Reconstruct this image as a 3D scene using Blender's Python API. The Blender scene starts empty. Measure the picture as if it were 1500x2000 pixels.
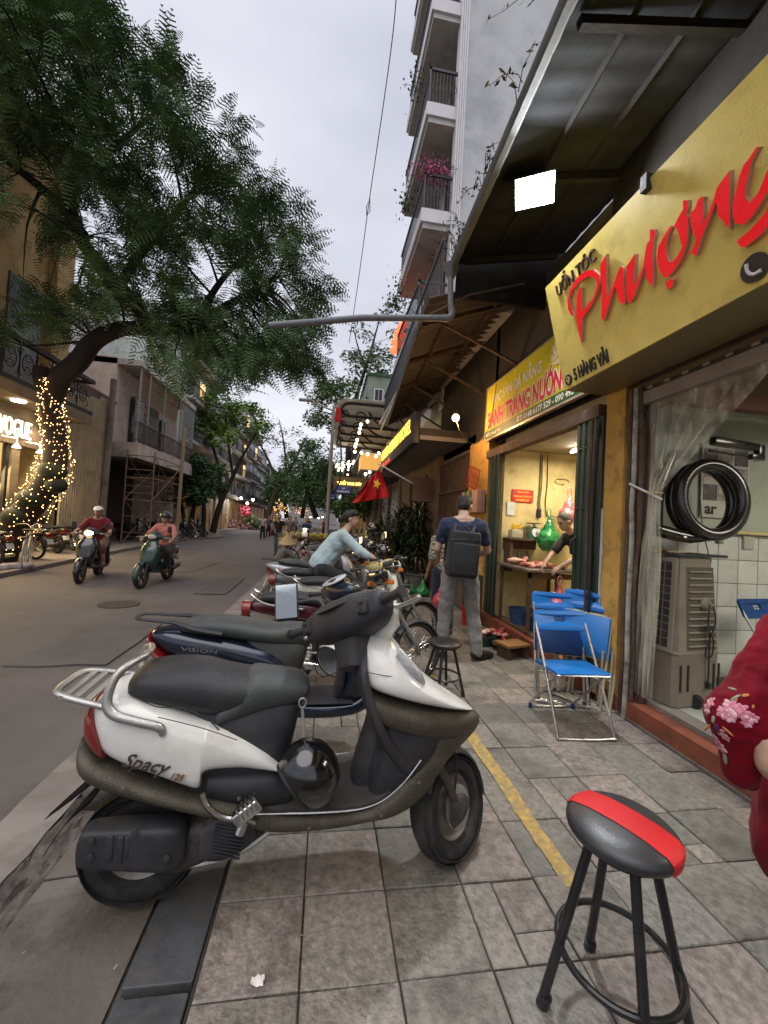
import bpy, math, random
import numpy as np
from mathutils import Matrix, Vector
from mathutils.geometry import tessellate_polygon
random.seed(7); RNG = np.random.RandomState(11)
scene = bpy.context.scene
COL = scene.collection
F_PX, CX, CY, EYE = 775.0, 750.0, 1000.0, 1.5
_d1 = np.array([635-CX, -(1015-CY), -F_PX]); _d1 /= np.linalg.norm(_d1)
_up = np.cross(np.array([1, -0.055, 0.]), _d1); _up /= np.linalg.norm(_up)
if _up[1] < 0: _up = -_up
_xr = np.cross(_d1, _up)
CM = np.array([_xr, _d1, _up])          # rows: world = CM @ camera
cam_d = bpy.data.cameras.new('camera'); cam = bpy.data.objects.new('camera', cam_d); COL.objects.link(cam)
cam_d.sensor_fit = 'VERTICAL'; cam_d.sensor_height = 36.0; cam_d.lens = F_PX/2000*36.0
cam_d.clip_start = 0.05; cam_d.clip_end = 2000
m4 = Matrix.Identity(4)
for i in range(3):
    for j in range(3): m4[i][j] = CM[i][j]
m4[2][3] = EYE
cam.matrix_world = m4
scene.camera = cam
world = bpy.data.worlds.new("World"); scene.world = world; world.use_nodes = True
nt = world.node_tree; nt.nodes.clear()
wo = nt.nodes.new('ShaderNodeOutputWorld'); bg = nt.nodes.new('ShaderNodeBackground')
sky = nt.nodes.new('ShaderNodeTexSky'); sky.sky_type = 'NISHITA'; sky.sun_disc = False
SUN_EL, SUN_ROT = math.radians(66), math.radians(215)
sky.sun_elevation = SUN_EL; sky.sun_rotation = SUN_ROT
tc = nt.nodes.new('ShaderNodeTexCoord'); mp = nt.nodes.new('ShaderNodeMapping'); mp.inputs['Scale'].default_value = (1, 1, 2.2)
nz = nt.nodes.new('ShaderNodeTexNoise'); nz.inputs['Scale'].default_value = 1.5; nz.inputs['Detail'].default_value = 4; nz.inputs['Roughness'].default_value = .5
cr = nt.nodes.new('ShaderNodeValToRGB'); cr.color_ramp.elements[0].position = .34; cr.color_ramp.elements[1].position = .70
cr.color_ramp.elements[0].color = (4.1, 4.2, 4.9, 1); cr.color_ramp.elements[1].color = (6.3, 6.35, 6.9, 1)
mx = nt.nodes.new('ShaderNodeMix'); mx.data_type = 'RGBA'; mx.inputs[0].default_value = .94
L = nt.links
L.new(tc.outputs['Generated'], mp.inputs['Vector']); L.new(mp.outputs[0], nz.inputs['Vector']); L.new(nz.outputs['Fac'], cr.inputs[0])
L.new(sky.outputs[0], mx.inputs[6]); L.new(cr.outputs[0], mx.inputs[7]); L.new(mx.outputs[2], bg.inputs['Color'])
bg.inputs['Strength'].default_value = 0.1
L.new(bg.outputs[0], wo.inputs[0])
sl = bpy.data.lights.new('sun', 'SUN'); sl.energy = 1.3; sl.angle = math.radians(60); sl.color = (1, .96, .92)
so = bpy.data.objects.new('sun', sl); COL.objects.link(so)
_sd = Vector((math.sin(SUN_ROT)*math.cos(SUN_EL), math.cos(SUN_ROT)*math.cos(SUN_EL), math.sin(SUN_EL)))
so.rotation_euler = _sd.to_track_quat('Z', 'Y').to_euler()
scene.view_settings.view_transform = 'Standard'; scene.view_settings.look = 'None'
scene.view_settings.exposure = 0.6; scene.view_settings.gamma = 1; scene.view_settings.use_curve_mapping = False
scene.render.engine = 'CYCLES'
scene.cycles.max_bounces = 6; scene.cycles.diffuse_bounces = 3; scene.cycles.glossy_bounces = 3
scene.cycles.transparent_max_bounces = 12; scene.cycles.transmission_bounces = 4
scene.cycles.sample_clamp_indirect = 4.0; scene.cycles.caustics_reflective = False; scene.cycles.caustics_refractive = False
scene.cycles.use_denoising = True
def ray(px, py): return CM @ np.array([px-CX, -(py-CY), -F_PX])
def onZ(px, py, z=0.):
    r = ray(px, py); return np.array([0, 0, EYE]) + r*((z-EYE)/r[2])
def onX(px, py, X):
    r = ray(px, py); return np.array([0, 0, EYE]) + r*(X/r[0])
def onY(px, py, Y):
    r = ray(px, py); return np.array([0, 0, EYE]) + r*(Y/r[1])
MATS = {}
def mat(name, col=(.5, .5, .5), rough=.6, metal=0., var=.18, scale=6., bump=.15, bscale=80., dirt=None, spec=.5,
        coat=0., rand=0., emit=None, alpha=1., trans=0., dscale=3., stretch=(1, 1, 1), sheen=0., ior=1.45, rvar=.1):
    if name in MATS: return MATS[name]
    m = bpy.data.materials.new(name); m.use_nodes = True; MATS[name] = m
    t = m.node_tree; N = t.nodes; K = t.links; b = N['Principled BSDF']
    b.inputs['Metallic'].default_value = metal
    b.inputs['Specular IOR Level'].default_value = spec; b.inputs['IOR'].default_value = ior
    b.inputs['Coat Weight'].default_value = coat; b.inputs['Coat Roughness'].default_value = .08
    b.inputs['Alpha'].default_value = alpha; b.inputs['Transmission Weight'].default_value = trans
    b.inputs['Sheen Weight'].default_value = sheen
    tcn = N.new('ShaderNodeTexCoord'); mpn = N.new('ShaderNodeMapping'); mpn.inputs['Scale'].default_value = stretch
    oi = N.new('ShaderNodeObjectInfo'); vm = N.new('ShaderNodeVectorMath'); vm.operation = 'MULTIPLY_ADD'
    cmb = N.new('ShaderNodeCombineXYZ')
    for k in range(3): K.new(oi.outputs['Random'], cmb.inputs[k])
    vm.inputs[1].default_value = (37, 53, 19)
    K.new(cmb.outputs[0], vm.inputs[0]); K.new(tcn.outputs['Object'], vm.inputs[2])
    K.new(vm.outputs[0], mpn.inputs['Vector'])
    n1 = N.new('ShaderNodeTexNoise'); n1.inputs['Scale'].default_value = scale; n1.inputs['Detail'].default_value = 6; n1.inputs['Roughness'].default_value = .6
    K.new(mpn.outputs[0], n1.inputs['Vector'])
    r = N.new('ShaderNodeMapRange'); r.inputs[1].default_value = .3; r.inputs[2].default_value = .7
    r.inputs[3].default_value = 1-var; r.inputs[4].default_value = 1+var
    K.new(n1.outputs['Fac'], r.inputs[0])
    val = r.outputs[0]
    if rand:
        rr = N.new('ShaderNodeMapRange'); rr.inputs[3].default_value = 1-rand; rr.inputs[4].default_value = 1+rand
        K.new(oi.outputs['Random'], rr.inputs[0])
        mm = N.new('ShaderNodeMath'); mm.operation = 'MULTIPLY'; K.new(val, mm.inputs[0]); K.new(rr.outputs[0], mm.inputs[1]); val = mm.outputs[0]
    vs = N.new('ShaderNodeVectorMath'); vs.operation = 'SCALE'; vs.inputs[0].default_value = col[:3]
    K.new(val, vs.inputs['Scale']); out = vs.outputs[0]
    if dirt:
        n2 = N.new('ShaderNodeTexNoise'); n2.inputs['Scale'].default_value = dscale; n2.inputs['Detail'].default_value = 8; n2.inputs['Roughness'].default_value = .7
        K.new(mpn.outputs[0], n2.inputs['Vector'])
        r2 = N.new('ShaderNodeMapRange'); r2.inputs[1].default_value = .5; r2.inputs[2].default_value = .68; r2.inputs[4].default_value = dirt[1]
        K.new(n2.outputs['Fac'], r2.inputs[0])
        dm = N.new('ShaderNodeMix'); dm.data_type = 'RGBA'; K.new(r2.outputs[0], dm.inputs[0]); K.new(out, dm.inputs[6])
        dm.inputs[7].default_value = (*dirt[0], 1); out = dm.outputs[2]
    K.new(out, b.inputs['Base Color'])
    rm = N.new('ShaderNodeMapRange'); rm.inputs[1].default_value = .3; rm.inputs[2].default_value = .7
    rm.inputs[3].default_value = max(.02, rough-rvar*rough); rm.inputs[4].default_value = min(1, rough+rvar)
    K.new(n1.outputs['Fac'], rm.inputs[0]); K.new(rm.outputs[0], b.inputs['Roughness'])
    if bump:
        n3 = N.new('ShaderNodeTexNoise'); n3.inputs['Scale'].default_value = bscale; n3.inputs['Detail'].default_value = 4
        K.new(mpn.outputs[0], n3.inputs['Vector'])
        bp = N.new('ShaderNodeBump'); bp.inputs['Strength'].default_value = bump; bp.inputs['Distance'].default_value = .01
        K.new(n3.outputs['Fac'], bp.inputs['Height']); K.new(bp.outputs[0], b.inputs['Normal'])
    if emit:
        b.inputs['Emission Color'].default_value = (*emit[0], 1); b.inputs['Emission Strength'].default_value = emit[1]
    return m
def glow(name, col, s):
    if name in MATS: return MATS[name]
    m = bpy.data.materials.new(name); m.use_nodes = True; MATS[name] = m
    b = m.node_tree.nodes['Principled BSDF']; b.inputs['Base Color'].default_value = (*[min(1, c) for c in col], 1)
    b.inputs['Emission Color'].default_value = (*col, 1); b.inputs['Emission Strength'].default_value = s
    return m
def link(o): COL.objects.link(o); return o
def tag(o, label=None, cat=None, group=None, kind=None):
    if label: o['label'] = label
    if cat: o['category'] = cat
    if group: o['group'] = group
    if kind: o['kind'] = kind
    return o
EM = {}
def thing(name, label, cat, loc=(0, 0, 0), rz=0., group=None, kind=None):
    o = bpy.data.objects.new(name, None); link(o); o.empty_display_size = .1
    o.location = [float(a) for a in loc]; o.rotation_euler = (0, 0, rz)
    EM[o.name] = Matrix.Translation(Vector([float(a) for a in loc])) @ Matrix.Rotation(rz, 4, 'Z')
    return tag(o, label, cat, group, kind)
def rot(ax, a):
    c, s = math.cos(a), math.sin(a)
    return {'x': np.array([[1, 0, 0], [0, c, -s], [0, s, c]]), 'y': np.array([[c, 0, s], [0, 1, 0], [-s, 0, c]]), 'z': np.array([[c, -s, 0], [s, c, 0], [0, 0, 1]])}[ax]
def aim(d):
    """rotation whose z column points along d"""
    d = np.asarray(d, float); d = d/np.linalg.norm(d)
    a = np.array([0, 0, 1.]) if abs(d[2]) < .95 else np.array([1., 0, 0])
    x = np.cross(a, d); x /= np.linalg.norm(x); y = np.cross(d, x)
    return np.array([x, y, d]).T
def catmull(P, sub):
    P = np.asarray(P, float); n = len(P)
    if n < 3 or sub < 2: return P
    out = []
    for i in range(n-1):
        p0, p1, p2, p3 = P[max(i-1, 0)], P[i], P[i+1], P[min(i+2, n-1)]
        for k in range(sub):
            t = k/sub
            out.append(.5*((2*p1)+(-p0+p2)*t+(2*p0-5*p1+4*p2-p3)*t*t+(-p0+3*p1-3*p2+p3)*t**3))
    out.append(P[-1]); return np.array(out)
class MB:
    def __init__(s): s.v = []; s.f = []; s.m = []; s.n = 0
    def add(s, v, f, mi=0):
        v = np.asarray(v, float); s.v.append(v)
        for q in f: s.f.append([a+s.n for a in q]); s.m.append(mi)
        s.n += len(v); return s
    def box(s, c, sz, R=None, mi=0):
        h = np.array(sz, float)/2
        v = np.array([[x, y, z] for z in (-1, 1) for x, y in ((-1, -1), (1, -1), (1, 1), (-1, 1))])*h
        if R is not None: v = v @ np.asarray(R).T
        return s.add(v+np.asarray(c, float), [(3, 2, 1, 0), (4, 5, 6, 7), (0, 1, 5, 4), (1, 2, 6, 5), (2, 3, 7, 6), (3, 0, 4, 7)], mi)
    def bb(s, lo, hi, mi=0):
        lo = np.array(lo, float); hi = np.array(hi, float); return s.box((lo+hi)/2, hi-lo, None, mi)
    def rings(s, R, caps=True, closed=False, mi=0, flip=False):
        R = [np.asarray(r, float) for r in R]; n = len(R[0]); f = []
        for i in range(len(R)-(0 if closed else 1)):
            a = i*n; b = ((i+1) % len(R))*n
            for k in range(n):
                q = (a+k, a+(k+1) % n, b+(k+1) % n, b+k); f.append(q[::-1] if flip else q)
        if caps and not closed:
            c0 = tuple(range(n))[::-1]; c1 = tuple((len(R)-1)*n+k for k in range(n))
            f += [c0[::-1] if flip else c0, c1[::-1] if flip else c1]
        return s.add(np.concatenate(R), f, mi)
    def rbox(s, c, sz, r=.01, R=None, mi=0, seg=2):
        hx, hy, hz = np.array(sz, float)/2; r = min(r, hx*.99, hy*.99, hz*.99)
        def ring(z, i):
            o = []
            for (sx, sy, a0) in ((1, 1, 0), (-1, 1, 90), (-1, -1, 180), (1, -1, 270)):
                for k in range(seg+1):
                    a = math.radians(a0+90*k/seg); rr = r-i
                    o.append((sx*(hx-r)+rr*math.cos(a), sy*(hy-r)+rr*math.sin(a), z))
            return np.array(o)
        rs = [ring(-hz, r), ring(-hz, r*.5) , ring(-hz+r*.35, r*.12), ring(-hz+r, 0), ring(hz-r, 0), ring(hz-r*.35, r*.12), ring(hz, r*.5), ring(hz, r)]
        rs = [rs[1], rs[2], rs[3], rs[4], rs[5], rs[6]]
        if R is not None: rs = [q @ np.asarray(R).T for q in rs]
        return s.rings([q+np.asarray(c, float) for q in rs], mi=mi)
    def tube(s, P, r, n=8, closed=False, sub=1, mi=0, sx=1., caps=True):
        P = np.asarray(P, float)
        if np.isscalar(r): r = np.full(len(P), float(r))
        r = np.asarray(r, float)
        if sub > 1 and not closed:
            r = catmull(r[:, None], sub)[:, 0]; P = catmull(P, sub)
        m = len(P); T = np.zeros_like(P)
        for i in range(m):
            a = P[(i-1) % m] if (closed or i > 0) else P[i]; b = P[(i+1) % m] if (closed or i < m-1) else P[i]
            T[i] = b-a; T[i] /= max(np.linalg.norm(T[i]), 1e-9)
        u = np.cross(T[0], [0, 0, 1.]);
        if np.linalg.norm(u) < .1: u = np.cross(T[0], [1., 0, 0])
        u /= np.linalg.norm(u); rs = []
        an = np.arange(n)*2*math.pi/n
        for i in range(m):
            u = u-T[i]*np.dot(u, T[i]); u /= max(np.linalg.norm(u), 1e-9); w = np.cross(T[i], u)
            rs.append(P[i]+r[i]*(np.cos(an)[:, None]*u*sx+np.sin(an)[:, None]*w))
        return s.rings(rs, caps=caps, closed=closed, mi=mi)
    def lathe(s, prof, c=(0, 0, 0), R=None, n=24, mi=0, closed=False):
        an = np.arange(n)*2*math.pi/n; rs = []
        for (r, z) in prof:
            q = np.stack([r*np.cos(an), r*np.sin(an), np.full(n, float(z))], 1)
            if R is not None: q = q @ np.asarray(R).T
            rs.append(q+np.asarray(c, float))
        return s.rings(rs, caps=not closed, closed=closed, mi=mi)
    def ell(s, c, rad, R=None, n=14, m=8, mi=0):
        pr = []
        rs = []
        for i in range(m+1):
            a = -math.pi/2+math.pi*(i+.02*(i == 0)-.02*(i == m))/m
            an = np.arange(n)*2*math.pi/n
            q = np.stack([math.cos(a)*np.cos(an), math.cos(a)*np.sin(an), np.full(n, math.sin(a))], 1)*np.array(rad)
            if R is not None: q = q @ np.asarray(R).T
            rs.append(q+np.asarray(c, float))
        return s.rings(rs, mi=mi)
    def prof(s, st, N=20, sub=4, mi=0, T=None):
        """stations: (xa,za, xb,zb, halfwidth[, exponent[, yoff]]) silhouette bottom / top point in the x-z plane"""
        S = np.array([[*q[:5], q[5] if len(q) > 5 else 2.6, q[6] if len(q) > 6 else 0.] for q in st], float)
        S = catmull(S, sub); an = np.arange(N)*2*math.pi/N; rs = []
        ca, sa = np.cos(an), np.sin(an)
        for q in S:
            a = q[:2]; b = q[2:4]; n_ = max(q[5], 1.)
            u = np.sign(sa)*np.abs(sa)**(2/n_); y = np.sign(ca)*np.abs(ca)**(2/n_)*max(q[4], .002)
            mid = (a+b)/2; hv = (b-a)/2
            p = np.stack([mid[0]+hv[0]*u, q[6]+y, mid[1]+hv[1]*u], 1); rs.append(p)
        if T is not None: rs = [T(p) for p in rs]
        return s.rings(rs, mi=mi)
    def poly(s, P3, nrm, th, mi=0, smi=None):
        """flat outline (3d points) extruded by th along nrm"""
        P3 = np.asarray(P3, float); n = len(P3); nv = np.asarray(nrm, float)*th
        tris = tessellate_polygon([[Vector(p) for p in P3]])
        v = np.concatenate([P3, P3+nv]); f = []
        A = sum((np.cross(P3[i], P3[(i+1) % n]) for i in range(n)), np.zeros(3)); ccw = np.dot(A, nv) > 0
        s.add(v, [], 0); base = s.n-2*n
        for t_ in tris:
            a, b, c = t_
            no = np.cross(P3[b]-P3[a], P3[c]-P3[a])
            if np.dot(no, nv) < 0: a, b, c = a, c, b
            s.f.append([base+n+a, base+n+b, base+n+c]); s.m.append(mi)
            s.f.append([base+c, base+b, base+a]); s.m.append(mi)
        for i in range(n):
            j = (i+1) % n; q = [base+i, base+j, base+n+j, base+n+i]
            s.f.append(q if ccw else q[::-1]); s.m.append(mi if smi is None else smi)
        return s
    def xf(s, M):
        M = np.asarray(M); s.v = [p @ M[:3, :3].T + (M[:3, 3] if M.shape[1] > 3 else 0) for p in s.v]; return s
    def build(s, name, mats, parent=None, world=False, angle=35, kind=None, label=None, flat=False):
        me = bpy.data.meshes.new(name)
        if s.v:
            v = np.concatenate(s.v); me.vertices.add(len(v)); me.vertices.foreach_set('co', v.ravel().astype(np.float32))
            ln = np.array([len(q) for q in s.f], np.int32); me.loops.add(int(ln.sum())); me.polygons.add(len(ln))
            me.loops.foreach_set('vertex_index', np.concatenate([np.array(q, np.int32) for q in s.f]) if len(s.f) else np.array([], np.int32))
            me.polygons.foreach_set('loop_start', np.concatenate([[0], np.cumsum(ln)[:-1]]).astype(np.int32))
            me.polygons.foreach_set('material_index', np.array(s.m, np.int32))
            me.update(calc_edges=True)
        return finish(me, name, mats, parent, world, angle, kind, label, flat)
def finish(me, name, mats, parent=None, world=False, angle=35, kind=None, label=None, flat=False):
    me.validate()
    for m_ in (mats if isinstance(mats, (list, tuple)) else [mats]): me.materials.append(m_)
    me.polygons.foreach_set('use_smooth', np.full(len(me.polygons), not flat))
    if not flat:
        try: me.set_sharp_from_angle(angle=math.radians(angle))
        except Exception: pass
    o = bpy.data.objects.new(name, me); link(o)
    if parent is not None:
        o.parent = parent
        if world: o.matrix_parent_inverse = EM.get(parent.name, Matrix.Identity(4)).inverted()
    EM[o.name] = (Matrix.Identity(4) if world or parent is None else EM.get(parent.name, Matrix.Identity(4)))
    if kind: o['kind'] = kind
    if label: o['label'] = label
    return o
def raw(name, v, quads, mats, parent=None, world=False, **k):
    """fast path: arrays of verts and of equal-size faces"""
    me = bpy.data.meshes.new(name); v = np.asarray(v, np.float32); q = np.asarray(quads, np.int32)
    me.vertices.add(len(v)); me.vertices.foreach_set('co', v.ravel()); me.loops.add(q.size); me.polygons.add(len(q))
    me.loops.foreach_set('vertex_index', q.ravel()); me.polygons.foreach_set('loop_start', (np.arange(len(q))*q.shape[1]).astype(np.int32))
    me.update(calc_edges=True)
    return finish(me, name, mats, parent, world, flat=k.pop('flat', True), **k)
def copy_tree(o, parent=None, loc=None, rz=None, label=None, group=None):
    c = o.copy(); link(c)
    if parent is not None: c.parent = parent
    if loc is not None: c.location = [float(a) for a in loc]
    if rz is not None: c.rotation_euler = (0, 0, rz)
    if label: c['label'] = label
    if group: c['group'] = group
    for ch in [q for q in KIDS(o)]: copy_tree(ch, c)
    return c
def KIDS(o): return [q for q in COL.objects if q.parent == o]
def dup(root, loc, rz, label, group=None):
    sub = {}
    for q in COL.objects:
        if q.parent is not None: sub.setdefault(q.parent.name, []).append(q)
    def rec(o, par):
        c = o.copy(); link(c)
        if par is not None: c.parent = par
        for ch in sub.get(o.name, []): rec(ch, c)
        return c
    r = rec(root, None); r.location = [float(a) for a in loc]; r.rotation_euler = (0, 0, rz); r['label'] = label
    if group: r['group'] = group
    return r
def text(s, size, mat_, origin, right, up, depth=.01, name='lettering', parent=None, align='LEFT', shear=0., bold=0., fit=None, mats=None, world=True, kind=None):
    """lettering as a mesh; origin/right/up place its baseline frame in the world"""
    cu = bpy.data.curves.new('t', 'FONT'); cu.body = s; cu.size = size; cu.extrude = depth/2; cu.align_x = align; cu.shear = shear; cu.offset = bold; cu.resolution_u = 3
    ob = bpy.data.objects.new('t', cu); link(ob); dg = bpy.context.evaluated_depsgraph_get(); dg.update()
    me = bpy.data.meshes.new_from_object(ob.evaluated_get(dg)); bpy.data.objects.remove(ob); bpy.data.curves.remove(cu)
    n = len(me.vertices); v = np.zeros(n*3); me.vertices.foreach_get('co', v); v = v.reshape(-1, 3)
    if n and fit:
        w = v[:, 0].max()-v[:, 0].min(); v[:, 0] = (v[:, 0]-v[:, 0].min())*(fit[0]/w)
        if len(fit) > 1: hh = v[:, 1].max()-v[:, 1].min(); v[:, 1] = (v[:, 1]-v[:, 1].min())*(fit[1]/hh)
    r = np.array(right, float); r /= np.linalg.norm(r); u = np.array(up, float); u = u-r*np.dot(u, r); u /= np.linalg.norm(u); w_ = np.cross(r, u)
    v = np.asarray(origin, float)+v[:, :1]*r+v[:, 1:2]*u+v[:, 2:3]*w_
    me.vertices.foreach_set('co', v.ravel().astype(np.float32)); me.update(); me.materials.clear()
    return finish(me, name, mat_, parent, world, flat=True, kind=kind)
def lerp(a, b, t): return np.asarray(a, float)*(1-t)+np.asarray(b, float)*t
def lamp(name, typ, loc, energy, col=(1, 1, 1), size=.1, to=None, sy=None, spot=None):
    l = bpy.data.lights.new(name, typ); l.energy = energy; l.color = col
    if typ == 'AREA':
        l.size = size
        if sy: l.shape = 'RECTANGLE'; l.size_y = sy
    elif typ in ('POINT', 'SPOT'): l.shadow_soft_size = size
    if spot: l.spot_size = spot; l.spot_blend = .6
    o = bpy.data.objects.new(name, l); link(o); o.location = [float(a) for a in loc]
    if to is not None: o.rotation_euler = (Vector(loc)-Vector(to)).to_track_quat('Z', 'Y').to_euler()
    return o
# ================================================================ common materials
asphalt = mat('asphalt', (.108, .095, .090), .8, var=.2, scale=1.3, bump=.8, bscale=170, dirt=((.15, .134, .124), .6), dscale=.8)
concrete = mat('concrete', (.20, .175, .155), .85, var=.25, scale=3, bump=.4, bscale=60, dirt=((.07, .06, .05), .7), dscale=2.2)
concrete_dk = mat('concrete dark', (.125, .108, .094), .85, var=.3, scale=2.5, bump=.5, bscale=45, dirt=((.05, .043, .036), .8), dscale=3)
basalt = mat('basalt', (.062, .064, .068), .62, var=.3, scale=9, bump=.3, bscale=40, dirt=((.11, .10, .09), .5), dscale=6, rand=.15)
granite = mat('paving stone', (.215, .192, .163), .5, var=.38, scale=34, bump=.7, bscale=70, dirt=((.075, .064, .055), .85), dscale=3.4, rand=.20)
granite_p = mat('paving stone pinkish', (.225, .19, .165), .5, var=.42, scale=30, bump=.7, bscale=70, dirt=((.088, .078, .066), .85), dscale=5, rand=.18)
granite_g = mat('paving stone greenish', (.190, .178, .155), .45, var=.4, scale=32, bump=.7, bscale=70, dirt=((.066, .058, .05), .8), dscale=4, rand=.2)
joint = mat('joint dirt', (.045, .038, .032), .95, var=.3, scale=30, bump=.6, bscale=90)
yellow_paint = None
g = MB(); g.add([(-700, -60, -.24), (700, -60, -.24), (700, 900, -.24), (-700, 900, -.24)], [(0, 1, 2, 3)])
ground = g.build('ground', concrete_dk, flat=True); ground['kind'] = 'structure'
ys = np.concatenate([np.linspace(-8, 40, 60), np.linspace(46, 400, 30)]); xs = np.linspace(-13, -1.48, 24)
V = [];
for y in ys:
    for x in xs:
        t = (x+6.5)/5.2; V.append((x, y, -.085-.03*min(1, t*t)+RNG.uniform(-.0015, .0015)))
nx = len(xs); Q = [(j*nx+i, j*nx+i+1, (j+1)*nx+i+1, (j+1)*nx+i) for j in range(len(ys)-1) for i in range(nx-1)]
road = raw('road', V, Q, asphalt, flat=False); road['kind'] = 'structure'
g = MB(); g.bb((-.33, -3, -.235), (2.62, 60, -.012)); pave = g.build('pavement', joint, flat=True); pave['kind'] = 'structure'
TS = .3255
def tile_mesh(w, d, seed):
    r = np.random.RandomState(seed); h = .03; c = .004
    def ring(i, z): return np.array([(-w/2+i, -d/2+i, z), (w/2-i, -d/2+i, z), (w/2-i, d/2-i, z), (-w/2+i, d/2-i, z)])+r.uniform(-.0012, .0012, (4, 3))
    b = MB(); b.rings([ring(0, -h), ring(0, -c), ring(c, 0)]); return b
tmesh = {}
for mi, mm in enumerate((granite, granite_p, granite_g)):
    for k in range(3):
        o = tile_mesh(TS-.0055, TS-.0055, k).build('paving_tile', mm, flat=True); tmesh[(mi, k)] = o.data
        bpy.data.objects.remove(o)
half = [o for o in ()]
hm = {}
def one_tile(x, y, w, d, mi, dz):
    if abs(w-TS) < 1e-3 and abs(d-TS) < 1e-3: me = tmesh[(mi, random.randint(0, 2))]
    else:
        key = (round(w, 3), round(d, 3), mi)
        if key not in hm:
            o = tile_mesh(w-.008, d-.008, 5).build('paving_tile', (granite, granite_p, granite_g)[mi], flat=True); hm[key] = o.data; bpy.data.objects.remove(o)
        me = hm[key]
    o = bpy.data.objects.new('paving_tile', me); link(o); o.parent = pave
    o.location = (x, y, dz); o.rotation_euler = (random.uniform(-.003, .003), random.uniform(-.003, .003), random.uniform(-.004, .004) + (math.pi/2*random.randint(0, 3) if w == d else 0))
Y0 = 1.3145-2*TS; ntile = 0
for j in range(26):
    for i in range(9):
        x = -.32+TS*(i+.5); y = Y0+TS*(j+.5); w = TS
        if (i, j) in ((3, 2), (5, 4), (1, 7), (6, 3), (4, 9), (2, 5)):
            cut = .62 if j % 2 else .40; m1 = random.randint(0, 2)
            one_tile(x-TS/2+TS*cut/2, y, TS*cut, TS, 0, -.002); one_tile(x+TS/2-TS*(1-cut)/2, y+TS*.17, TS*(1-cut), TS*.66, m1, -.004); one_tile(x+TS/2-TS*(1-cut)/2, y-TS*.33, TS*(1-cut), TS*.34, 0, .0); continue
        if i == 8: w = 2.535-(-.32+8*TS); x = -.32+8*TS+w/2
        mi = random.choices((0, 1, 2), ((6, 2, 2) if i < 5 else (3, 5, 4)))[0]
        one_tile(x, y, w, TS, mi, random.uniform(-.003, .002)); ntile += 1
b = MB()
for j in range(26, 60):
    for i in range(9):
        x = -.32+TS*(i+.5); y = Y0+TS*(j+.5); b.box((x, y, -.014+random.uniform(-.002, .001)), (TS-.01, TS-.01, .026))
b.build('far_paving', granite, pave, flat=True, kind='stuff')
y = .2; k = 0
bs = [(.2, 1.36), (1.375, 2.36), (2.37, 3.35), (3.36, 4.35), (4.36, 5.35), (5.36, 6.6), (6.61, 8), (8.01, 9.4), (9.41, 11), (11.01, 13)]
for (a, c) in bs:
    g = MB(); g.rbox((-.44, (a+c)/2, -.045), (.215, c-a-.012, .08), .008, R=rot('z', random.uniform(-.006, .006))); g.build('kerb_slab', basalt, pave)
apron = thing('gutter_apron', None, None, (-.8, 0, 0)); apron['kind'] = 'structure'
for (a, c) in ((-.6, .9), (.915, 1.86), (1.87, 3.3), (3.31, 4.8), (4.81, 6.5), (6.51, 8.5), (8.51, 12), (12.01, 20)):
    g = MB(); n = 7; yy = np.linspace(a, c, max(4, int((c-a)/.25))); xx = np.linspace(-1.06, -.565, n)
    v = [(x_+(RNG.uniform(-.012, .012) if x_ < -1.05 else 0), y_, -.06+(x_+1.06)*.085+RNG.uniform(-.002, .002)) for y_ in yy for x_ in xx]
    q = [(j*n+i, j*n+i+1, (j+1)*n+i+1, (j+1)*n+i) for j in range(len(yy)-1) for i in range(n-1)]
    nb = len(v); v += [(v[i][0], v[i][1], -.235) for i in range(nb)]
    ed = [(i) for i in range(n)]; q += [(i+1, i, nb+i, nb+i+1) for i in range(n-1)] + [((len(yy)-1)*n+i, (len(yy)-1)*n+i+1, nb+(len(yy)-1)*n+i+1, nb+(len(yy)-1)*n+i) for i in range(n-1)]
    q += [(j*n, (j+1)*n, nb+(j+1)*n, nb+j*n) for j in range(len(yy)-1)]
    g.add(v, q); g.build('apron_slab', concrete_dk, apron, world=True)
def strip(name, x0, x1, z, amp, m_, seed, ny=170, nxx=9, yr=(-1, 30)):
    r = np.random.RandomState(seed); yy = yr[0]+(yr[1]-yr[0])*np.linspace(0, 1, ny)**1.7; xx = np.linspace(x0, x1, nxx)
    v = [(x_+r.uniform(-.01, .01), y_, z+r.uniform(-amp, amp*.4)+(-.02*math.sin(math.pi*i/(nxx-1)) if amp > .01 else 0)) for y_ in yy for i, x_ in enumerate(xx)]
    q = [(j*nxx+i, j*nxx+i+1, (j+1)*nxx+i+1, (j+1)*nxx+i) for j in range(ny-1) for i in range(nxx-1)]
    o = raw(name, v, q, m_, flat=False); o['kind'] = 'structure'; return o
rough_m = mat('rough gutter', (.10, .085, .073), .95, var=.45, scale=12, bump=1., bscale=35, dirt=((.03, .025, .021), .9), dscale=7)
strip('gutter', -1.24, -1.045, -.077, .023, rough_m, 3, ny=420, nxx=14)
strip('kerb_strip', -1.50, -1.235, -.072, .002, concrete, 4)
strip('gutter_dirt', -.575, -.535, -.035, .01, rough_m, 5, nxx=5)
yp = mat('worn yellow paint', (.40, .27, .08), .7, var=.35, scale=30, bump=.5, bscale=90, dirt=((.19, .17, .145), 1.), dscale=22)
b = MB(); r = np.random.RandomState(9); ny = 60
L_ = np.linspace(1.58, 3.9, ny); v = []
for y_ in L_:
    w = .042+r.uniform(-.006, .006); xo = 1.135+.004*math.sin(y_*9)
    v += [(xo-w, y_, .0035), (xo+w, y_, .0035)]
b.add(v, [(2*i, 2*i+1, 2*i+3, 2*i+2) for i in range(ny-1)]); o = b.build('painted_line', yp, flat=True); o['kind'] = 'structure'
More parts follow.
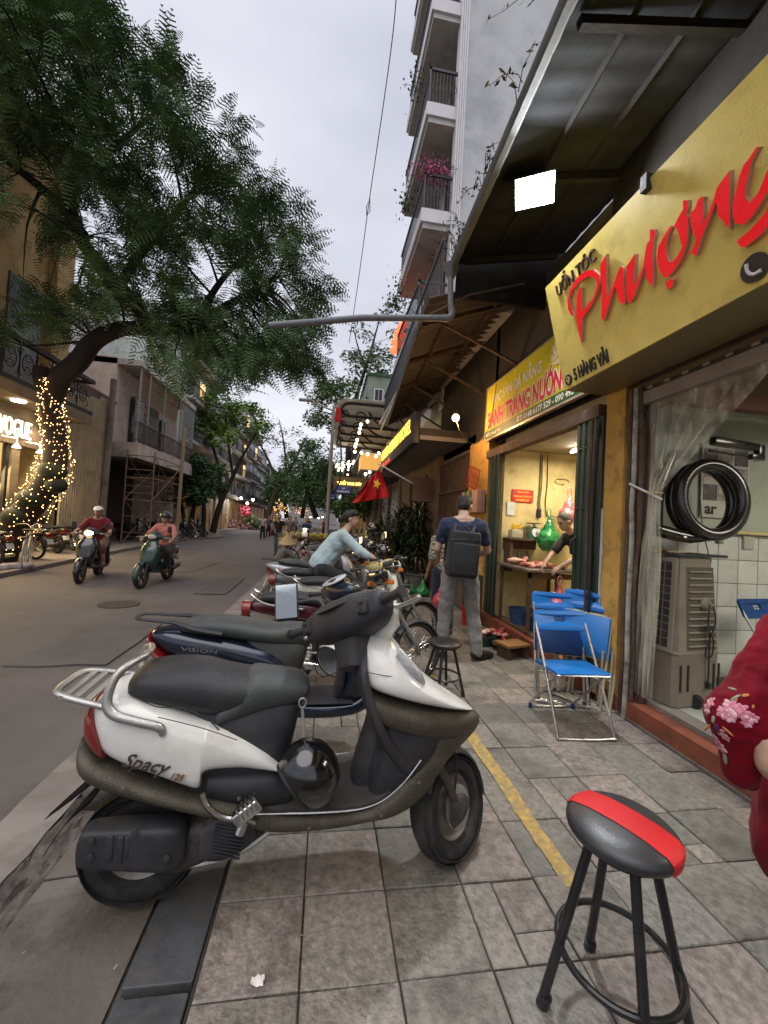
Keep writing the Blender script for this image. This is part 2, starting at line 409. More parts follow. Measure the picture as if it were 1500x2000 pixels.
KL = [(-2, -6.1), (5, -6.3), (9.4, -6.6), (16.6, -7.35), (23, -7.7), (28.5, -6.7), (30, -7.4), (36, -8.9), (60, -9.6), (200, -14)]
def kx(y): return float(np.interp(y, [a for a, _ in KL], [b_ for _, b_ in KL]))
lp = mat('left paving', (.22, .19, .165), .7, var=.25, scale=8, bump=.4, bscale=40, dirt=((.1, .085, .07), .6), dscale=2)
yy = np.concatenate([np.linspace(-2, 40, 120), np.linspace(42, 200, 40)]); v = []; q = []
for y_ in yy:
    k_ = kx(y_); v += [(k_, y_, -.12), (k_-.01, y_, .01), (k_-.16, y_, .015), (k_-.165, y_, .008), (-16, y_, .008)]
for j in range(len(yy)-1):
    for i in range(4): a = j*5+i; q.append((a, a+5, a+6, a+1))
pl_ = raw('left_pavement', v, [tuple(reversed(t)) for t in q], lp); pl_['kind'] = 'structure'
b = MB();
for y_ in np.arange(4, 26, .8):
    a = np.array([kx(y_+.01), y_+.01]); c = np.array([kx(y_+.79), y_+.79]); mid = (a+c)/2; an = math.atan2(c[0]-a[0], c[1]-a[1])
    g = MB(); g.rbox((mid[0]-.08, mid[1], -.03), (.17, .785, .1), .012, R=rot('z', -an)); g.build('kerb_stone', concrete, pl_)
wp = mat('worn white paint', (.36, .34, .32), .7, var=.3, scale=14, bump=.2, bscale=90, dirt=((.085, .078, .072), 1.), dscale=6)
b = MB(); v = []
for y_ in np.linspace(3, 27, 60):
    k_ = kx(y_)+.42; v += [(k_, y_, -.1045), (k_+.10, y_, -.1045)]
for i in range(59): pass
b.add(v, [(2*i, 2*i+1, 2*i+3, 2*i+2) for i in range(59)]); o = b.build('edge_line', wp, flat=True); o['kind'] = 'structure'
wp2 = mat('very worn white paint', (.13, .123, .117), .8, var=.3, scale=10, bump=.2, bscale=90, dirt=((.08, .073, .068), 1.), dscale=3)
b = MB()
for (x_, y_) in ((-4.6, 21.5), (-3.6, 21.7), (-2.5, 19.5), (-5.6, 21.6)):
    b.add([(x_, y_, -.098), (x_+.45, y_, -.098), (x_+.45, y_+2.6, -.098), (x_, y_+2.6, -.098)], [(0, 1, 2, 3)])
o = b.build('road_marking', wp2, flat=True); o['kind'] = 'structure'
pm_ = mat('asphalt patch', (.098, .088, .084), .85, var=.25, scale=3, bump=.9, bscale=150)
for (x_, y_, w, d, a) in ((-2.6, 5.2, .9, 1.6, .05), (-4.1, 12.5, 1.4, 2.6, -.06), (-2.2, 9.4, .6, 2.2, .02), (-5.4, 16.5, 1.0, 3.0, .1)):
    r = np.random.RandomState(int(y_*10)); P = [(w/2*sx, d/2*sy) for sx, sy in ((-1, -1), (-.3, -1.03), (.4, -.97), (1, -1), (1.05, 0), (1, 1), (.2, 1.04), (-1, 1), (-.96, .1))]
    b = MB(); P = [(x_+p*math.cos(a)-q_*math.sin(a), y_+p*math.sin(a)+q_*math.cos(a), -.098) for p, q_ in P]; b.poly(P, (0, 0, 1), .012); o = b.build('road_patch', pm_, flat=True); o['kind'] = 'structure'
mh = thing('manhole_cover', 'round iron manhole cover in the street before the parked bikes', 'manhole cover', (-3.3, 7.2, -.1)); MB().lathe([(0, 0), (.30, 0), (.30, .016), (.27, .012), (.0, .014)], (-3.3, 7.2, -.102), n=32).build('cover', mat('worn iron', (.07, .06, .055), .5, metal=.6, bump=.8, bscale=60), mh, world=True)
# ================================================================ right side
def plaster(name, col, **k):
    a = dict(rough=.85, var=.16, scale=2.4, bump=.35, bscale=30, dirt=((col[0]*.45, col[1]*.4, col[2]*.35), .6), dscale=2.1); a.update(k); return mat(name, col, **a)
yel_w = plaster('ochre plaster', (.50, .29, .07), dirt=((.16, .10, .045), .8), dscale=4.5); cream_w = plaster('stained cream plaster', (.62, .50, .24), dirt=((.33, .22, .08), .7), dscale=3)
brick_red = mat('red step tile', (.21, .062, .032), .6, var=.3, scale=8, bump=.3, bscale=40, dirt=((.07, .05, .04), .8), dscale=5)
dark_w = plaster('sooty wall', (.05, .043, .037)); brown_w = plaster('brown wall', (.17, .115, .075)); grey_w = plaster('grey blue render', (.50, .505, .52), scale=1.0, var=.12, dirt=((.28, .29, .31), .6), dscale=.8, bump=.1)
white_w = plaster('white trim paint', (.66, .65, .66), var=.06, dirt=((.45, .44, .43), .5), bump=.1)
rust = mat('rusty steel', (.09, .055, .038), .75, metal=.2, var=.4, scale=9, bump=.4, bscale=70, dirt=((.16, .15, .13), .7), dscale=5)
green_m = mat('dark green paint', (.022, .040, .030), .5, var=.3, scale=6, bump=.2, bscale=50, dirt=((.055, .052, .045), .6), dscale=5)
black_m = mat('black iron', (.018, .018, .02), .5, var=.2, bump=.1)
grey_m = mat('grey pvc', (.16, .17, .19), .5, var=.15, bump=.1)
steel = mat('galvanised', (.45, .45, .46), .35, metal=.8, var=.2, bump=.1)
chrome = mat('chrome', (.75, .75, .76), .15, metal=1., var=.05, bump=.03)
shaded = plaster('black soot wall', (.018, .016, .015), spec=.1); sheet = mat('shaded roof sheet', (.018, .018, .02), .95, spec=.08, var=.35, scale=1.6, bump=.3, bscale=20, dirt=((.01, .01, .01), .8), dscale=1.3)  # shade under the awning put into near-black colours, despite the lamp
sheet2 = mat('fibre cement sheet', (.085, .072, .062), .85, var=.3, scale=1.6, bump=.3, bscale=25, dirt=((.06, .05, .043), .85), dscale=1.2)
wood_dk = mat('dark worn wood', (.09, .052, .03), .65, var=.4, scale=7, bump=.4, bscale=40, stretch=(1, .25, 1))
XW = 2.55
sh = thing('shop_building', 'narrow hair salon house with its open room under the big yellow red-lettered sign', 'shop', (XW, 1.2, 0))
floor_m = mat('pale green floor tile', (.42, .45, .38), .25, var=.12, scale=3, bump=.05, dirt=((.2, .19, .15), .5))
b = MB(); b.bb((2.53, -3, -.2), (2.74, 3.24, .15)); b.build('step', brick_red, sh, world=True)
b = MB(); b.bb((2.515, -3, .0), (2.53, 3.24, .022)); b.build('step_base', concrete_dk, sh, world=True)
b = MB(); b.bb((2.66, -3, .151), (2.80, 3.2, .185)); b.build('threshold', concrete, sh, world=True)
b = MB(); b.bb((2.74, -3, -.2), (6.2, 3.24, .18)); b.build('floor', floor_m, sh, world=True)
mint = plaster('mint painted wall', (.43, .47, .385), var=.07, dirt=((.33, .34, .26), .5), bump=.12)
b = MB(); b.bb((2.64, 3.26, .18), (6.2, 3.38, 2.86)); b.build('party_wall', mint, sh, world=True)
b = MB(); b.bb((6.2, -3, .18), (6.32, 3.4, 2.86)); b.build('rear_wall', mint, sh, world=True)
b = MB(); b.bb((2.64, -3.2, .18), (6.2, -3.05, 2.86)); b.build('side_wall', mint, sh, world=True)
b = MB(); b.bb((2.56, -3.2, 2.86), (6.32, 3.4, 3.0)); b.build('ceiling', brown_w, sh, world=True)
b = MB(); b.bb((2.56, -3.2, 3.0), (2.76, 3.4, 4.95)); b.build('upper_wall', shaded, sh, world=True)
b = MB(); b.bb((2.60, -3.2, 2.58), (2.7, 3.05, 2.86)); b.build('lintel', brown_w, sh, world=True)
tile_w = mat('white glazed wall tile', (.60, .60, .56), .18, var=.06, scale=5, bump=.03, rand=.06, dirt=((.40, .38, .31), .5), dscale=4)
grout = mat('grout', (.20, .18, .14), .9); b = MB(); b.bb((2.78, 3.244, .18), (6.1, 3.26, 1.56)); tb = b.build('tile_dado', grout, sh, world=True)
wt = MB(); wt.rbox((0, 0, 0), (.214, .012, .214), .004, seg=1); wto = wt.build('wall_tile', tile_w); wme = wto.data; bpy.data.objects.remove(wto)
for i in range(12):
    for j in range(6):
        o = bpy.data.objects.new('wall_tile', wme); link(o); o.parent = tb; o.location = (2.90+.22*i, 3.241, .30+.22*j+.04)
        if j == 5: o.location[2] = .30+.22*5+.04
b = MB(); b.box((3.9, 3.23, 1.595), (2.3, .02, .03)); b.build('dado_rail', cream_w, sh, world=True)
slat_m = mat('dusty pink grey bar', (.25, .205, .185), .7, dirt=((.1, .08, .07), .6))
b = MB(); b.bb((2.545, -3, 2.60), (2.60, 2.93, 2.70)); b.build('shutter_bar', slat_m, sh, world=True)
b = MB(); b.bb((2.552, -3, 2.705), (2.598, 2.93, 2.735)); hb = b.build('shutter_slot', black_m, sh, world=True)
b = MB()
for i in range(30): b.box((2.55, 2.85-.16*i, 2.72), (.02, .05, .02))
b.build('slot_teeth', slat_m, sh, world=True, kind='stuff')
for k, (x_, y_, r_) in enumerate(((2.53, 3.02, .017), (2.53, 2.975, .02), (2.55, 2.93, .014))):
    g = MB(); p = [(x_+random.uniform(-.008, .008), y_+random.uniform(-.006, .006), z_) for z_ in np.linspace(.0, 2.75, 12)]; g.tube(p, r_, 8)
    g.build('conduit', rust if k != 1 else mat('peeling white pipe', (.34, .32, .27), .7, var=.4, scale=10, dirt=((.08, .06, .045), .9), dscale=9), sh, world=True)
b = MB(); b.bb((2.6, 2.9, .15), (2.66, 2.94, 2.6)); b.bb((2.62, 3.02, .15), (2.68, 3.06, 2.75)); b.build('door_track', rust, sh, world=True)
b = MB(); b.box((4.3, 2.7, 2.62), (3.2, .08, .14), R=rot('y', .0)); b.build('beam', mat('red brown beam', (.14, .045, .03), .6), sh, world=True)
pl = thing('wall_pillar', 'ochre painted pillar with a flaking white edge between the two shops', 'pillar', (2.5, 3.2, 0))
b = MB(); b.bb((2.535, 3.10, 0), (2.68, 3.335, 2.86)); b.build('shaft', yel_w, pl, world=True)
b = MB(); r = np.random.RandomState(4)
P = [(3.32+r.uniform(-.012, .006), z_) for z_ in np.linspace(.05, 1.75, 22)]
poly = [(2.532, y_, z_) for y_, z_ in P]+[(2.532, 3.40+r.uniform(-.01, .01), z_) for z_ in np.linspace(1.7, .05, 10)]
b.poly(poly, (-1, 0, 0), .006); b.build('bare_plaster', mat('bare plaster', (.5, .47, .41), .9, var=.2, bump=.6, bscale=30, dirt=((.2, .17, .13), .6)), pl, world=True)
ms = thing('meat_shop', 'open-fronted meat shop with a stained cream room and green folding gate', 'shop', (XW, 4.6, 0))
b = MB(); b.bb((2.50, 3.42, -.2), (2.66, 6.05, .19)); b.build('step', brick_red, ms, world=True)
b = MB(); b.bb((2.58, 3.42, .191), (2.74, 6.05, .215)); b.build('threshold', wood_dk, ms, world=True)
b = MB(); b.bb((2.66, 3.385, -.2), (6.2, 6.0, .18)); b.build('floor', concrete_dk, ms, world=True)
b = MB(); b.bb((2.62, 5.62, .18), (6.2, 5.74, 2.86)); b.build('party_wall', cream_w, ms, world=True)
b = MB(); b.bb((5.0, 3.4, .18), (5.1, 5.62, 2.86)); b.build('rear_wall', cream_w, ms, world=True)
b = MB(); b.bb((2.66, 3.385, .18), (6.2, 3.45, 2.86)); b.build('side_wall', cream_w, ms, world=True)
b = MB(); b.bb((2.62, 3.4, 2.70), (6.2, 5.74, 2.86)); b.build('ceiling', plaster('stained ceiling', (.42, .35, .24)), ms, world=True)
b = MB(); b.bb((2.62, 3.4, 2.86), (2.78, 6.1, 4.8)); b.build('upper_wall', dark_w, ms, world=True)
b = MB(); b.bb((2.50, 3.4, 2.62), (2.62, 6.05, 2.74)); b.build('lintel', rust, ms, world=True)
def slat(y0, x0, x1, z0, z1, n, name='gate_slat'):
    for i in range(n):
        g = MB(); x_ = x0+(x1-x0)*(i+.5)/n; w = (x1-x0)/n
        g.rbox((x_, y0+(.018 if i % 2 else -.018), (z0+z1)/2), (w*.96, .022, z1-z0), .006, R=None, seg=1); g.build(name, green_m, ms, world=True)
for i in range(9):       # near leaf, stacked by the pillar, facing the street
    g = MB(); g.rbox((2.54+(.006 if i % 2 else -.006), 3.368+.043*i, 1.42), (.05, .042, 2.4), .006, seg=1); g.build('gate_slat', green_m, ms, world=True)
for zz in (.9, 1.75, 2.35):
    g = MB(); g.bb((2.505, 3.45, zz), (2.513, 3.71, zz+.018)); g.build('gate_bar', green_m, ms, world=True)
g = MB(); g.tube([(2.51, 3.68, 1.28), (2.46, 3.68, 1.30), (2.45, 3.68, 1.42), (2.51, 3.68, 1.46)], .012, 6); g.build('handle', black_m, ms, world=True)
for i in range(6):       # far leaf
    g = MB(); g.rbox((2.52+(.03 if i % 2 else -.02), 5.58+.06*i, 1.42), (.022, .058, 2.4), .006, seg=1); g.build('gate_slat', green_m, ms, world=True)
b = MB(); b.tube([(2.56, 3.44, 2.55), (2.52, 3.40, 2.6), (2.47, 3.38, 2.2), (2.47, 3.40, 1.6), (2.45, 3.37, 1.0), (2.46, 3.36, .3)], .016, 8, sub=4)
b.build('cable_bundle', black_m, ms, world=True)
b = MB(); b.tube([(2.46, 3.43, 2.6), (2.44, 3.40, 2.3), (2.44, 3.42, 1.8), (2.43, 3.40, 1.2), (2.44, 3.39, .35)], .009, 8, sub=4)
b.build('pipe', rust, ms, world=True)
b = MB();
for x_ in (3.18, 3.21, 3.30): b.tube([(x_, 5.605, 2.68), (x_+.01, 5.603, 2.2), (x_-.01, 5.6, 1.95), (x_+.02, 5.603, 1.72)], .006, 5, sub=3)
b.build('wall_cable', black_m, ms, world=True, kind='stuff')
b = MB(); b.rbox((3.19, 5.595, 1.78), (.06, .04, .12), .008); b.build('socket', black_m, ms, world=True)
b = MB()
for (c, r_) in (((3.55, 5.6, 2.28), .12), ((3.45, 5.6, 1.72), .08)):
    b.tube([(c[0]+r_*math.cos(a), 5.6, c[2]+.35*r_*math.sin(a)) for a in np.linspace(0, 5, 14)], .004, 5)
b.build('loose_wire', black_m, ms, world=True, kind='stuff')
tl = thing('tube_light', 'glowing white tube lamp on the ceiling of the meat shop', 'lamp', (3.3, 4.6, 2.66))
b = MB(); b.rbox((3.38, 4.62, 2.675), (.06, .98, .04), .01); b.build('batten', white_w, tl, world=True)
b = MB(); b.tube([(3.34, 4.18, 2.63), (3.34, 5.08, 2.63)], .016, 10); b.build('tube', glow('tube glow', (1, .97, .88), 14), tl, world=True)
lamp('meat_shop_light', 'AREA', (3.36, 4.62, 2.60), 30, (1, .88, .62), .12, (3.36, 4.62, 0), sy=.9)
pr = thing('ochre_pier', 'ochre wall pier with a red basket hung on it beside the meat shop gate', 'wall', (2.55, 6.4, 0))
b = MB(); b.bb((2.52, 6.0, -.1), (2.75, 6.85, 2.98)); b.build('wall', yel_w, pr, world=True)
b = MB(); b.bb((2.50, 6.0, -.1), (2.52, 6.85, .75)); b.build('plinth', dark_w, pr, world=True)
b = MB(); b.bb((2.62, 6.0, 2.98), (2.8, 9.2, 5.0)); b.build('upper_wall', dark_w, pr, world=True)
gr = thing('grille_house', 'brown house front behind a tall rusty window grille', 'house', (2.6, 8, 0))
b = MB(); b.bb((2.62, 6.85, -.1), (2.75, 9.0, .62)); b.bb((2.62, 6.85, 2.9), (2.78, 9.0, 3.2)); b.bb((2.72, 6.85, .62), (2.8, 9.0, 2.9)); b.build('wall', brown_w, gr, world=True)
for z_ in (.6, 2.2, 2.85): MB().bb((2.52, 6.86, z_), (2.56, 8.8, z_+.04)).build('grille_rail', rust, gr, world=True)
gb = MB(); gb.bb((-.009, -.009, 0), (.009, .009, 2.24)); gbo = gb.build('grille_bar', rust); gme = gbo.data; bpy.data.objects.remove(gbo)
for i in range(17):
    o = bpy.data.objects.new('grille_bar', gme); link(o); o.parent = gr; o.matrix_parent_inverse = EM[gr.name].inverted(); o.location = (2.54, 6.95+.11*i, .63)
b = MB(); b.bb((2.48, 8.8, -.1), (2.7, 9.1, 3.3)); b.build('pilaster', brown_w, gr, world=True)
ht = thing('hotel_building', 'tall grey blue tube house with white balconies over the hotel entrance', 'building', (2.6, 9.2, 0))
b = MB(); b.bb((2.70, 9.12, 4.3), (9.5, 9.3, 30)); b.build('side_wall', grey_w, ht, world=True)
b = MB(); b.bb((2.86, 9.3, 0), (3.1, 12.6, 30)); b.bb((2.9, 12.4, 0), (9.5, 12.6, 30)); b.build('front_wall', white_w, ht, world=True)
for k in range(4):
    b = MB(); b.bb((2.585+.055*k, 9.085-.0*k, 4.3), (2.63+.055*k, 9.14, 30)); b.build('corner_fluting', white_w, ht, world=True)
b = MB(); b.bb((2.60, 9.14, 4.3), (2.86, 9.4, 30)); b.build('corner_pilaster', white_w, ht, world=True)
rail_m = mat('dark railing', (.045, .047, .055), .5)
zs = [(6.35, None), (9.0, None), (11.65, None), (14.3, None), (17, None), (19.7, None)]
soff = plaster('soffit', (.46, .44, .43), var=.08, bump=.05)
glass_d = mat('dark window glass', (.03, .035, .04), .06, var=.1, bump=0, spec=.8)
for k, (z_, _) in enumerate(zs):
    b = MB(); b.bb((1.92, 9.25, z_-.30), (2.9, 12.3, z_-.16)); b.build('balcony_slab', soff, ht, world=True)
    b = MB(); b.bb((1.86, 9.2, z_-.16), (2.9, 12.36, z_+.16)); b.build('balcony_edge', white_w, ht, world=True)
    b = MB(); b.bb((1.90, 9.22, z_+.16), (2.9, 12.3, z_+.2)); b.bb((1.90, 9.22, z_+1.0), (1.95, 12.3, z_+1.06)); b.bb((1.90, 9.22, z_+1.0), (2.6, 9.27, z_+1.06)); b.bb((1.9, 9.22, z_+.16), (1.94, 9.26, z_+1.0))
    b.build('balcony_rail', rail_m, ht, world=True)
    b = MB()
    for i in range(26): b.bb((1.915, 9.3+.115*i, z_+.2), (1.93, 9.315+.115*i, z_+1.0))
    for i in range(7): b.bb((2.0+.085*i, 9.235, z_+.2), (2.013+.085*i, 9.25, z_+1.0))
    for i in range(4): b.tube([(2.03+.17*i+.06*math.cos(a), 9.242, z_+.62+.10*math.sin(a)) for a in np.linspace(0, 2*math.pi, 9)[:-1]], .008, 5, closed=True)
    b.build('balusters', rail_m, ht, world=True, kind='stuff')
    for yy_ in (9.9, 11.3):
        b = MB(); b.bb((2.83, yy_, z_+.2), (2.87, yy_+.9, z_+2.2)); w_ = b.build('window', white_w, ht, world=True)
        b = MB(); b.bb((2.815, yy_+.06, z_+.25), (2.835, yy_+.84, z_+2.14)); b.build('pane', glass_d, w_, world=True)
b = MB(); b.bb((2.55, 9.1, 0), (2.8, 10.0, 3.35)); b.bb((2.55, 11.9, 0), (2.8, 13.4, 3.35)); b.bb((2.55, 10.0, 2.75), (2.8, 11.9, 3.35)); b.build('ground_floor_wall', brown_w, ht, world=True)
b = MB(); b.bb((2.62, 10.02, .1), (2.72, 11.88, 2.74)); b.bb((2.5, 9.95, 0), (2.6, 10.05, 2.8)); b.bb((2.5, 11.85, 0), (2.6, 11.95, 2.8)); d_ = b.build('door', mat('brown door wood', (.10, .058, .035), .4, dirt=((.05, .03, .02), .5)), ht, world=True)
for yy_ in (10.15, 10.75, 11.35):
    b = MB(); b.bb((2.60, yy_, .4), (2.615, yy_+.42, 2.5)); b.build('pane', mat('amber lit glass', (.12, .07, .03), .1, bump=0, emit=((1, .55, .18), .06)), d_, world=True)
b = MB(); b.bb((2.15, 9.6, -.05), (2.6, 12.6, .14)); b.build('step', mat('tan stone step', (.30, .2, .11), .5), ht, world=True)
b = MB(); b.bb((1.68, 7.3, 3.12), (2.62, 13.2, 3.2)); b.build('canopy_soffit', mat('dull soffit', (.20, .18, .165), .5), ht, world=True)
b = MB(); b.bb((1.68, 7.3, 3.2), (2.62, 13.2, 3.34)); b.build('canopy', dark_w, ht, world=True)
hs = thing('hotel_sign', 'long black box sign with glowing yellow hotel lettering on the canopy edge', 'sign', (1.45, 9.7, 3.0))
b = MB(); b.rbox((1.60, 9.4, 3.33), (.14, 4.3, .60), .02); b.build('box', black_m, hs, world=True)
text('GRAND PREMIUM HOTEL', .3, glow('yellow led', (1, .58, .07), 1.8), (1.522, 11.4, 3.27), (0, -1, 0), (0, 0, 1), .01, 'lettering', hs, fit=(3.95, .28))
text('★ ★ ★', .2, glow('red led', (1, .03, .02), 3), (1.522, 11.1, 3.08), (0, -1, 0), (0, 0, 1), .008, 'lettering', hs, fit=(1.2, .09))
ys_m = mat('yellow composite panel', (.74, .59, .16), .32, var=.05, scale=2, bump=.12, bscale=120, dirt=((.42, .33, .09), .5), dscale=5, spec=.4)
bs_ = thing('shop_sign', 'big yellow box sign with raised red script lettering over the open salon', 'sign', (2.1, 1.6, 3.4))
KT = .2527; NT = np.array([-1, 0, -KT])/math.hypot(1, KT); UT = (-KT, 0, 1); RT = aim(NT)
def onS(px, py, off=.006):
    r = ray(px, py); return np.array([0, 0, EYE])+r*((2.1-off+KT*(2.8-EYE))/(r[0]+KT*r[2]))
b = MB(); q = [(2.1, 2.80), (1.866, 3.725), (1.885, 3.745), (2.50, 3.745), (2.52, 2.80)]; b.rings([np.array([(x_, y_, z_) for x_, z_ in q]) for y_ in (-2.2, 3.335)]); b.build('box', ys_m, bs_, world=True, flat=True)
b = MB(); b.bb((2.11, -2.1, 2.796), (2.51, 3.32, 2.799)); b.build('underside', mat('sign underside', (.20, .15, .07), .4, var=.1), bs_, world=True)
for y_ in (2.15, -.3): MB().bb((1.84, y_, 3.66), (1.90, y_+.05, 3.76)).build('clip', dark_w, bs_, world=True)
def A_(x, y): return onS(1060+x/6.25, 480+y/6.25)
def B_(x, y): return onS(1260+x/5.883, 240+y/5.883)
red_l = mat('glossy red acrylic', (.74, .012, .02), .24, var=.03, bump=.02, bscale=60, spec=.25, emit=((1, .01, .015), .18)); cream_s = mat('cream letter return', (.42, .37, .26), .5)
LET = {
 'P': [('A', [(450, 620), (485, 515), (512, 505), (505, 800), (655, 630), (700, 480), (680, 385), (590, 365), (480, 440), (395, 550), (362, 640), (375, 740), (415, 840), (385, 850), (345, 780), (335, 680), (365, 540), (450, 390), (550, 310), (650, 285), (725, 350), (738, 440), (705, 570), (640, 710), (515, 885), (505, 1180), (480, 1090), (452, 940), (442, 860)])],
 'h': [('A', [(815, 95), (818, 640), (900, 470), (985, 245), (1020, 255), (1045, 670), (1040, 720), (1010, 700), (985, 690), (955, 630), (925, 500), (905, 520), (830, 770), (785, 915), (770, 895), (750, 885), (760, 700), (755, 480), (740, 350), (740, 240), (775, 170)])],
 'u': [('A', [(1060, 250), (1105, 190), (1160, 95), (1172, 110), (1150, 480), (1205, 400), (1270, 240)]), ('B', [(45, 1450), (60, 1390), (95, 1340), (97, 1220), (145, 1220), (160, 1280), (135, 1370), (125, 1500), (130, 1700), (130, 1870), (80, 1830), (48, 1760), (42, 1640)]), ('A', [(1220, 440), (1160, 610), (1105, 690), (1075, 680), (1060, 560)])],
 'o': [('B', [(350, 1175), (325, 1190), (250, 1310), (190, 1430), (175, 1560), (200, 1680), (255, 1770), (310, 1760), (400, 1660), (470, 1540), (520, 1400), (540, 1250), (535, 1080), (515, 1040), (540, 960), (540, 885), (480, 885), (480, 985), (420, 1090), (370, 1190), (400, 1200), (430, 1270), (455, 1380), (470, 1410), (430, 1500), (370, 1590), (320, 1595), (290, 1530), (285, 1400), (310, 1280), (358, 1190)])],
 'dot': [('B', [(270, 1830), (340, 1785), (370, 1800), (350, 1880), (300, 1910)])],
 'n': [('B', [(700, 840), (660, 870), (610, 990), (558, 1040), (570, 1190), (600, 1250), (635, 1330), (600, 1430), (555, 1490), (630, 1520), (690, 1330), (750, 1180), (865, 900), (885, 1060), (930, 1110), (1000, 1190), (1020, 1225), (1018, 1100), (1022, 900), (1025, 540), (1000, 570), (900, 700), (865, 760), (840, 860), (760, 1060), (700, 1170), (715, 1060), (710, 900), (725, 850)])],
 'g': [('B', [(1330, 275), (1250, 400), (1180, 480), (1130, 620), (1090, 780), (1050, 930), (1055, 1080), (1090, 1150), (1180, 1165), (1290, 1060), (1412, 870), (1530, 640), (1480, 480), (1412, 650), (1350, 800), (1250, 915), (1200, 840), (1210, 720), (1270, 450), (1365, 270)])],
 'tail': [('B', [(1100, 1360), (1150, 1310), (1250, 1230), (1340, 1130), (1412, 1050), (1500, 900), (1560, 1000), (1412, 1250), (1280, 1360), (1190, 1430), (1140, 1410)])]}
for k, L_ in LET.items():
    P = []
    for (w_, pts) in L_: P += [(A_ if w_ == 'A' else B_)(*q) for q in pts]
    b = MB(); b.poly(P, NT, .026, mi=0, smi=1); b.build('letter', [red_l, cream_s], bs_, world=True, flat=True)
dk = mat('dark brown letter', (.06, .03, .02), .5)
o0 = onS(1090, 580); text('UỐN TÓC', .17, dk, o0, (0, -1, 0), UT, .02, 'lettering', bs_, fit=(.50, .15))
o0 = onS(1123, 744); text('5 HÀNG VẢI', .14, black_m, o0, (0, -1, 0), UT, .008, 'lettering', bs_, fit=(.42, .14), bold=.004)
def disc(c, r_, m_, par, nm, t=.006, n=28): return MB().lathe([(r_*.98, 0), (r_, t*.5), (r_, t), (0, t)], c, R=RT, n=n).build(nm, m_, par, world=True)
UN = np.array(UT)/np.linalg.norm(UT); RN = np.array([0, -1., 0]); S2 = lambda c, a, b_, o_: np.array(c)+RN*a+UN*b_+NT*o_
cy_ = mat('badge yellow', (.7, .6, .3), .4)
c = onS(1111, 742); disc(c, .048, black_m, bs_, 'pin_badge'); b = MB(); b.poly([S2(c, .024*math.cos(a), .008+.024*math.sin(a), .007) for a in np.linspace(-.5, math.pi+.5, 12)]+[S2(c, 0, -.036, .007)], NT, .002); b.build('pin_icon', cy_, bs_, world=True, flat=True)
MB().lathe([(.010, 0), (.010, .004), (0, .004)], S2(c, 0, .01, .008), RT, n=12).build('pin_icon', black_m, bs_, world=True)
c = onS(1475, 523); disc(c, .068, black_m, bs_, 'phone_badge'); b = MB(); b.tube([S2(c, -.030, .038, .008), S2(c, -.030, .0, .008), S2(c, -.008, -.028, .008), S2(c, .030, -.030, .008)], [.010, .008, .008, .010], 8, sub=4); b.build('phone_icon', white_w, bs_, world=True)
gs = thing('banner_sign', 'green and yellow printed shop sign with white and red lettering over the meat shop', 'sign', (2.45, 4.75, 3.2))
ymat = mat('printed yellow green', (.56, .50, .02), .55, var=.12, scale=1.2, bump=.05, dirt=((.30, .33, .01), .8), dscale=1.1)
b = MB(); b.bb((2.45, 3.42, 2.90), (2.49, 6.0, 3.71)); b.build('panel', ymat, gs, world=True)
b = MB(); b.bb((2.446, 3.42, 2.90), (2.492, 6.0, 3.03)); b.build('green_band', mat('printed dark green', (.03, .085, .03), .5, bump=.03), gs, world=True)
b = MB(); b.bb((2.44, 3.40, 2.875), (2.495, 6.02, 2.90)); b.bb((2.44, 3.40, 2.90), (2.495, 3.42, 3.04)); b.bb((2.44, 6.0, 2.9), (2.495, 6.02, 3.71)); b.bb((2.44, 3.4, 3.71), (2.495, 6.02, 3.73)); b.build('frame', mat('bright frame', (.55, .45, .33), .3, metal=.4), gs, world=True)
wl = mat('white print', (.78, .76, .66), .5, bump=0); rl = mat('red print', (.60, .02, .05), .5, bump=0)
D_ = ((0, -1, 0), (0, 0, 1))
text('ĐẶC SẢN ĐÀ NẴNG', .2, wl, (2.447, 5.80, 3.37), *D_, .002, 'lettering', gs, fit=(1.42, .26), bold=.005)
text('BÁNH TRÁNG NƯỚNG', .25, wl, (2.446, 5.93, 3.045), *D_, .002, 'lettering_outline', gs, fit=(2.14, .37), bold=.022)
text('BÁNH TRÁNG NƯỚNG', .25, rl, (2.444, 5.92, 3.05), *D_, .002, 'lettering', gs, fit=(2.12, .355), bold=.008)
text('ĐT: 0168 6177 529 - 090 495 3434', .08, wl, (2.443, 4.95, 2.93), *D_, .002, 'lettering', gs, fit=(1.47, .082), bold=.002)
text('Số 3 Hàng Vải', .07, wl, (2.443, 5.96, 2.925), *D_, .002, 'lettering', gs, fit=(.52, .075), bold=.002)
b = MB(); b.lathe([(.16, 0), (.16, .004)], (2.448, 4.02, 3.52), R=aim((-1, 0, 0)), n=28); b.build('picture', mat('printed food picture', (.62, .48, .26), .5, var=.5, scale=26, bump=0), gs, world=True)
aw = thing('sheet_awning', 'dark sheet metal awning above the yellow sign with a gutter on its edge', 'awning', (1.4, 2, 4.7))
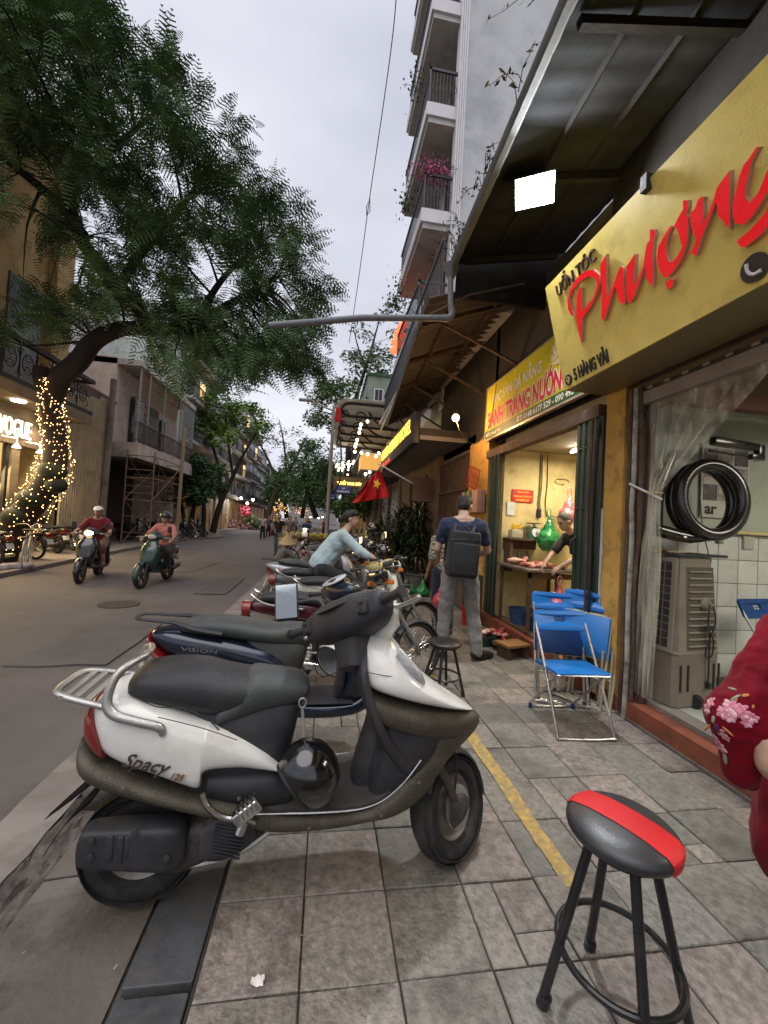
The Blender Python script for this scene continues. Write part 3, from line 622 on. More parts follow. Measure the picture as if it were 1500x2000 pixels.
def awning(par, y0, y1, xe0, xe1, ze, zi, xi, m_, pitch=.13, amp=.018, tear=0, sub=6, th=.012):
    n = int((y1-y0)/pitch)*sub; yy = np.linspace(y0, y1, n+1); V = []
    for y_ in yy:
        t = (y_-y0)/(y1-y0); xe = xe0+(xe1-xe0)*t; w = amp*math.sin(2*math.pi*(y_-y0)/pitch)
        for s_ in (0, .33, .66, 1): V.append((xe+(xi-xe)*s_, y_, ze+(zi-ze)*s_+w))
    k = len(V); V += [(a, b_, c_+th) for a, b_, c_ in V]; Q = []
    for i in range(n):
        for j in range(3):
            a = i*4+j; Q.append((a, a+4, a+5, a+1)); Q.append((k+a, k+a+1, k+a+5, k+a+4))
        a = i*4; Q.append((a, k+a, k+a+4, a+4))
    for j in range(3): Q.append((j, j+1, k+j+1, k+j)); a = n*4+j; Q.append((a, k+a, k+a+1, a+1))
    return raw('roof_sheet', V, Q, m_, par, world=True, flat=False, angle=60)
awning(aw, -3, 4.6, 1.12, 1.42, 4.70, 5.05, 2.8, sheet, pitch=.2, amp=.008, sub=4)
for y_ in np.arange(-2.4, 4.7, 1.15):
    b = MB(); xe = 1.12+.3*(y_+3)/7.6; b.box(((xe+2.7)/2, y_, 4.80), (2.62-xe, .05, .06), R=rot('y', -.21)); b.build('rafter', shaded, aw, world=True)
for t in (.3, .62):
    b = MB(); p0 = np.array([1.12+t*1.55, -3, 4.69+t*.33]); p1 = np.array([1.42+t*1.3, 4.6, 4.69+t*.33]); b.tube([p0, p1], .028, 4); b.build('purlin', shaded, aw, world=True)
gut = mat('weathered zinc gutter', (.10, .105, .115), .75, metal=.1, var=.2, dirt=((.16, .155, .15), .7), dscale=4)
def beam(par, p0, p1, w, h_, m_, nm):
    p0 = np.array(p0, float); p1 = np.array(p1, float); b = MB(); R = aim(p1-p0); b.box((p0+p1)/2, (w, h_, np.linalg.norm(p1-p0)), R=R); return b.build(nm, m_, par, world=True)
e0 = np.array([1.10, -3, 4.70]); e1 = np.array([1.40, 4.62, 4.66])
b = MB(); d_ = (e1-e0)
prof_ = [(.05, .07), (.04, .07), (.04, 0), (.055, -.03), (.10, -.03), (.12, -.01), (.12, .06), (.112, .06), (.112, 0), (.098, -.022), (.058, -.022), (.05, 0)]
rs = [np.array([(e[0]-.12+a, e[1], e[2]+c_) for a, c_ in prof_]) for e in (e0, e1)]
b.rings(rs); b.build('gutter', gut, aw, world=True)
b = MB(); rs = [np.array([(e[0]-.02+a, e[1], e[2]+.10+c_) for a, c_ in ((0, -.03), (.025, -.03), (.025, .04), (0, .04))]) for e in (e0, e1)]; b.rings(rs); b.build('fascia_board', gut, aw, world=True)
MB().bb((1.43, 4.66, 4.34), (2.9, 4.70, 5.12)).build('gap_filler_sheet', sheet, aw, world=True)  # added dark sheet, fills the bright gap between the two awnings
weed_m = mat('dry weeds', (.10, .095, .05), .8, var=.4); weed_g = mat('gutter weeds', (.035, .05, .022), .8, var=.4)
def weed(base, h_, n, m_, seed, hang=0., name='stems', leaf=.02):
    r = np.random.RandomState(seed); b = MB()
    for _ in range(n):
        p = np.array(base)+r.uniform(-.06, .06, 3)*[1, 2.5, .1]; d = np.array([r.normal(0, .5)-.25, r.normal(0, .5), 1.]); P = [p]
        hh = h_*r.uniform(.5, 1.1)
        for k in range(5):
            d = d+np.array([r.normal(0, .3), r.normal(0, .3), -.25-hang]); P.append(P[-1]+d/np.linalg.norm(d)*hh/5)
        b.tube(P, [.004, .0035, .003, .0025, .002, .001], 4)
        for k in range(2, 6):
            for _2 in range(2):
                c_ = P[k]+r.normal(0, .012, 3); u = r.normal(0, 1, 3); u /= np.linalg.norm(u); w = r.normal(0, 1, 3); w -= u*np.dot(u, w); w /= np.linalg.norm(w)
                b.add([c_-u*leaf, c_+w*leaf*.4, c_+u*leaf, c_-w*leaf*.4], [(0, 1, 2, 3)])
    t = thing('weed', None, 'plant', base); b.build(name, m_, t, world=True, flat=True); return t
wl_ = [('tall dry weeds growing from the gutter at the top edge of the photo', 1.95, .7, 16, weed_m), ('thin single weed on the gutter against the grey wall', 2.75, .35, 3, weed_m), ('dark leafy weed clump halfway along the gutter', 3.45, .40, 9, weed_g), ('small weed where the gutter nears its end', 4.0, .3, 5, weed_g), ('leafy weed right above the downpipe funnel', 4.45, .45, 8, weed_g)]
for i, (lb, y_, h_, n_, m_) in enumerate(wl_):
    t = (y_+3)/7.62; w_ = weed(e0+(e1-e0)*t+np.array([-.05, 0, .05]), h_, n_, m_, 20+i, leaf=.022 if m_ is weed_g else .03); w_['label'] = lb; w_['group'] = 'weeds in the gutter'
dp = thing('drain_spout', 'grey downpipe turning into a long horizontal spout over the street', 'pipe', (1.35, 4.6, 4.2))
b = MB(); b.lathe([(.02, 4.50), (.045, 4.52), (.10, 4.66), (.105, 4.70), (.095, 4.70), (.04, 4.55)], (1.34, 4.62, 0), n=4, R=None); b.build('funnel', gut, dp, world=True, angle=20)
b = MB(); b.tube([(1.34, 4.62, 4.55), (1.36, 4.62, 4.2), (1.38, 4.62, 4.08)], .036, 12, sub=3); b.build('downpipe', grey_m, dp, world=True)
b = MB(); b.tube([(1.38, 4.62, 4.14), (1.375, 4.62, 4.065), (1.33, 4.62, 4.03), (1.25, 4.62, 4.022)], .044, 12, sub=4); b.build('elbow', grey_m, dp, world=True)
b = MB(); b.tube([(1.29, 4.62, 4.025), (.3, 4.62, 3.90), (-.76, 4.62, 3.67)], .038, 14, caps=False); b.tube([(-.76, 4.62, 3.67), (.3, 4.62, 3.90), (1.29, 4.62, 4.025)][::-1][1:2]*1+[(-.76, 4.62, 3.67)], .033, 12, caps=False) if False else None
b.build('spout', grey_m, dp, world=True)
b = MB(); b.tube([(1.1, 4.62, 4.04), (1.6, 4.62, 4.36), (2.3, 4.62, 4.6)], .012, 5); b.build('stay_wire', rust, dp, world=True)
a2 = thing('corrugated_awning', 'brown corrugated awning beyond the downpipe with rusty support arms', 'awning', (1.4, 8, 4.4))
awning(a2, 4.75, 11.2, 1.12, 1.62, 4.32, 4.95, 2.9, sheet2, pitch=.175, amp=.025, sub=8)
for y_ in (5.3, 6.6, 7.9, 9.2, 10.6):
    xe = 1.14+.5*(y_-4.75)/6.45
    beam(a2, (xe, y_, 4.26), (2.75, y_, 4.86), .05, .05, rust, 'rafter'); beam(a2, (xe+.25, y_, 4.33), (2.65, y_, 3.85), .035, .035, rust, 'strut')
for t in (.22, .62):
    b = MB(); b.tube([(1.12+t*1.7, 4.75, 4.28+t*.6), (1.62+t*1.25, 11.2, 4.28+t*.6)], .03, 4); b.build('purlin', rust, a2, world=True)
beam(a2, (1.10, 4.75, 4.30), (1.60, 11.2, 4.30), .03, .16, dark_w, 'fascia')
nb = thing('upper_balcony', 'white slatted balcony edge with dark railing just above the corrugated awning', 'balcony', (1.5, 10, 4.8))
for k in range(3): beam(nb, (1.42+.045*k, 5.6, 4.62+.10*k), (1.68+.045*k, 13.2, 4.62+.10*k), .03, .07, white_w if k < 3 else rail_m, 'edge_moulding')
beam(nb, (1.5, 5.6, 5.75), (1.75, 13.2, 5.75), .04, .05, rail_m, 'top_rail')
b = MB()
for i in range(60): t = i/60; b.bb((1.5+.25*t, 5.6+7.6*t, 4.9), (1.515+.25*t, 5.615+7.6*t, 5.75))
b.build('balusters', rail_m, nb, world=True, kind='stuff')
b = MB(); b.bb((1.6, 5.6, 4.78), (2.7, 13.2, 4.86)); b.build('slab', soff, nb, world=True)
fl = thing('flood_lamp', 'blazing white rectangular floodlight hung under the dark sheet awning', 'lamp', (1.7, 3.2, 4.5))
P4 = [onX(1020, 400, 1.62), onX(1050, 335, 1.66), onX(1097, 335, 1.70), onX(1066, 395, 1.66)]
cen = np.array([1.66, 3.22, 4.50]); dn = np.array([-.35, -.62, -.70]); Rf = aim(dn)
b = MB(); b.rbox(cen-dn/np.linalg.norm(dn)*.03, (.34, .24, .05), .012, R=Rf); b.build('housing', black_m, fl, world=True)
b = MB(); b.box(cen-dn/np.linalg.norm(dn)*.003, (.32, .22, .002), R=Rf); b.build('lens', glow('flood glow', (.95, .98, 1.), 40), fl, world=True)
b = MB(); b.tube([cen+(0, .0, .03), cen+(.05, .05, .22), cen+(.12, .1, .42)], .012, 6); b.build('bracket', black_m, fl, world=True)
lamp('flood_light', 'AREA', cen+dn*.05, 95, (.93, .97, 1.), .3, cen+np.array([.6, -2.2, -2.0]), sy=.22)
bu = thing('hanging_bulb', 'glowing warm bulb hanging on a looped cable below the corrugated awning', 'lamp', (2.0, 5.6, 3.3))
bc = onX(890, 816, 1.95)
b = MB(); b.ell(bc, (.055, .055, .06)); b.build('bulb', glow('warm bulb', (1, .55, .2), 22), bu, world=True)
b = MB(); b.lathe([(.03, .05), (.032, .12), (.012, .14)], bc, n=12); b.build('socket', black_m, bu, world=True)
b = MB(); b.tube([bc+(0, 0, .13), bc+(.0, 0, .5), bc+(.02, 0, 1.1)], .005, 5); b.tube([bc+(.01, 0, -.03), bc+(.12, -.05, -.30), bc+(.3, -.15, -.42), bc+(.44, -.3, -.15), bc+(.48, -.4, .45)], .006, 5, sub=5); b.build('cable', black_m, bu, world=True)
lamp('bulb_light', 'POINT', bc-np.array([.0, .0, .10]), 32, (1, .55, .22), .06)
lamp('room_light', 'AREA', (4.3, .9, 2.75), 45, (1, .93, .78), 1.2, (4.3, .9, 0))
# ================================================================ left side houses
XL = -8.9
yw = plaster('yellow house plaster', (.48, .32, .13), var=.1); stone_w = plaster('shop stone cladding', (.22, .17, .11)); pale_w = plaster('pale blue grey plaster', (.55, .57, .57), var=.1)
pink_w = plaster('pinkish plaster', (.70, .60, .54), var=.12); cream2 = plaster('cream facade', (.52, .45, .34))
warm_panel = mat('lit cream interior', (.55, .42, .2), .7, var=.15, scale=2, emit=((1, .68, .25), .55))
v1 = thing('fashion_shop_building', 'yellow two storey house with an ornate iron balcony over a lit fashion shop', 'building', (XL, 10, 0))
b = MB(); b.bb((XL-5, 2, 4.55), (XL-.25, 14.6, 13)); b.build('upper_wall', yw, v1, world=True)
b = MB(); b.bb((XL-.3, 13.9, 4.9), (XL+.02, 14.7, 12.8)); b.bb((XL-.28, 11.4, 4.9), (XL-.05, 12.1, 12.8)); b.build('pilaster', yw, v1, world=True)
for y_ in (9.2, 12.4):
    b = MB(); b.bb((XL-.26, y_, 5), (XL-.2, y_+1.3, 8)); w_ = b.build('shutter_door', mat('grey green shutter', (.2, .21, .2), .6), v1, world=True)
b = MB(); b.bb((XL-5, 2, 3.9), (XL, 14.5, 4.25)); b.build('beam', stone_w, v1, world=True)
b = MB(); b.bb((XL-5, 2, 4.25), (XL+.95, 14.6, 4.55)); b.build('balcony_slab', stone_w, v1, world=True)
b = MB(); b.bb((XL-.15, 2, 3.15), (XL+.12, 13.7, 3.95)); b.build('sign_board', mat('taupe sign board', (.13, .10, .075), .5), v1, world=True)
b = MB(); b.bb((XL-5, 13.6, 0), (XL+.1, 14.5, 3.9)); b.bb((XL-.2, 12.6, 0), (XL+.05, 12.9, 3.15)); b.build('shop_pier', stone_w, v1, world=True)
b = MB(); b.bb((XL-1.0, 2, 0.0), (XL-.9, 13.6, 3.9)); b.build('shop_window', warm_panel, v1, world=True)
for y_ in (8.4, 10.6, 12.4): MB().bb((XL-.02, y_, 0), (XL+.06, y_+.1, 3.2)).build('window_frame', black_m, v1, world=True)
sgn_g = glow('white led sign', (1, .90, .66), 1.5)
vA, vB = onX(-7, 872, XL+.14), onX(58, 872, XL+.14); text('VOGUE', .8, sgn_g, (XL+.14, vA[1], 3.36), (0, 1, 0), (0, 0, 1), .05, 'lettering', v1, fit=(vB[1]-vA[1], .50))
iron = mat('wrought iron', (.02, .017, .015), .6)
b = MB(); b.bb((XL+.85, 2, 4.55), (XL+.95, 14.55, 4.68)); b.bb((XL+.82, 2, 5.62), (XL+.98, 14.6, 5.74)); b.bb((XL-.2, 14.5, 5.62), (XL+.95, 14.6, 5.72)); b.bb((XL-.2, 14.5, 4.55), (XL+.95, 14.6, 4.66)); b.build('balcony_rail', iron, v1, world=True)
r = np.random.RandomState(3)
for k in range(14):                        # scrollwork panels
    b = MB(); y0 = 6.0+.6*k+.3
    if y0 > 14.4: break
    b.bb((XL+.88, y0-.3, 4.68), (XL+.91, y0-.275, 5.62))
    b.tube([(XL+.895, y0+.2*math.cos(a), 5.15+.26*math.sin(a)) for a in np.linspace(0, 2*math.pi, 15)[:-1]], .014, 4, closed=True)
    for sx in (-1, 1):
        for sz in (-1, 1):
            b.tube([(XL+.895, y0+sx*(.27-.028*t*math.cos(t*1.3)), 5.15+sz*(.14+.075*t*.8+.05*math.sin(t*1.3))) for t in np.linspace(0, 4.2, 9)], .011, 4)
            b.tube([(XL+.895, y0+sx*.03*t, 5.15+sz*(.05+.03*t*t*.35)) for t in np.linspace(0, 4, 6)], .010, 4)
    for z_ in np.linspace(4.98, 5.32, 5): b.bb((XL+.885, y0-.17, z_), (XL+.9, y0+.17, z_+.015))
    b.build('scroll_panel', iron, v1, world=True)
for (y_, x_) in ((10.6, .5), (11.9, .6), (13.15, .5)):
    b = MB(); b.lathe([(.16, 0), (.16, .02), (.1, .04)], (XL+x_, y_, 4.21), n=16); b.build('downlight', glow('downlight', (1, .85, .6), 16), v1, world=True)
    lamp('shop_downlight', 'SPOT', (XL+x_+.1, y_, 4.15), 160, (1, .78, .48), .12, (XL+x_+.4, y_, 0), spot=2.2)
for y_ in (12.1, 13.0):
    b = MB(); b.lathe([(.03, .1), (.10, .0), (.09, -.01)], (XL+.5, y_, 3.0), n=14); b.tube([(XL+.1, y_, 3.3), (XL+.5, y_, 3.25), (XL+.5, y_, 3.1)], .015, 5); b.build('spot_fitting', glow('spot fitting', (1, .8, .5), 3), v1, world=True)
lamp('shopfront_light', 'AREA', (XL+.2, 11.5, 2.6), 150, (1, .72, .36), 3.5, (XL+6, 12.2, .2), sy=1.6)
tin = mat('warm lit galvanised sheet', (.50, .43, .31), .42, metal=.2, var=.2, scale=1.2, bump=.15, bscale=30, dirt=((.2, .16, .11), .6), dscale=2)  # warm light from the shop put into the base colour
hd = thing('tin_hoarding', 'tall ribbed sheet metal hoarding lit yellow beside the fashion shop', 'fence', (XL, 15.8, 0))
for k in range(4):
    y0 = 14.62+.66*k; ztop = 5.35+.12*k if k < 3 else 5.75; V = []; n = 45
    for i in range(n+1):
        t = i/n; y_ = y0+.65*t; ph = (t*5) % 1; w = .05 if .15 < ph < .55 else 0.
        V += [(XL+.10+w, y_, 0.), (XL+.10+w, y_, ztop)]
    m_ = len(V); V += [(a-.006, b_, c_) for a, b_, c_ in V]; Q = []
    for i in range(n): a = 2*i; Q += [(a, a+2, a+3, a+1), (m_+a, m_+a+1, m_+a+3, m_+a+2), (a+1, a+3, m_+a+3, m_+a+1)]
    raw('sheet', V, Q, tin, hd, world=True, flat=True)
b = MB(); b.tube([(XL+.22, 17.05, 0), (XL+.30, 17.05, 6.6)], [.13, .11], 12); o = b.build('concrete_pole', concrete); tag(o, 'tall bare concrete pole at the right edge of the tin hoarding', 'pole')
wh = thing('gabled_house', 'pale grey blue house wall and low tiled gable rising behind the tin hoarding', 'house', (XL-3, 17, 0))
b = MB(); b.bb((XL-9, 14.8, 0), (XL-.4, 17.2, 5.9)); b.bb((XL-9, 17.2, 3.8), (XL-.4, 18.4, 5.9)); b.build('wall', plaster('white house plaster', (.5, .47, .43)), wh, world=True)
b = MB(); b.add([(XL-.2, 14.7, 5.9), (XL-.2, 18.4, 5.9), (XL-5, 18.4, 8.6), (XL-5, 14.7, 8.6), (XL-.2, 14.7, 6.05), (XL-.2, 18.4, 6.05), (XL-5, 18.4, 8.75), (XL-5, 14.7, 8.75)], [(0, 1, 2, 3), (4, 7, 6, 5), (0, 4, 5, 1), (0, 3, 7, 4), (1, 5, 6, 2)]); b.build('roof', mat('old roof tile', (.12, .075, .06), .8, var=.3), wh, world=True)
b = MB(); b.bb((XL-.38, 15.6, 4.9), (XL-.30, 16.9, 5.75)); w_ = b.build('window', wood_dk, wh, world=True)
b = MB(); b.bb((XL-.31, 15.7, 5.0), (XL-.29, 16.2, 5.65)); b.bb((XL-.31, 16.3, 5.0), (XL-.29, 16.8, 5.65)); b.build('pane', mat('milky pane', (.5, .52, .55), .2), w_, world=True)
tb_ = thing('tall_party_building', 'tall plain pale blue building rising behind the tree crown', 'building', (XL-7, 19, 0))
b = MB(); b.bb((XL-12, 18.2, 0), (XL-4.1, 25.5, 12.2)); b.build('wall', pale_w, tb_, world=True)
sb = thing('balcony_house', 'house with a boxed balcony of brown and grey horizontal slats over scaffolding', 'house', (XL, 21.5, 0))
b = MB(); b.bb((XL-4, 18.4, 3.9), (XL-.3, 25.6, 8.0)); b.build('upper_wall', pink_w, sb, world=True)
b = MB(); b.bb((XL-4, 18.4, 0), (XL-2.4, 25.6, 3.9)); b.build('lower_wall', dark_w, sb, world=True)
b = MB(); b.bb((XL-4, 25.3, 0), (XL-.2, 25.6, 3.9)); b.build('party_pier', pink_w, sb, world=True)
b = MB(); b.bb((XL-3, 18.45, 3.72), (XL+.75, 25.5, 4.38)); b.build('balcony_slab', plaster('old pink white', (.50, .44, .40)), sb, world=True)
b = MB(); b.bb((XL-3, 18.45, 3.60), (XL+.6, 25.5, 3.72)); b.build('slab_band', dark_w, sb, world=True)
b = MB(); b.bb((XL-3, 18.4, 7.7), (XL+.7, 25.6, 7.95)); b.build('roof_slab', plaster('old white slab', (.5, .46, .43)), sb, world=True)
slat_b = mat('brown timber slat', (.23, .135, .085), .7, rand=.2); slat_g = mat('grey metal slat', (.30, .31, .31), .5, rand=.12)
def slats(x, y0, y1, z0, z1, n, m_, par, t=.03, nm='slat'):
    b = MB(); b.rbox((0, 0, 0), (t, y1-y0, (z1-z0)/n*.62), .008, seg=1); o0 = b.build(nm, m_); me = o0.data; bpy.data.objects.remove(o0)
    for i in range(n):
        o = bpy.data.objects.new(nm, me); link(o); o.parent = par; o.matrix_parent_inverse = EM[par.name].inverted()
        o.location = (x, (y0+y1)/2, z0+(z1-z0)*(i+.5)/n); o.rotation_euler = (random.uniform(-.004, .004), .25, 0)
slats(XL+.5, 18.7, 23.2, 6.35, 7.6, 11, slat_b, sb); slats(XL+.5, 18.5, 19.3, 4.4, 6.3, 15, slat_g, sb)
slats(XL-.1, 19.8, 22.4, 4.5, 6.6, 18, slat_g, sb); slats(XL+.62, 23.6, 25.4, 4.4, 7.6, 22, slat_g, sb)
slats(XL+.45, 19.35, 19.75, 4.4, 6.35, 12, slat_b, sb)
b = MB(); b.bb((XL-.22, 19.7, 4.4), (XL-.15, 22.5, 6.7)); b.bb((XL-.22, 22.9, 4.4), (XL-.15, 23.4, 6.4)); b.build('window', glass_d, sb, world=True)
for y_ in (18.5, 19.4, 21.1, 23.3, 25.45): MB().bb((XL+.6, y_, 4.38), (XL+.66, y_+.06, 7.7)).build('balcony_post', slat_g, sb, world=True)
b = MB(); b.bb((XL+.66, 18.5, 5.25), (XL+.7, 25.5, 5.3)); b.bb((XL+.66, 18.5, 4.5), (XL+.7, 25.5, 4.54))
for i in range(64): b.bb((XL+.67, 18.5+.11*i, 4.5), (XL+.685, 18.515+.11*i, 5.25))
b.build('railing', rust, sb, world=True)
b = MB(); b.bb((XL-2.38, 21, .3), (XL-2.33, 22.6, 3.2)); b.build('inner_door', mat('maroon door', (.035, .012, .012), .6), sb, world=True)
o = MB().rbox((XL-1.7, 19.3, 2.3), (.5, .9, 1.2), .02).build('electric_cabinet', mat('grey cabinet', (.25, .25, .24), .6, dirt=((.12, .11, .1), .6))); tag(o, 'grey electric cabinet fixed behind the scaffolding', 'cabinet')
sc_ = thing('scaffolding', 'rusty tube scaffolding frame under the slatted balcony', 'scaffold', (XL+1, 20.5, 0))
def tube1(par, p, q, r_, m_, nm, n=6): return MB().tube([p, q], r_, n).build(nm, m_, par, world=True)
scm = mat('scaffold tube', (.20, .14, .10), .6, metal=.3, var=.3)
for (x_, y_) in ((XL+1.5, 18.3), (XL+.4, 18.3), (XL+1.5, 21.6), (XL+.4, 21.6)):
    tube1(sc_, (x_, y_, 0), (x_, y_, 4.0), .03, scm, 'upright')
for z_ in (1.9, 2.85, 3.8):
    for y_ in (18.3, 21.6): tube1(sc_, (XL+.4, y_, z_), (XL+1.5, y_, z_), .025, scm, 'rung')
    for x_ in (XL+.4, XL+1.5): tube1(sc_, (x_, 18.3, z_), (x_, 21.6, z_), .025, scm, 'ledger')
for z_ in (.5, 1.2, 2.2, 2.5, 3.2): tube1(sc_, (XL+.4, 18.3, z_), (XL+1.5, 18.3, z_), .016, scm, 'rung'); tube1(sc_, (XL+.4, 21.6, z_), (XL+1.5, 21.6, z_), .016, scm, 'rung')
for (a, c) in ((0, 1.9), (1.9, 0), (1.9, 3.8), (3.8, 1.9)): tube1(sc_, (XL+1.5, 18.3, a), (XL+1.5, 21.6, c), .02, scm, 'brace'); tube1(sc_, (XL+.4, 18.3, a), (XL+.4, 21.6, c), .02, scm, 'brace')
o = MB().tube([(XL+1.9, 20.3, 0), (XL+1.95, 20.3, 5.6)], [.085, .075], 10).build('post', mat('weathered post', (.3, .24, .17), .7)); tag(o, 'plain round post standing in front of the slatted balcony', 'pole')
gl_w = mat('lit window', (.4, .28, .12), .5, emit=((1, .6, .22), .9)); gl_g = mat('dim lit shop', (.09, .06, .035), .6, var=.9, scale=2.2, bump=0, dirt=((.5, .33, .12), 1.), dscale=1.3, emit=((1, .5, .15), .05)); gl_s = mat('dark glass far', (.035, .04, .045), .25, bump=0)
def far_house(name, label, x0, x1, y0, y1, H, m_, storeys, bays, side=1, ground_lit=True, bal=True, roof=None, seed=0, windows_end=None):
    """side=+1: street face is at x1 (house on the left); -1: street face at x0"""
    r = np.random.RandomState(seed); t = thing(name, label, 'house', ((x0+x1)/2, (y0+y1)/2, 0))
    b = MB(); b.bb((x0, y0, 0), (x1, y1, H)); b.build('wall', m_, t, world=True)
    xf = x1 if side > 0 else x0; s = side; sh_ = (H-3.4)/storeys; bw = (y1-y0)/bays
    b = MB(); b.bb(sorted((xf, xf+s*.3))[0:1]+[y0, 3.1] if False else (min(xf, xf+s*.9), y0, 3.1), (max(xf, xf+s*.9), y1, 3.35)); b.build('shop_awning', mat('dark canvas', (.06, .05, .045), .8) if seed % 2 else mat('tan canvas', (.2, .15, .1), .8), t, world=True)
    b = MB(); b.bb((min(xf, xf+s*.03), y0+.3, .1), (max(xf, xf+s*.03), y1-.3, 2.9)); b.build('shop_opening', gl_g if ground_lit else gl_s, t, world=True)
    for k in range(bays):
        b = MB(); ya = y0+bw*k; b.bb((min(xf, xf+s*.12), ya, 0), (max(xf, xf+s*.12), ya+.35, 3.1)); b.build('pier', m_, t, world=True)
    for fl_ in range(storeys):
        z0_ = 3.4+sh_*fl_
        if bal:
            b = MB(); b.bb((min(xf, xf+s*.7), y0+.1, z0_-.12), (max(xf, xf+s*.7), y1-.1, z0_+.1)); b.build('balcony', soff, t, world=True)
            b = MB(); xx = xf+s*.68
            for i in range(int((y1-y0)/.25)): b.bb((xx-.015, y0+.12+.25*i, z0_+.1), (xx+.015, y0+.15+.25*i, z0_+.95))
            b.bb((xx-.03, y0+.1, z0_+.95), (xx+.03, y1-.1, z0_+1.02)); b.build('railing', rail_m, t, world=True)
        for k in range(bays):
            ya = y0+bw*(k+.25); lit = r.rand() < .05
            b = MB(); b.bb((min(xf, xf+s*.05), ya, z0_+.15), (max(xf, xf+s*.05), ya+bw*.5, z0_+sh_*.78)); w_ = b.build('window', wood_dk if r.rand() < .5 else white_w, t, world=True)
            b = MB(); n_ = 2
            for q in range(n_): b.bb((min(xf+s*.045, xf+s*.06), ya+.08+q*(bw*.5-.1)/2, z0_+.25), (max(xf+s*.045, xf+s*.06), ya+.02+(q+1)*(bw*.5-.1)/2, z0_+sh_*.78-.1))
            b.build('pane', gl_w if lit else gl_s, w_, world=True)
    b = MB(); b.bb((x0-.1, y0-.1, H), (x1+.15, y1+.1, H+.25)); b.build('cornice', roof or m_, t, world=True)
    for q in range(windows_end or 0):
        for fl_ in range(storeys):
            z0_ = 3.9+sh_*fl_; xx = x1-1.5-q*1.7 if side > 0 else x0+1.0+q*1.7
            b = MB(); b.bb((xx-.4, y0-.05, z0_), (xx+.4, y0, z0_+1.1)); w_ = b.build('window', white_w, t, world=True)
            b = MB(); b.bb((xx-.32, y0-.06, z0_+.08), (xx-.02, y0-.05, z0_+1.02)); b.bb((xx+.02, y0-.06, z0_+.08), (xx+.32, y0-.05, z0_+1.02)); b.build('pane', gl_s, w_, world=True)
    return t
far_house('green_white_house', 'tall pale green white corner house with small windows and jutting roof awning', XL-9, -9.6, 27, 35, 14.6, plaster('pale green plaster', (.42, .47, .43)), 4, 3, seed=1, windows_end=3)
b = MB(); b.add([(-9.7, 26.5, 14.0), (-7.4, 26.5, 12.9), (-7.4, 29.5, 12.9), (-9.7, 29.5, 14.0), (-9.7, 26.5, 14.15), (-7.4, 26.5, 13.05), (-7.4, 29.5, 13.05), (-9.7, 29.5, 14.15)], [(3, 2, 1, 0), (4, 5, 6, 7), (0, 1, 5, 4), (1, 2, 6, 5)]);
t_ = [o for o in COL.objects if o.name == 'green_white_house'][0]; b.build('roof_awning', dark_w, t_, world=True)
far_house('cream_shop_house', 'cream three storey shop house with lit goods and tan awnings behind the ficus tree', -20, -10.2, 35.5, 44, 9.4, cream2, 2, 3, seed=2)
far_house('book_shop_house', 'narrow dim shop house with dark awning near the far street bend', -20, -10.6, 44.5, 54, 11, brown_w, 3, 3, seed=3)
far_house('grey_far_house', 'grey tall house far down the left side behind bare branches', -22, -11.3, 55, 66, 16, plaster('far grey', (.35, .35, .37)), 4, 3, seed=4)
far_house('white_far_house', 'white far house above the flower stalls on the left side', -24, -12.2, 67, 82, 13, plaster('far white', (.5, .48, .48)), 3, 4, seed=5)
far_house('last_left_house', 'farthest house closing the left side of the street', -26, -12.0, 83, 110, 12, brown_w, 3, 5, seed=6)
far_house('street_end_house', 'dim house block closing the end of the street', -12, 4, 135, 150, 12, plaster('end wall', (.3, .28, .27)), 3, 4, side=-1, seed=7, bal=False, windows_end=4)
far_house('restaurant_house', 'yellow lit restaurant building at the street corner with string lights', 2.6, 9, 24, 33, 8.2, plaster('lit yellow plaster', (.5, .34, .1)), 2, 3, side=-1, seed=8, windows_end=1)
far_house('dark_roof_house', 'green roofed narrow house rising behind the restaurant', 2.9, 9, 33.5, 42, 14.0, plaster('greenish wall', (.22, .27, .22)), 4, 3, side=-1, seed=9, windows_end=1, roof=mat('green roof', (.02, .08, .05), .6))
far_house('far_right_house', 'plain house further on the right side beyond the corner', 2.6, 12, 43, 70, 9, brown_w, 2, 5, side=-1, seed=10)
far_house('lantern_house', 'brown house between the hotel and the restaurant with red lanterns on its roof edge', 2.62, 8, 13.5, 23.5, 5.6, brown_w, 1, 4, side=-1, seed=11, bal=False, ground_lit=False)
# ================================================================ trees
bark = mat('dark bark', (.016, .012, .011), .9, var=.35, scale=9, bump=1., bscale=26)
bark2 = mat('grey brown bark', (.035, .028, .022), .9, var=.35, scale=6, bump=1., bscale=20)
def leafm(name, c, c2):
    m = mat(name, c, .55, var=.5, scale=1.1, bump=0, dirt=(c2, .7), dscale=.9, spec=.12); return m
lf_dark = leafm('feathery leaf', (.080, .140, .056), (.13, .19, .065)); lf_fic = leafm('ficus leaf', (.045, .09, .04), (.08, .15, .07)); lf_lt = leafm('light green leaf', (.14, .23, .05), (.08, .14, .035)); lf_mid = leafm('street tree leaf', (.065, .125, .04), (.12, .2, .065)); lf_br = leafm('brownish leaf', (.07, .075, .04), (.045, .06, .03)); lf_palm = leafm('palm leaf', (.022, .04, .018), (.04, .06, .025))
def limbs(par, paths, m_, name='trunk', n=10):
    b = MB()
    for P, r_ in paths: b.tube(P, r_, n, sub=4)
    return b.build(name, m_, par, world=True, angle=80)
def inside(p, poly):
    x, y = p; c = False; j = len(poly)-1
    for i in range(len(poly)):
        xi, yi = poly[i]; xj, yj = poly[j]
        if (yi > y) != (yj > y) and x < (xj-xi)*(y-yi)/(yj-yi)+xi: c = not c
        j = i
    return c
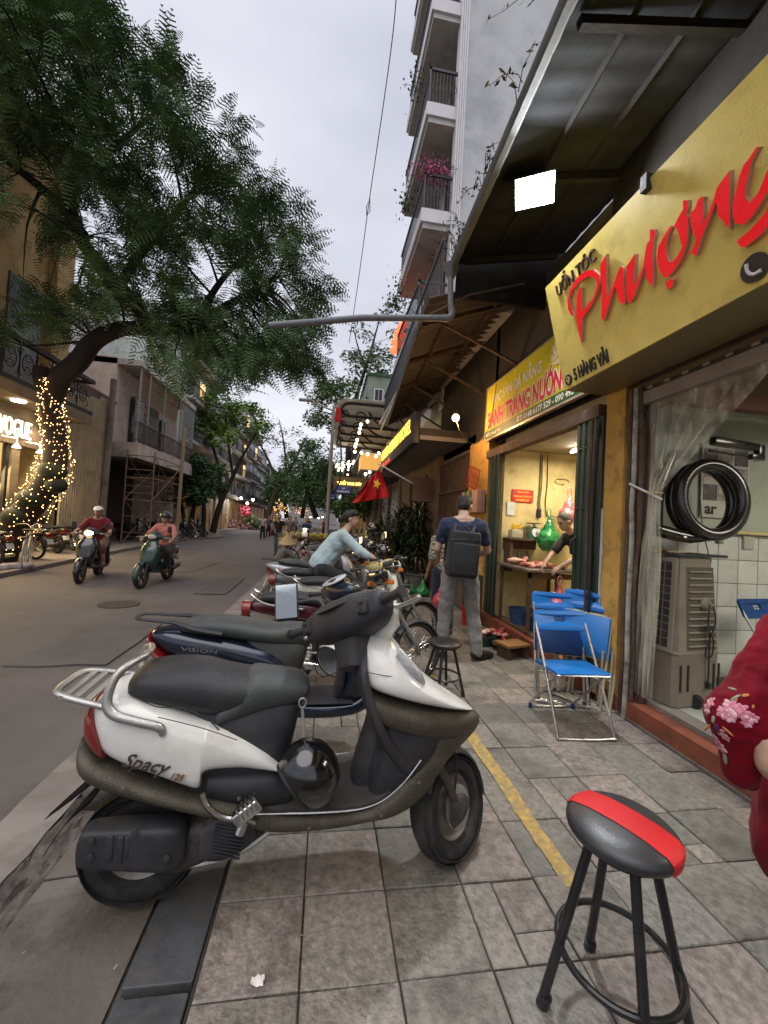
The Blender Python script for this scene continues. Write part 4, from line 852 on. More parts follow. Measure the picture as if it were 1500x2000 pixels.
bt = thing('flamboyant_tree', 'big leaning tree with feathery dark crown and fairy lights wound round its trunk', 'tree', (-7.9, 11.3, 0))
tp = [(-8.1, 11.3, -.1), (-7.85, 11.3, .75), (-7.25, 11.3, 1.7), (-6.95, 11.3, 2.5), (-7.0, 11.3, 3.3), (-7.15, 11.3, 4.1), (-7.05, 11.25, 4.65)]
tr_ = [.40, .33, .29, .27, .25, .23, .22]
main = [(-7.1, 11.3, 4.2), (-6.9, 11.2, 4.75), (-6.45, 11.1, 5.2), (-6.05, 11, 5.75), (-5.35, 10.95, 6.12), (-4.5, 10.9, 6.15), (-3.6, 10.8, 6.45), (-2.6, 10.7, 7.1), (-1.6, 10.6, 7.8)]
up1 = [(-4.8, 10.9, 6.15), (-5.2, 11.0, 6.8), (-5.9, 11.1, 7.5), (-6.6, 11.2, 8.3), (-7.0, 11.2, 9.3), (-6.9, 11.2, 10.6), (-6.6, 11.3, 12.2)]
up2 = [(-6.6, 11.2, 8.5), (-7.4, 11.4, 9.4), (-8.6, 11.5, 10.3), (-9.8, 11.6, 11)]
up3 = [(-5.6, 11, 7.2), (-5.0, 11, 8.4), (-4.2, 11, 9.6), (-3.6, 11, 10.8)]
up4 = [(-3.6, 10.8, 6.5), (-3.0, 10.9, 7.8), (-2.2, 11, 8.8)]
up5 = [(-6.95, 11.2, 9.8), (-5.8, 11.2, 11.3), (-4.9, 11.2, 12.4)]
limbs(bt, [(tp, tr_), (main, [.23, .24, .23, .21, .18, .15, .12, .09, .05]), (up1, [.19, .19, .18, .17, .15, .12, .06]), (up2, [.13, .12, .09, .04]), (up3, [.12, .10, .07, .04]), (up4, [.10, .07, .04]), (up5, [.09, .07, .03]), ([(-7.15, 11.3, 4.2), (-7.35, 11.25, 4.7), (-7.35, 11.2, 5.0)], [.22, .20, .17])], bark, 'trunk', 12)
b = MB(); r = np.random.RandomState(2)                                # burlap wraps and green bulges
for k, (x_, z_, rr) in enumerate(((-7.62, 1.15, .34), (-7.35, 1.6, .33), (-6.82, 2.0, .26), (-6.92, 2.35, .32))): b.ell((x_, 11.2, z_), (rr, rr*.9, rr*.8), n=14, m=8)
b.build('trunk_wrap', mat('dark green wrap', (.008, .016, .010), .8, bump=.8, bscale=18), bt, world=True)
nodes = np.concatenate([catmull(np.array(q), 5) for q in (main[3:], up1, up2, up3, up4, up5)])
poly_ = [(-40, -60), (150, -40), (200, 20), (262, 70), (335, 120), (325, 200), (400, 250), (445, 300), (500, 370), (560, 440), (585, 520), (615, 590), (590, 640), (600, 705), (540, 680), (470, 715), (400, 680), (340, 690), (290, 640), (240, 590), (180, 620), (130, 620), (60, 650), (-40, 670)]
rr = np.random.RandomState(5); cl = []
while len(cl) < 235:
    p = (rr.uniform(-40, 640), rr.uniform(-60, 760))
    if not inside(p, poly_): continue
    if p[0] < 110 and 330 < p[1] < 560 and rr.rand() < .75: continue
    if p[0] < 90 and p[1] > 520 and rr.rand() < .5: continue
    Y_ = 10.9+rr.normal(0, 1.25); Y_ = min(max(Y_, 8.4), 13.8); cl.append(onY(p[0], p[1], Y_))
p2_ = [(290, 600), (600, 590), (600, 700), (480, 735), (360, 735), (290, 680)]; k = 0
while k < 34:
    p = (rr.uniform(290, 600), rr.uniform(590, 735))
    if inside(p, p2_): cl.append(onY(p[0], p[1], rr.uniform(9.0, 11.5))); k += 1
for p in ((300, 150), (320, 120), (440, 250), (460, 300), (610, 640), (615, 700), (590, 470), (560, 410), (200, 30), (500, 350), (625, 560), (600, 705), (570, 700), (300, 230), (385, 215)): cl.append(onY(p[0], p[1], 10.6))
cl = np.array(cl)
def frond(n=7, Lg=.52, w=.17):
    v = []; q = []
    for i in range(n):
        t = (i+1)/n; x_ = Lg*t; z_ = -.10*Lg*t*t*2; ww = w*math.sin(math.pi*min(1, .22+.75*t))**.6*(1-.45*t)
        for s_ in (-1, 1):
            a = len(v); dx = .35*ww; pw = Lg/n*.17
            v += [(x_-pw, 0, z_), (x_+pw, 0, z_), (x_+dx+pw*.8, s_*ww, z_-.35*ww), (x_+dx-pw*.8, s_*ww, z_-.35*ww)]
            q.append((a, a+1, a+2, a+3))
    a = len(v); v += [(0, -.004, 0), (0, .004, 0), (Lg, .002, -.2*Lg), (Lg, -.002, -.2*Lg)]; q.append((a, a+1, a+2, a+3))
    return np.array(v), np.array(q)
fv, fq = frond()
VV = []; QQ = []; off = 0; tw = MB()
for c in cl:
    d = nodes-c; k = np.argmin((d**2).sum(1)); nd = nodes[k]; L0 = np.linalg.norm(c-nd)
    mid = (c+nd)/2+rr.normal(0, .12*max(L0, .3), 3)+np.array([0, 0, .1*L0]); tw.tube([nd, mid, c], [min(.045, .012+.014*L0), .012+.004*L0, .006], 4, sub=3)
    outd = c-nd; outd = outd/max(np.linalg.norm(outd), .1)
    for _ in range(rr.randint(20, 34)):
        ang = rr.uniform(-1, 1, 3); dd = outd*.7+ang+np.array([.35, -.1, -.25]); dd /= np.linalg.norm(dd)
        upv = np.array([rr.normal(0, .35), rr.normal(0, .35), 1.]); s_ = np.cross(upv, dd); s_ /= np.linalg.norm(s_); u_ = np.cross(dd, s_)
        R = np.array([dd, s_, u_]).T; sc = rr.uniform(.75, 1.35)
        VV.append((fv*sc) @ R.T+c+rr.normal(0, .20, 3)); QQ.append(fq+off); off += len(fv)
raw('crown', np.concatenate(VV), np.concatenate(QQ), lf_dark, bt, world=True, flat=False)
tw.build('twigs', bark, bt, world=True, kind='stuff')
P_ = catmull(np.array(tp), 12); R_ = catmull(np.array(tr_)[:, None], 12)[:, 0]; gv = []; gq = []; rr = np.random.RandomState(8)
oc = np.array([(1, 0, 0), (-1, 0, 0), (0, 1, 0), (0, -1, 0), (0, 0, 1), (0, 0, -1)], float); of = np.array([(0, 2, 4), (2, 1, 4), (1, 3, 4), (3, 0, 4), (2, 0, 5), (1, 2, 5), (3, 1, 5), (0, 3, 5)]); off = 0
for k in range(760):
    t = (k/760)**.9*.93+.10; i = min(len(P_)-2, int(t*(len(P_)-1))); T_ = P_[i+1]-P_[i]; T_ /= np.linalg.norm(T_)
    a = k*.37+rr.normal(0, .3); u = np.cross(T_, [0, 1, 0]); u /= np.linalg.norm(u); w = np.cross(T_, u)
    bl = .0
    for (x_, z_, r0) in ((-7.62, 1.15, .34), (-7.35, 1.6, .33), (-6.82, 2.0, .26), (-6.92, 2.35, .32)):
        if math.hypot(P_[i][0]-x_, P_[i][2]-z_) < .4: bl = max(bl, .09)
    c = P_[i]+(R_[i]+.03+bl)*(math.cos(a)*u+math.sin(a)*w)+rr.normal(0, .03, 3)
    gv.append(oc*rr.uniform(.008, .0135)+c); gq.append(of+off); off += 6
raw('fairy_lights', np.concatenate(gv), np.concatenate(gq), glow('fairy glow', (1, .50, .17), 9), bt, world=True, kind='stuff')
lamp('fairy_glow_light', 'POINT', (-6.3, 10.6, 2.6), 14, (1, .6, .25), .3)
def tree(label, base, branches, clusters, leaf, m_, seed, nl=160, cr=.8, bm=bark2, name='street_tree', group=None, rtr=.14):
    """branches: list of (points, radii) ; clusters: list of (centre, radius, leaves)"""
    r = np.random.RandomState(seed); t = thing(name, label, 'tree', base, group=group); limbs(t, branches, bm, 'trunk', 8)
    nd = np.concatenate([catmull(np.array(p, float), 4) for p, _ in branches]); tb2 = MB(); C_ = [];
    for (c, rad, n) in clusters:
        c = np.array(c, float); k = np.argmin(((nd-c)**2).sum(1)); tb2.tube([nd[k], (nd[k]+c)/2+r.normal(0, .15, 3), c], [.04, .025, .01], 4, sub=3)
        for _ in range(3): e = c+r.normal(0, .6, 3)*rad; tb2.tube([c, (c+e)/2+r.normal(0, .08, 3), e], [.012, .008, .004], 3)
        q = r.normal(0, 1, (n, 3)); q /= np.linalg.norm(q, axis=1)[:, None]; q *= (r.uniform(0, 1, (n, 1))**.45); C_.append(c+q*np.array([1, 1, .75])*rad)
    tb2.build('twigs', bm, t, world=True, kind='stuff')
    C_ = np.concatenate(C_); n = len(C_); u = r.normal(0, 1, (n, 3)); u[:, 2] *= .5; u /= np.linalg.norm(u, axis=1)[:, None]; w = r.normal(0, 1, (n, 3)); w -= u*(u*w).sum(1)[:, None]; w /= np.linalg.norm(w, axis=1)[:, None]
    s_ = leaf*r.uniform(.6, 1.3, (n, 1)); V = np.stack([C_-u*s_, C_-w*s_*.42+u*s_*.1, C_+u*s_, C_+w*s_*.42+u*s_*.1], 1).reshape(-1, 3)
    raw('crown', V, np.arange(4*n).reshape(-1, 4), m_, t, world=True, flat=True); return t
def clus(px_poly, Y_, dY, n, rad, nl, seed):
    r = np.random.RandomState(seed); xs = [p[0] for p in px_poly]; ys_ = [p[1] for p in px_poly]; o = []
    while len(o) < n:
        p = (r.uniform(min(xs), max(xs)), r.uniform(min(ys_), max(ys_)))
        if inside(p, px_poly): o.append((onY(p[0], p[1], Y_+r.uniform(-dY, dY)), rad*r.uniform(.7, 1.25), int(nl*r.uniform(.6, 1.3))))
    return o
Y_ = 27.; q = lambda x, y, Y=Y_: onY(x, y, Y)
tree('dark dense ficus tree with a rounded crown over the parked motorbikes', q(380, 1045), [([q(372, 1048), q(375, 1010), q(382, 975), q(390, 940)], [.2, .17, .12, .05]), ([q(395, 1048), q(398, 1010), q(400, 975), q(415, 945)], [.17, .15, .1, .05]), ([q(360, 1046), q(358, 1005), q(350, 970), q(345, 940)], [.14, .12, .1, .04])],
     clus([(300, 925), (345, 900), (400, 890), (435, 915), (445, 945), (415, 965), (380, 980), (330, 975), (290, 965)], Y_, 1.6, 34, .75, 300, 1), .12, lf_fic, 1, name='ficus_tree')
Y_ = 31.; q = lambda x, y, Y=Y_: onY(x, y, Y)
tree('spreading light green tree reaching over the street beside the pale green house', q(420, 1035), [([q(415, 1040), q(430, 985), q(455, 930), q(480, 880), q(510, 830)], [.25, .2, .15, .1, .04]), ([q(430, 985), q(430, 930), q(415, 870), q(400, 830)], [.16, .12, .09, .04]), ([q(455, 930), q(445, 860), q(440, 800)], [.12, .08, .03])],
     clus([(345, 790), (380, 765), (440, 775), (500, 795), (525, 830), (505, 865), (470, 855), (430, 880), (380, 865), (350, 850)], Y_, 2.2, 30, .95, 150, 2), .17, lf_lt, 2)
Y_ = 50.; q = lambda x, y, Y=Y_: onY(x, y, Y)
tree('almost bare twisted tree with brownish leaves where the street bends', q(515, 1020), [([q(520, 1020), q(535, 970), q(560, 930), q(585, 880), q(600, 850)], [.35, .28, .2, .12, .05]), ([q(545, 955), q(525, 900), q(505, 860), q(500, 820)], [.2, .14, .09, .04]), ([q(560, 930), q(555, 870), q(545, 820)], [.14, .1, .04])],
     clus([(480, 860), (520, 825), (560, 830), (600, 860), (590, 930), (550, 960), (510, 930)], Y_, 3, 30, 1.3, 60, 3), .15, lf_br, 3)
Y_ = 42.; q = lambda x, y, Y=Y_: onY(x, y, Y)
tree('mid green street tree leaning left of the lamp post', q(615, 1012), [([q(618, 1012), q(605, 975), q(597, 940), q(590, 900)], [.3, .25, .16, .06]), ([q(605, 975), q(620, 930), q(635, 890)], [.18, .12, .05])],
     clus([(535, 950), (560, 895), (590, 870), (635, 860), (645, 920), (630, 965), (580, 975)], Y_, 3, 32, 1.15, 130, 4), .17, lf_mid, 4)
Y_ = 36.; q = lambda x, y, Y=Y_: onY(x, y, Y)
tree('tall airy tree rising behind the scroll canopies on the right', q(690, 1015), [([q(692, 1015), q(680, 900), q(690, 800), q(720, 700), q(745, 610)], [.3, .26, .2, .12, .04]), ([q(690, 800), q(660, 770), q(630, 750)], [.15, .09, .04]), ([q(715, 715), q(700, 680), q(690, 640)], [.1, .07, .03]), ([q(688, 830), q(650, 810), q(610, 800)], [.12, .08, .03])],
     clus([(700, 620), (745, 575), (790, 600), (795, 680), (750, 740), (690, 735), (670, 690), (690, 670)], Y_, 2.5, 24, 1.0, 85, 5)+clus([(590, 790), (640, 745), (740, 745), (745, 790), (660, 850), (600, 850)], Y_, 3, 30, 1.2, 130, 6), .17, leafm('airy leaf', (.075, .125, .04), (.12, .17, .07)), 5)
Y_ = 70.; q = lambda x, y, Y=Y_: onY(x, y, Y)
tree('dark tree mass arching over the far end of the street', q(585, 1010), [([q(590, 1012), q(595, 980), q(600, 950)], [.4, .3, .1]), ([q(560, 1012), q(555, 975), q(545, 940)], [.4, .3, .1])],
     clus([(520, 985), (530, 930), (600, 905), (660, 920), (668, 995), (600, 985)], Y_, 9, 62, 1.9, 150, 7), .28, lf_mid, 7)
tree('dim tree crown behind the lamp post at the corner', onY(660, 1012, 60), [([onY(660, 1012, 60), onY(650, 960, 60), onY(640, 920, 60)], [.35, .25, .1])], clus([(600, 985), (610, 910), (650, 880), (700, 930), (690, 985)], 60, 6, 26, 1.6, 110, 8), .22, lf_mid, 8)
tree('leafy climber over the ground floor of the restaurant', onY(705, 1010, 23), [([onY(712, 1020, 23), onY(710, 990, 23), onY(700, 970, 23)], [.08, .06, .03])], clus([(662, 985), (680, 965), (740, 968), (745, 1000), (700, 1005), (668, 1005)], 23, .8, 22, .55, 150, 9), .10, lf_mid, 9, name='climbing_plant')
def palm(label, base, h_, n, seed, pot=True):
    r = np.random.RandomState(seed); t = thing('potted_palm', label, 'plant', base, group='potted palms before the hotel'); base = np.array(base, float); V = []; off = 0; st = MB()
    st.tube([base+(0, 0, .25), base+(r.uniform(-.1, .1), r.uniform(-.1, .1), h_*.5), base+(r.uniform(-.15, .15), r.uniform(-.1, .1), h_*.8)], [.035, .03, .02], 6, sub=3); st.build('stem', bark2, t, world=True)
    for _ in range(n):
        c = base+np.array([r.normal(0, .08), r.normal(0, .08), h_*r.uniform(.3, .95)]); a = r.uniform(0, 2*math.pi); el = r.uniform(.1, 1.3)
        L_ = r.uniform(.35, .6); P = []; d = np.array([math.cos(a)*math.cos(el), math.sin(a)*math.cos(el), math.sin(el)]); p = c.copy(); s_ = np.array([-math.sin(a), math.cos(a), 0])
        for k in range(5):
            w = .020*math.sin(math.pi*(k+.6)/5.2); P += [p-s_*w, p+s_*w]; d = d+np.array([0, 0, -.33]); d /= np.linalg.norm(d); p = p+d*L_/4
        V.append(P)
    V = np.array(V); m_ = len(V); idx = np.arange(m_)[:, None]*10; Q = np.concatenate([idx+np.array([[2*k, 2*k+1, 2*k+3, 2*k+2]]) for k in range(4)])
    raw('leaves', V.reshape(-1, 3), Q, lf_palm, t, world=True, flat=True)
    if pot: MB().lathe([(.0, 0), (.17, 0), (.22, .34), (.25, .36), (.24, .38), (.2, .37), (.2, .3), (0, .3)], base, n=20).build('pot', concrete, t, world=True)
    return t
for i, (x_, y_, h_, lb) in enumerate(((2.15, 9.0, 1.9, 'tallest bushy potted palm beside the hotel door'), (1.8, 9.5, 1.7, 'potted palm under the red flag'), (2.0, 10.3, 1.9, 'potted palm behind the flag side palm'), (1.55, 10.8, 1.5, 'low potted palm nearest the parked bikes'), (2.3, 9.8, 2.1, 'potted palm pressed against the hotel wall'))): palm(lb, (x_, y_, .0), h_, 230, 30+i)
# ================================================================ motorbikes
rubber = mat('tyre rubber', (.022, .021, .021), .8, var=.25, scale=14, bump=.3, bscale=120, dirt=((.075, .068, .06), .6), dscale=7)
blk_pl = mat('black plastic', (.030, .030, .033), .5, var=.2, scale=6, bump=.25, bscale=350, dirt=((.085, .078, .07), .4), dscale=6)
blk_gl = mat('gloss black', (.005, .005, .006), .14, var=.1, bump=0, coat=1., dirt=((.03, .028, .025), .25), dscale=12)
seat_b = mat('black seat vinyl', (.020, .020, .022), .45, var=.2, bump=.35, bscale=260, dirt=((.06, .058, .053), .5), dscale=5)
seat_g = mat('dusty seat vinyl', (.045, .048, .047), .5, var=.25, scale=7, bump=.3, bscale=300, dirt=((.10, .10, .095), .6), dscale=5)
white_p = mat('aged white paint', (.80, .79, .74), .22, var=.04, scale=3, bump=.02, coat=.6, dirt=((.58, .55, .48), .5), dscale=6)
bronze_p = mat('speckled bronze paint', (.085, .075, .055), .35, metal=.45, var=.7, scale=240, bump=.35, bscale=420, dirt=((.17, .155, .12), .5), dscale=9)
navy_p = mat('navy metallic paint', (.010, .018, .036), .2, metal=.3, var=.2, coat=.8, bump=.02, dirt=((.03, .04, .05), .5), dscale=4)
alu = mat('cast aluminium', (.46, .45, .43), .42, metal=.85, var=.12, bump=.2, bscale=200, dirt=((.25, .23, .2), .5), dscale=9)
chrome_d = mat('old chrome', (.62, .61, .59), .22, metal=1., var=.15, bump=.05, dirt=((.2, .17, .14), .6), dscale=14)
red_lens = mat('red lens', (.20, .012, .008), .15, var=.15, bump=.1, coat=.5)
clear_lens = mat('clear lens', (.42, .42, .42), .08, var=.3, scale=30, bump=.3, bscale=60, coat=.6)
amber_lens = mat('amber lens', (.6, .17, .02), .2)
engine_m = mat('grimy engine metal', (.075, .066, .058), .6, metal=.5, var=.4, scale=14, bump=.5, bscale=60, dirt=((.13, .11, .09), .7), dscale=8)
steel_d = mat('dull rim steel', (.27, .25, .22), .45, metal=.7, var=.3, dirt=((.1, .085, .07), .7), dscale=8)
mirror_m = mat('mirror glass', (.24, .26, .28), .03, metal=1., var=.02, bump=0)
def steer(T4): return T4
def axis_rot(px_, pz_, rake, ang):
    """rotation by ang about the steering axis through (px_,0,pz_) leaning back by rake"""
    ax = np.array([-math.sin(rake), 0, math.cos(rake)]); R = np.array(Matrix.Rotation(ang, 3, Vector(ax))); p = np.array([px_, 0, pz_])
    M_ = np.eye(4); M_[:3, :3] = R; M_[:3, 3] = p-R @ p; return M_
ID4 = np.eye(4)
RY = aim((0, 1, 0))
def wheel(par, c, r_, tw, rim='disc', T=ID4, rim_m=None, knobs=True, n=40, spokes=18):
    c = np.array(c, float); rim_m = rim_m or steel_d; w2 = tw/2; ri = r_-tw*.85
    hub = thing('wheel', None, None); hub.parent = par; hub.matrix_parent_inverse = Matrix.Identity(4); del_ = hub
    b = MB(); pr = []
    for a in np.linspace(-math.pi*.62, math.pi*.62, 13): pr.append((r_-w2*.95+w2*.95*math.cos(a), w2*math.sin(a)*1.05))
    pr += [(ri, w2*.45), (ri, -w2*.45)]
    b.lathe(pr, c, RY, n=n, closed=True)
    b.xf(T).build('tyre', rubber, hub)
    if knobs:
        b = MB()
        for k in range(n+8):
            a = 2*math.pi*k/(n+8)
            for s_ in (-1, 1):
                for t_ in (.3, .95):
                    aa = t_*s_; rr = r_-w2*.95+w2*.965*math.cos(aa); yy_ = w2*math.sin(aa)*1.05; a2_ = a+t_*.09+(.03 if s_ > 0 else 0)
                    Rk = np.array([[math.sin(a2_), 0, math.cos(a2_)], [0, 1, 0], [math.cos(a2_), 0, -math.sin(a2_)]]).T
                    b.box(c+np.array([rr*math.cos(a2_), yy_, rr*math.sin(a2_)]), (tw*.26, tw*.30, .0035), R=np.array([[ -math.sin(a2_), 0, math.cos(a2_)], [0, 1, 0], [math.cos(a2_), 0, math.sin(a2_)]]).T @ np.eye(3))
        b.xf(T).build('tread', rubber, hub, flat=True)
    b = MB(); b.lathe([(ri+.004, -w2*.55), (ri+.012, -w2*.55), (ri+.008, 0), (ri+.012, w2*.55), (ri+.004, w2*.55), (ri-.012, w2*.3), (ri-.014, 0), (ri-.012, -w2*.3)], c, RY, n=n, closed=True)
    if rim == 'disc':
        b.lathe([(ri-.008, -w2*.3), (ri*.75, -w2*.1), (ri*.4, -w2*.25), (.03, -w2*.5), (.03, w2*.5), (ri*.4, w2*.25), (ri*.75, w2*.1), (ri-.008, w2*.3)], c, RY, n=n, closed=True)
    if rim == 'cast':
        for k in range(5):
            a = 2*math.pi*k/5+.3; d = np.array([math.cos(a), 0, math.sin(a)]); b.box(c+d*ri*.5, (ri*.98, .022, .034), R=rot('y', -a))
        b.lathe([(.035, -.03), (.035, .03), (.0, .03), (.0, -.03)], c, RY, n=14, closed=True)
    b.xf(T).build('rim', rim_m, hub)
    if rim == 'spoke':
        b = MB()
        for k in range(spokes*2):
            a = 2*math.pi*k/(spokes*2); a2_ = a+(.5 if k % 2 else -.5); s_ = 1 if (k//2) % 2 else -1
            b.tube([c+np.array([.03*math.cos(a2_), s_*.03, .03*math.sin(a2_)]), c+np.array([ri*math.cos(a), 0, ri*math.sin(a)])], .0018, 4)
        b.lathe([(.03, -.035), (.045, -.034), (.045, .034), (.03, .035)], c, RY, n=16); b.xf(T).build('spokes', chrome_d, hub)
    return hub
def grip_set(par, T, cx, cz, half, r_=.016, lever=True, both=True, lever_m=None, up=0.):
    for s_ in ((-1, 1)):
        b = MB(); b.tube([(cx, s_*half*.62, cz), (cx-.012, s_*half*.64, cz+up), (cx-.035, s_*half, cz+up)], [r_*1.5, r_, r_*1.05], 12)
        b.lathe([(r_*1.3, 0), (r_*1.3, .012)], (cx-.035, s_*half, cz+up), R=aim((0, s_, 0)), n=12); b.xf(T).build('grip', blk_pl, par)
        if lever:
            b = MB(); b.tube([(cx+.03, s_*half*.55, cz-.005), (cx+.075, s_*half*.68, cz-.008), (cx+.06, s_*half*.88, cz-.012), (cx+.045, s_*half*1.02, cz-.014)], [.009, .008, .007, .0065], 8, sub=4)
            b.ell((cx+.044, s_*half*1.03, cz-.014), (.010, .010, .010)); b.xf(T).build('brake_lever', lever_m or alu, par)
def mirror(par, T, c, s_, cx, cz, half, tilt=0., m_=None, nrm=None, sc=1.):
    b = MB(); b.tube([(cx+.01, s_*half*.5, cz+.02), (cx, s_*half*.62, cz+.09), (c[0]+.02, c[1], c[2]-.01)], [.009, .0075, .007], 8, sub=4); b.xf(T).build('mirror_stem', m_ or blk_pl, par)
    R = aim(nrm or (-1, .0, .12)); nn_ = R[:, 2]; b = MB(); b.rbox(np.array(c)-nn_*.016, (.085*sc, .135*sc, .03), .028, R=R, seg=4); h_ = b.xf(T).build('mirror', blk_pl, par)
    b = MB(); b.rbox(np.array(c)+nn_*.001, (.074*sc, .123*sc, .004), .024, R=R, seg=4); b.xf(T).build('mirror_glass', mirror_m, h_)
P0 = (-0.625, 1.69, 0.); RZ0 = math.atan2(.102, 1.273)
sw = thing('motor_scooter', 'white and black scooter with speckled bronze trim and rear rack, nearest the camera', 'scooter', P0, RZ0)
b = MB(); b.prof([(-.18, .735, -.178, .765, .05), (-.172, .69, -.168, .80, .095, 3), (-.13, .635, -.13, .826, .148, 4), (-.05, .59, -.04, .822, .178, 4.2), (.06, .545, .08, .785, .190, 4.2), (.16, .502, .17, .748, .195, 4.2), (.215, .486, .225, .728, .196, 4.2), (.232, .542, .245, .722, .194, 3.6), (.34, .535, .36, .672, .182), (.43, .528, .45, .602, .172), (.485, .526, .50, .545, .160), (.51, .528, .515, .532, .15)], N=28, sub=5)
body = b.build('body_panel', white_p, sw, angle=50)
b = MB(); b.prof([(-.190, .70, -.188, .775, .06), (-.180, .655, -.186, .790, .125), (-.135, .625, -.158, .775, .160, 4), (-.098, .618, -.122, .70, .172, 4)], N=20, sub=4); b.build('tail_light', red_lens, sw)
lo = MB()
tx = text('Spacy', .07, mat('dark logo', (.05, .04, .04), .3), (-.035, -.1965, .605), (1, 0, -.30), (0.1, 0, 1), .003, 'logo', sw, fit=(.155, .062), shear=.35, bold=.001, world=False)
text('125', .03, mat('bronze logo', (.20, .10, .05), .3), (.125, -.1985, .562), (1, 0, -.30), (0.1, 0, 1), .003, 'logo', sw, fit=(.045, .024), shear=.3, bold=.0008, world=False)
b = MB(); b.prof([(-.205, .63, -.205, .68, .06), (-.200, .57, -.20, .675, .12), (-.165, .53, -.17, .655, .162), (-.08, .495, -.09, .605, .184), (.04, .455, .02, .556, .193), (.15, .42, .13, .508, .196), (.25, .385, .24, .470, .196), (.35, .352, .33, .450, .194), (.43, .315, .42, .425, .195), (.5, .295, .5, .392, .19), (.62, .285, .62, .378, .187), (.74, .285, .74, .370, .186), (.86, .295, .85, .372, .185), (.95, .305, .92, .40, .185, 3.4), (1.035, .330, .985, .455, .182, 3.6), (1.11, .38, 1.04, .515, .174, 3.6), (1.165, .44, 1.085, .60, .162, 3.4), (1.225, .50, 1.14, .66, .15, 3), (1.29, .545, 1.21, .675, .128, 3), (1.35, .58, 1.28, .675, .092, 3), (1.385, .605, 1.36, .66, .05, 3)], N=28, sub=5)
b.build('lower_fairing', bronze_p, sw, angle=60)
b = MB(); b.prof([(.44, .385, .44, .402, .150, 6), (.50, .378, .50, .408, .172, 6), (.65, .366, .65, .392, .175, 6), (.80, .36, .80, .386, .172, 6), (.90, .37, .895, .402, .165, 5), (.965, .40, .95, .44, .152, 5)], N=28, sub=4); b.build('floor_mat', mat('dusty floor mat', (.055, .052, .048), .75, var=.25, scale=8, bump=.6, bscale=300, dirt=((.11, .10, .085), .6), dscale=4), sw, angle=50)
b = MB()
for k, y_ in enumerate((-.19, .19)): b.tube([(.40, y_*.99, .405), (.5, y_, .398), (.65, y_, .385), (.8, y_, .381), (.90, y_*.985, .402), (.99, y_*.96, .465), (1.06, y_*.9, .54)], .0035, 6, sub=4)
b.build('chrome_trim', chrome_d, sw)
b = MB(); b.prof([(.10, .44, .50, .44, .140, 4), (.10, .52, .535, .52, .143, 4), (.08, .60, .545, .60, .142, 4), (.06, .68, .560, .68, .140, 4), (.06, .75, .575, .75, .118, 3.5), (.1, .79, .56, .79, .10, 3)], N=28, sub=4); b.build('underseat_panel', blk_pl, sw, angle=50)
b = MB(); b.prof([(.24, .44, .245, .545, .165, 3), (.36, .40, .36, .54, .175, 3), (.47, .375, .475, .535, .168, 3), (.54, .37, .545, .50, .150, 3)], N=24, sub=4); b.build('side_panel', blk_pl, sw)
b = MB(); b.prof([(-.070, .835, -.068, .858, .06), (-.058, .805, -.055, .885, .105), (-.01, .785, -.01, .902, .135), (.08, .760, .08, .910, .150), (.17, .735, .18, .903, .153), (.25, .718, .265, .880, .148), (.36, .712, .36, .863, .135), (.47, .722, .47, .860, .118), (.54, .738, .545, .845, .102), (.58, .765, .59, .815, .085), (.592, .785, .597, .795, .06)], N=28, sub=6); b.build('seat', seat_b, sw, angle=60)
b = MB(); b.prof([(.262, .712, .262, .7195, .1485), (.30, .710, .245, .76, .150), (.36, .709, .30, .81, .141), (.42, .714, .36, .868, .1345), (.47, .720, .44, .8645, .122), (.54, .736, .542, .849, .106), (.583, .762, .592, .820, .088), (.597, .782, .602, .798, .062)], N=28, sub=5); b.build('seat_nose', seat_g, sw, angle=60)
for y_ in (-1, 1):
    b = MB(); b.tube([(-.055, y_*.112, .835), (.05, y_*.157, .80), (.14, y_*.158, .79), (.22, y_*.154, .75), (.27, y_*.150, .70)], .0022, 5, sub=5); b.build('seat_piping', seat_b, sw)
b = MB()
for y_ in (-1, 1):
    b.tube([(.09, y_*.185, .715), (.075, y_*.19, .742), (.0, y_*.188, .765), (-.075, y_*.178, .79), (-.10, y_*.165, .835), (-.085, y_*.145, .905), (-.055, y_*.11, .935), (-.03, y_*.04, .94), (-.03, 0, .94)], [.013, .015, .0155, .017, .016, .0145, .013, .012, .012], 10, sub=5, sx=1.1)
b.build('grab_rail', alu, sw, angle=70)
b = MB()
for y_ in (-1, 1): b.tube([(-.10, y_*.15, .80), (-.20, y_*.135, .822), (-.275, y_*.11, .838), (-.292, y_*.06, .842), (-.292, 0, .842)], .0105, 8, sub=4, sx=1.3)
for x_ in (-.14, -.18, -.22, -.255): b.tube([(x_, -.135, .822-(x_+.2)*.2), (x_, .135, .822-(x_+.2)*.2)], .007, 6, sx=1.6)
b.build('luggage_rack', alu, sw, angle=70)
b = MB(); b.prof([(-.15, .45, -.09, .54, .06, 3, -.08), (-.225, .38, -.165, .46, .055, 3, -.08), (-.275, .30, -.235, .365, .034, 3, -.08), (-.30, .25, -.285, .28, .012, 3, -.08)], N=12, sub=3); b.build('mudflap', mat('matte black flap', (.010, .010, .011), .95, spec=.06), sw)
b = MB(); b.prof([(-.15, .50, -.11, .55, .06, 3, -.02), (-.24, .42, -.20, .475, .045, 3, -.02), (-.33, .345, -.315, .365, .010, 3, -.02)], N=12, sub=3); b.build('plate_spike', MATS['matte black flap'], sw)
wheel(sw, (0.0, .0, .216), .216, .115, 'disc', rim_m=steel_d)
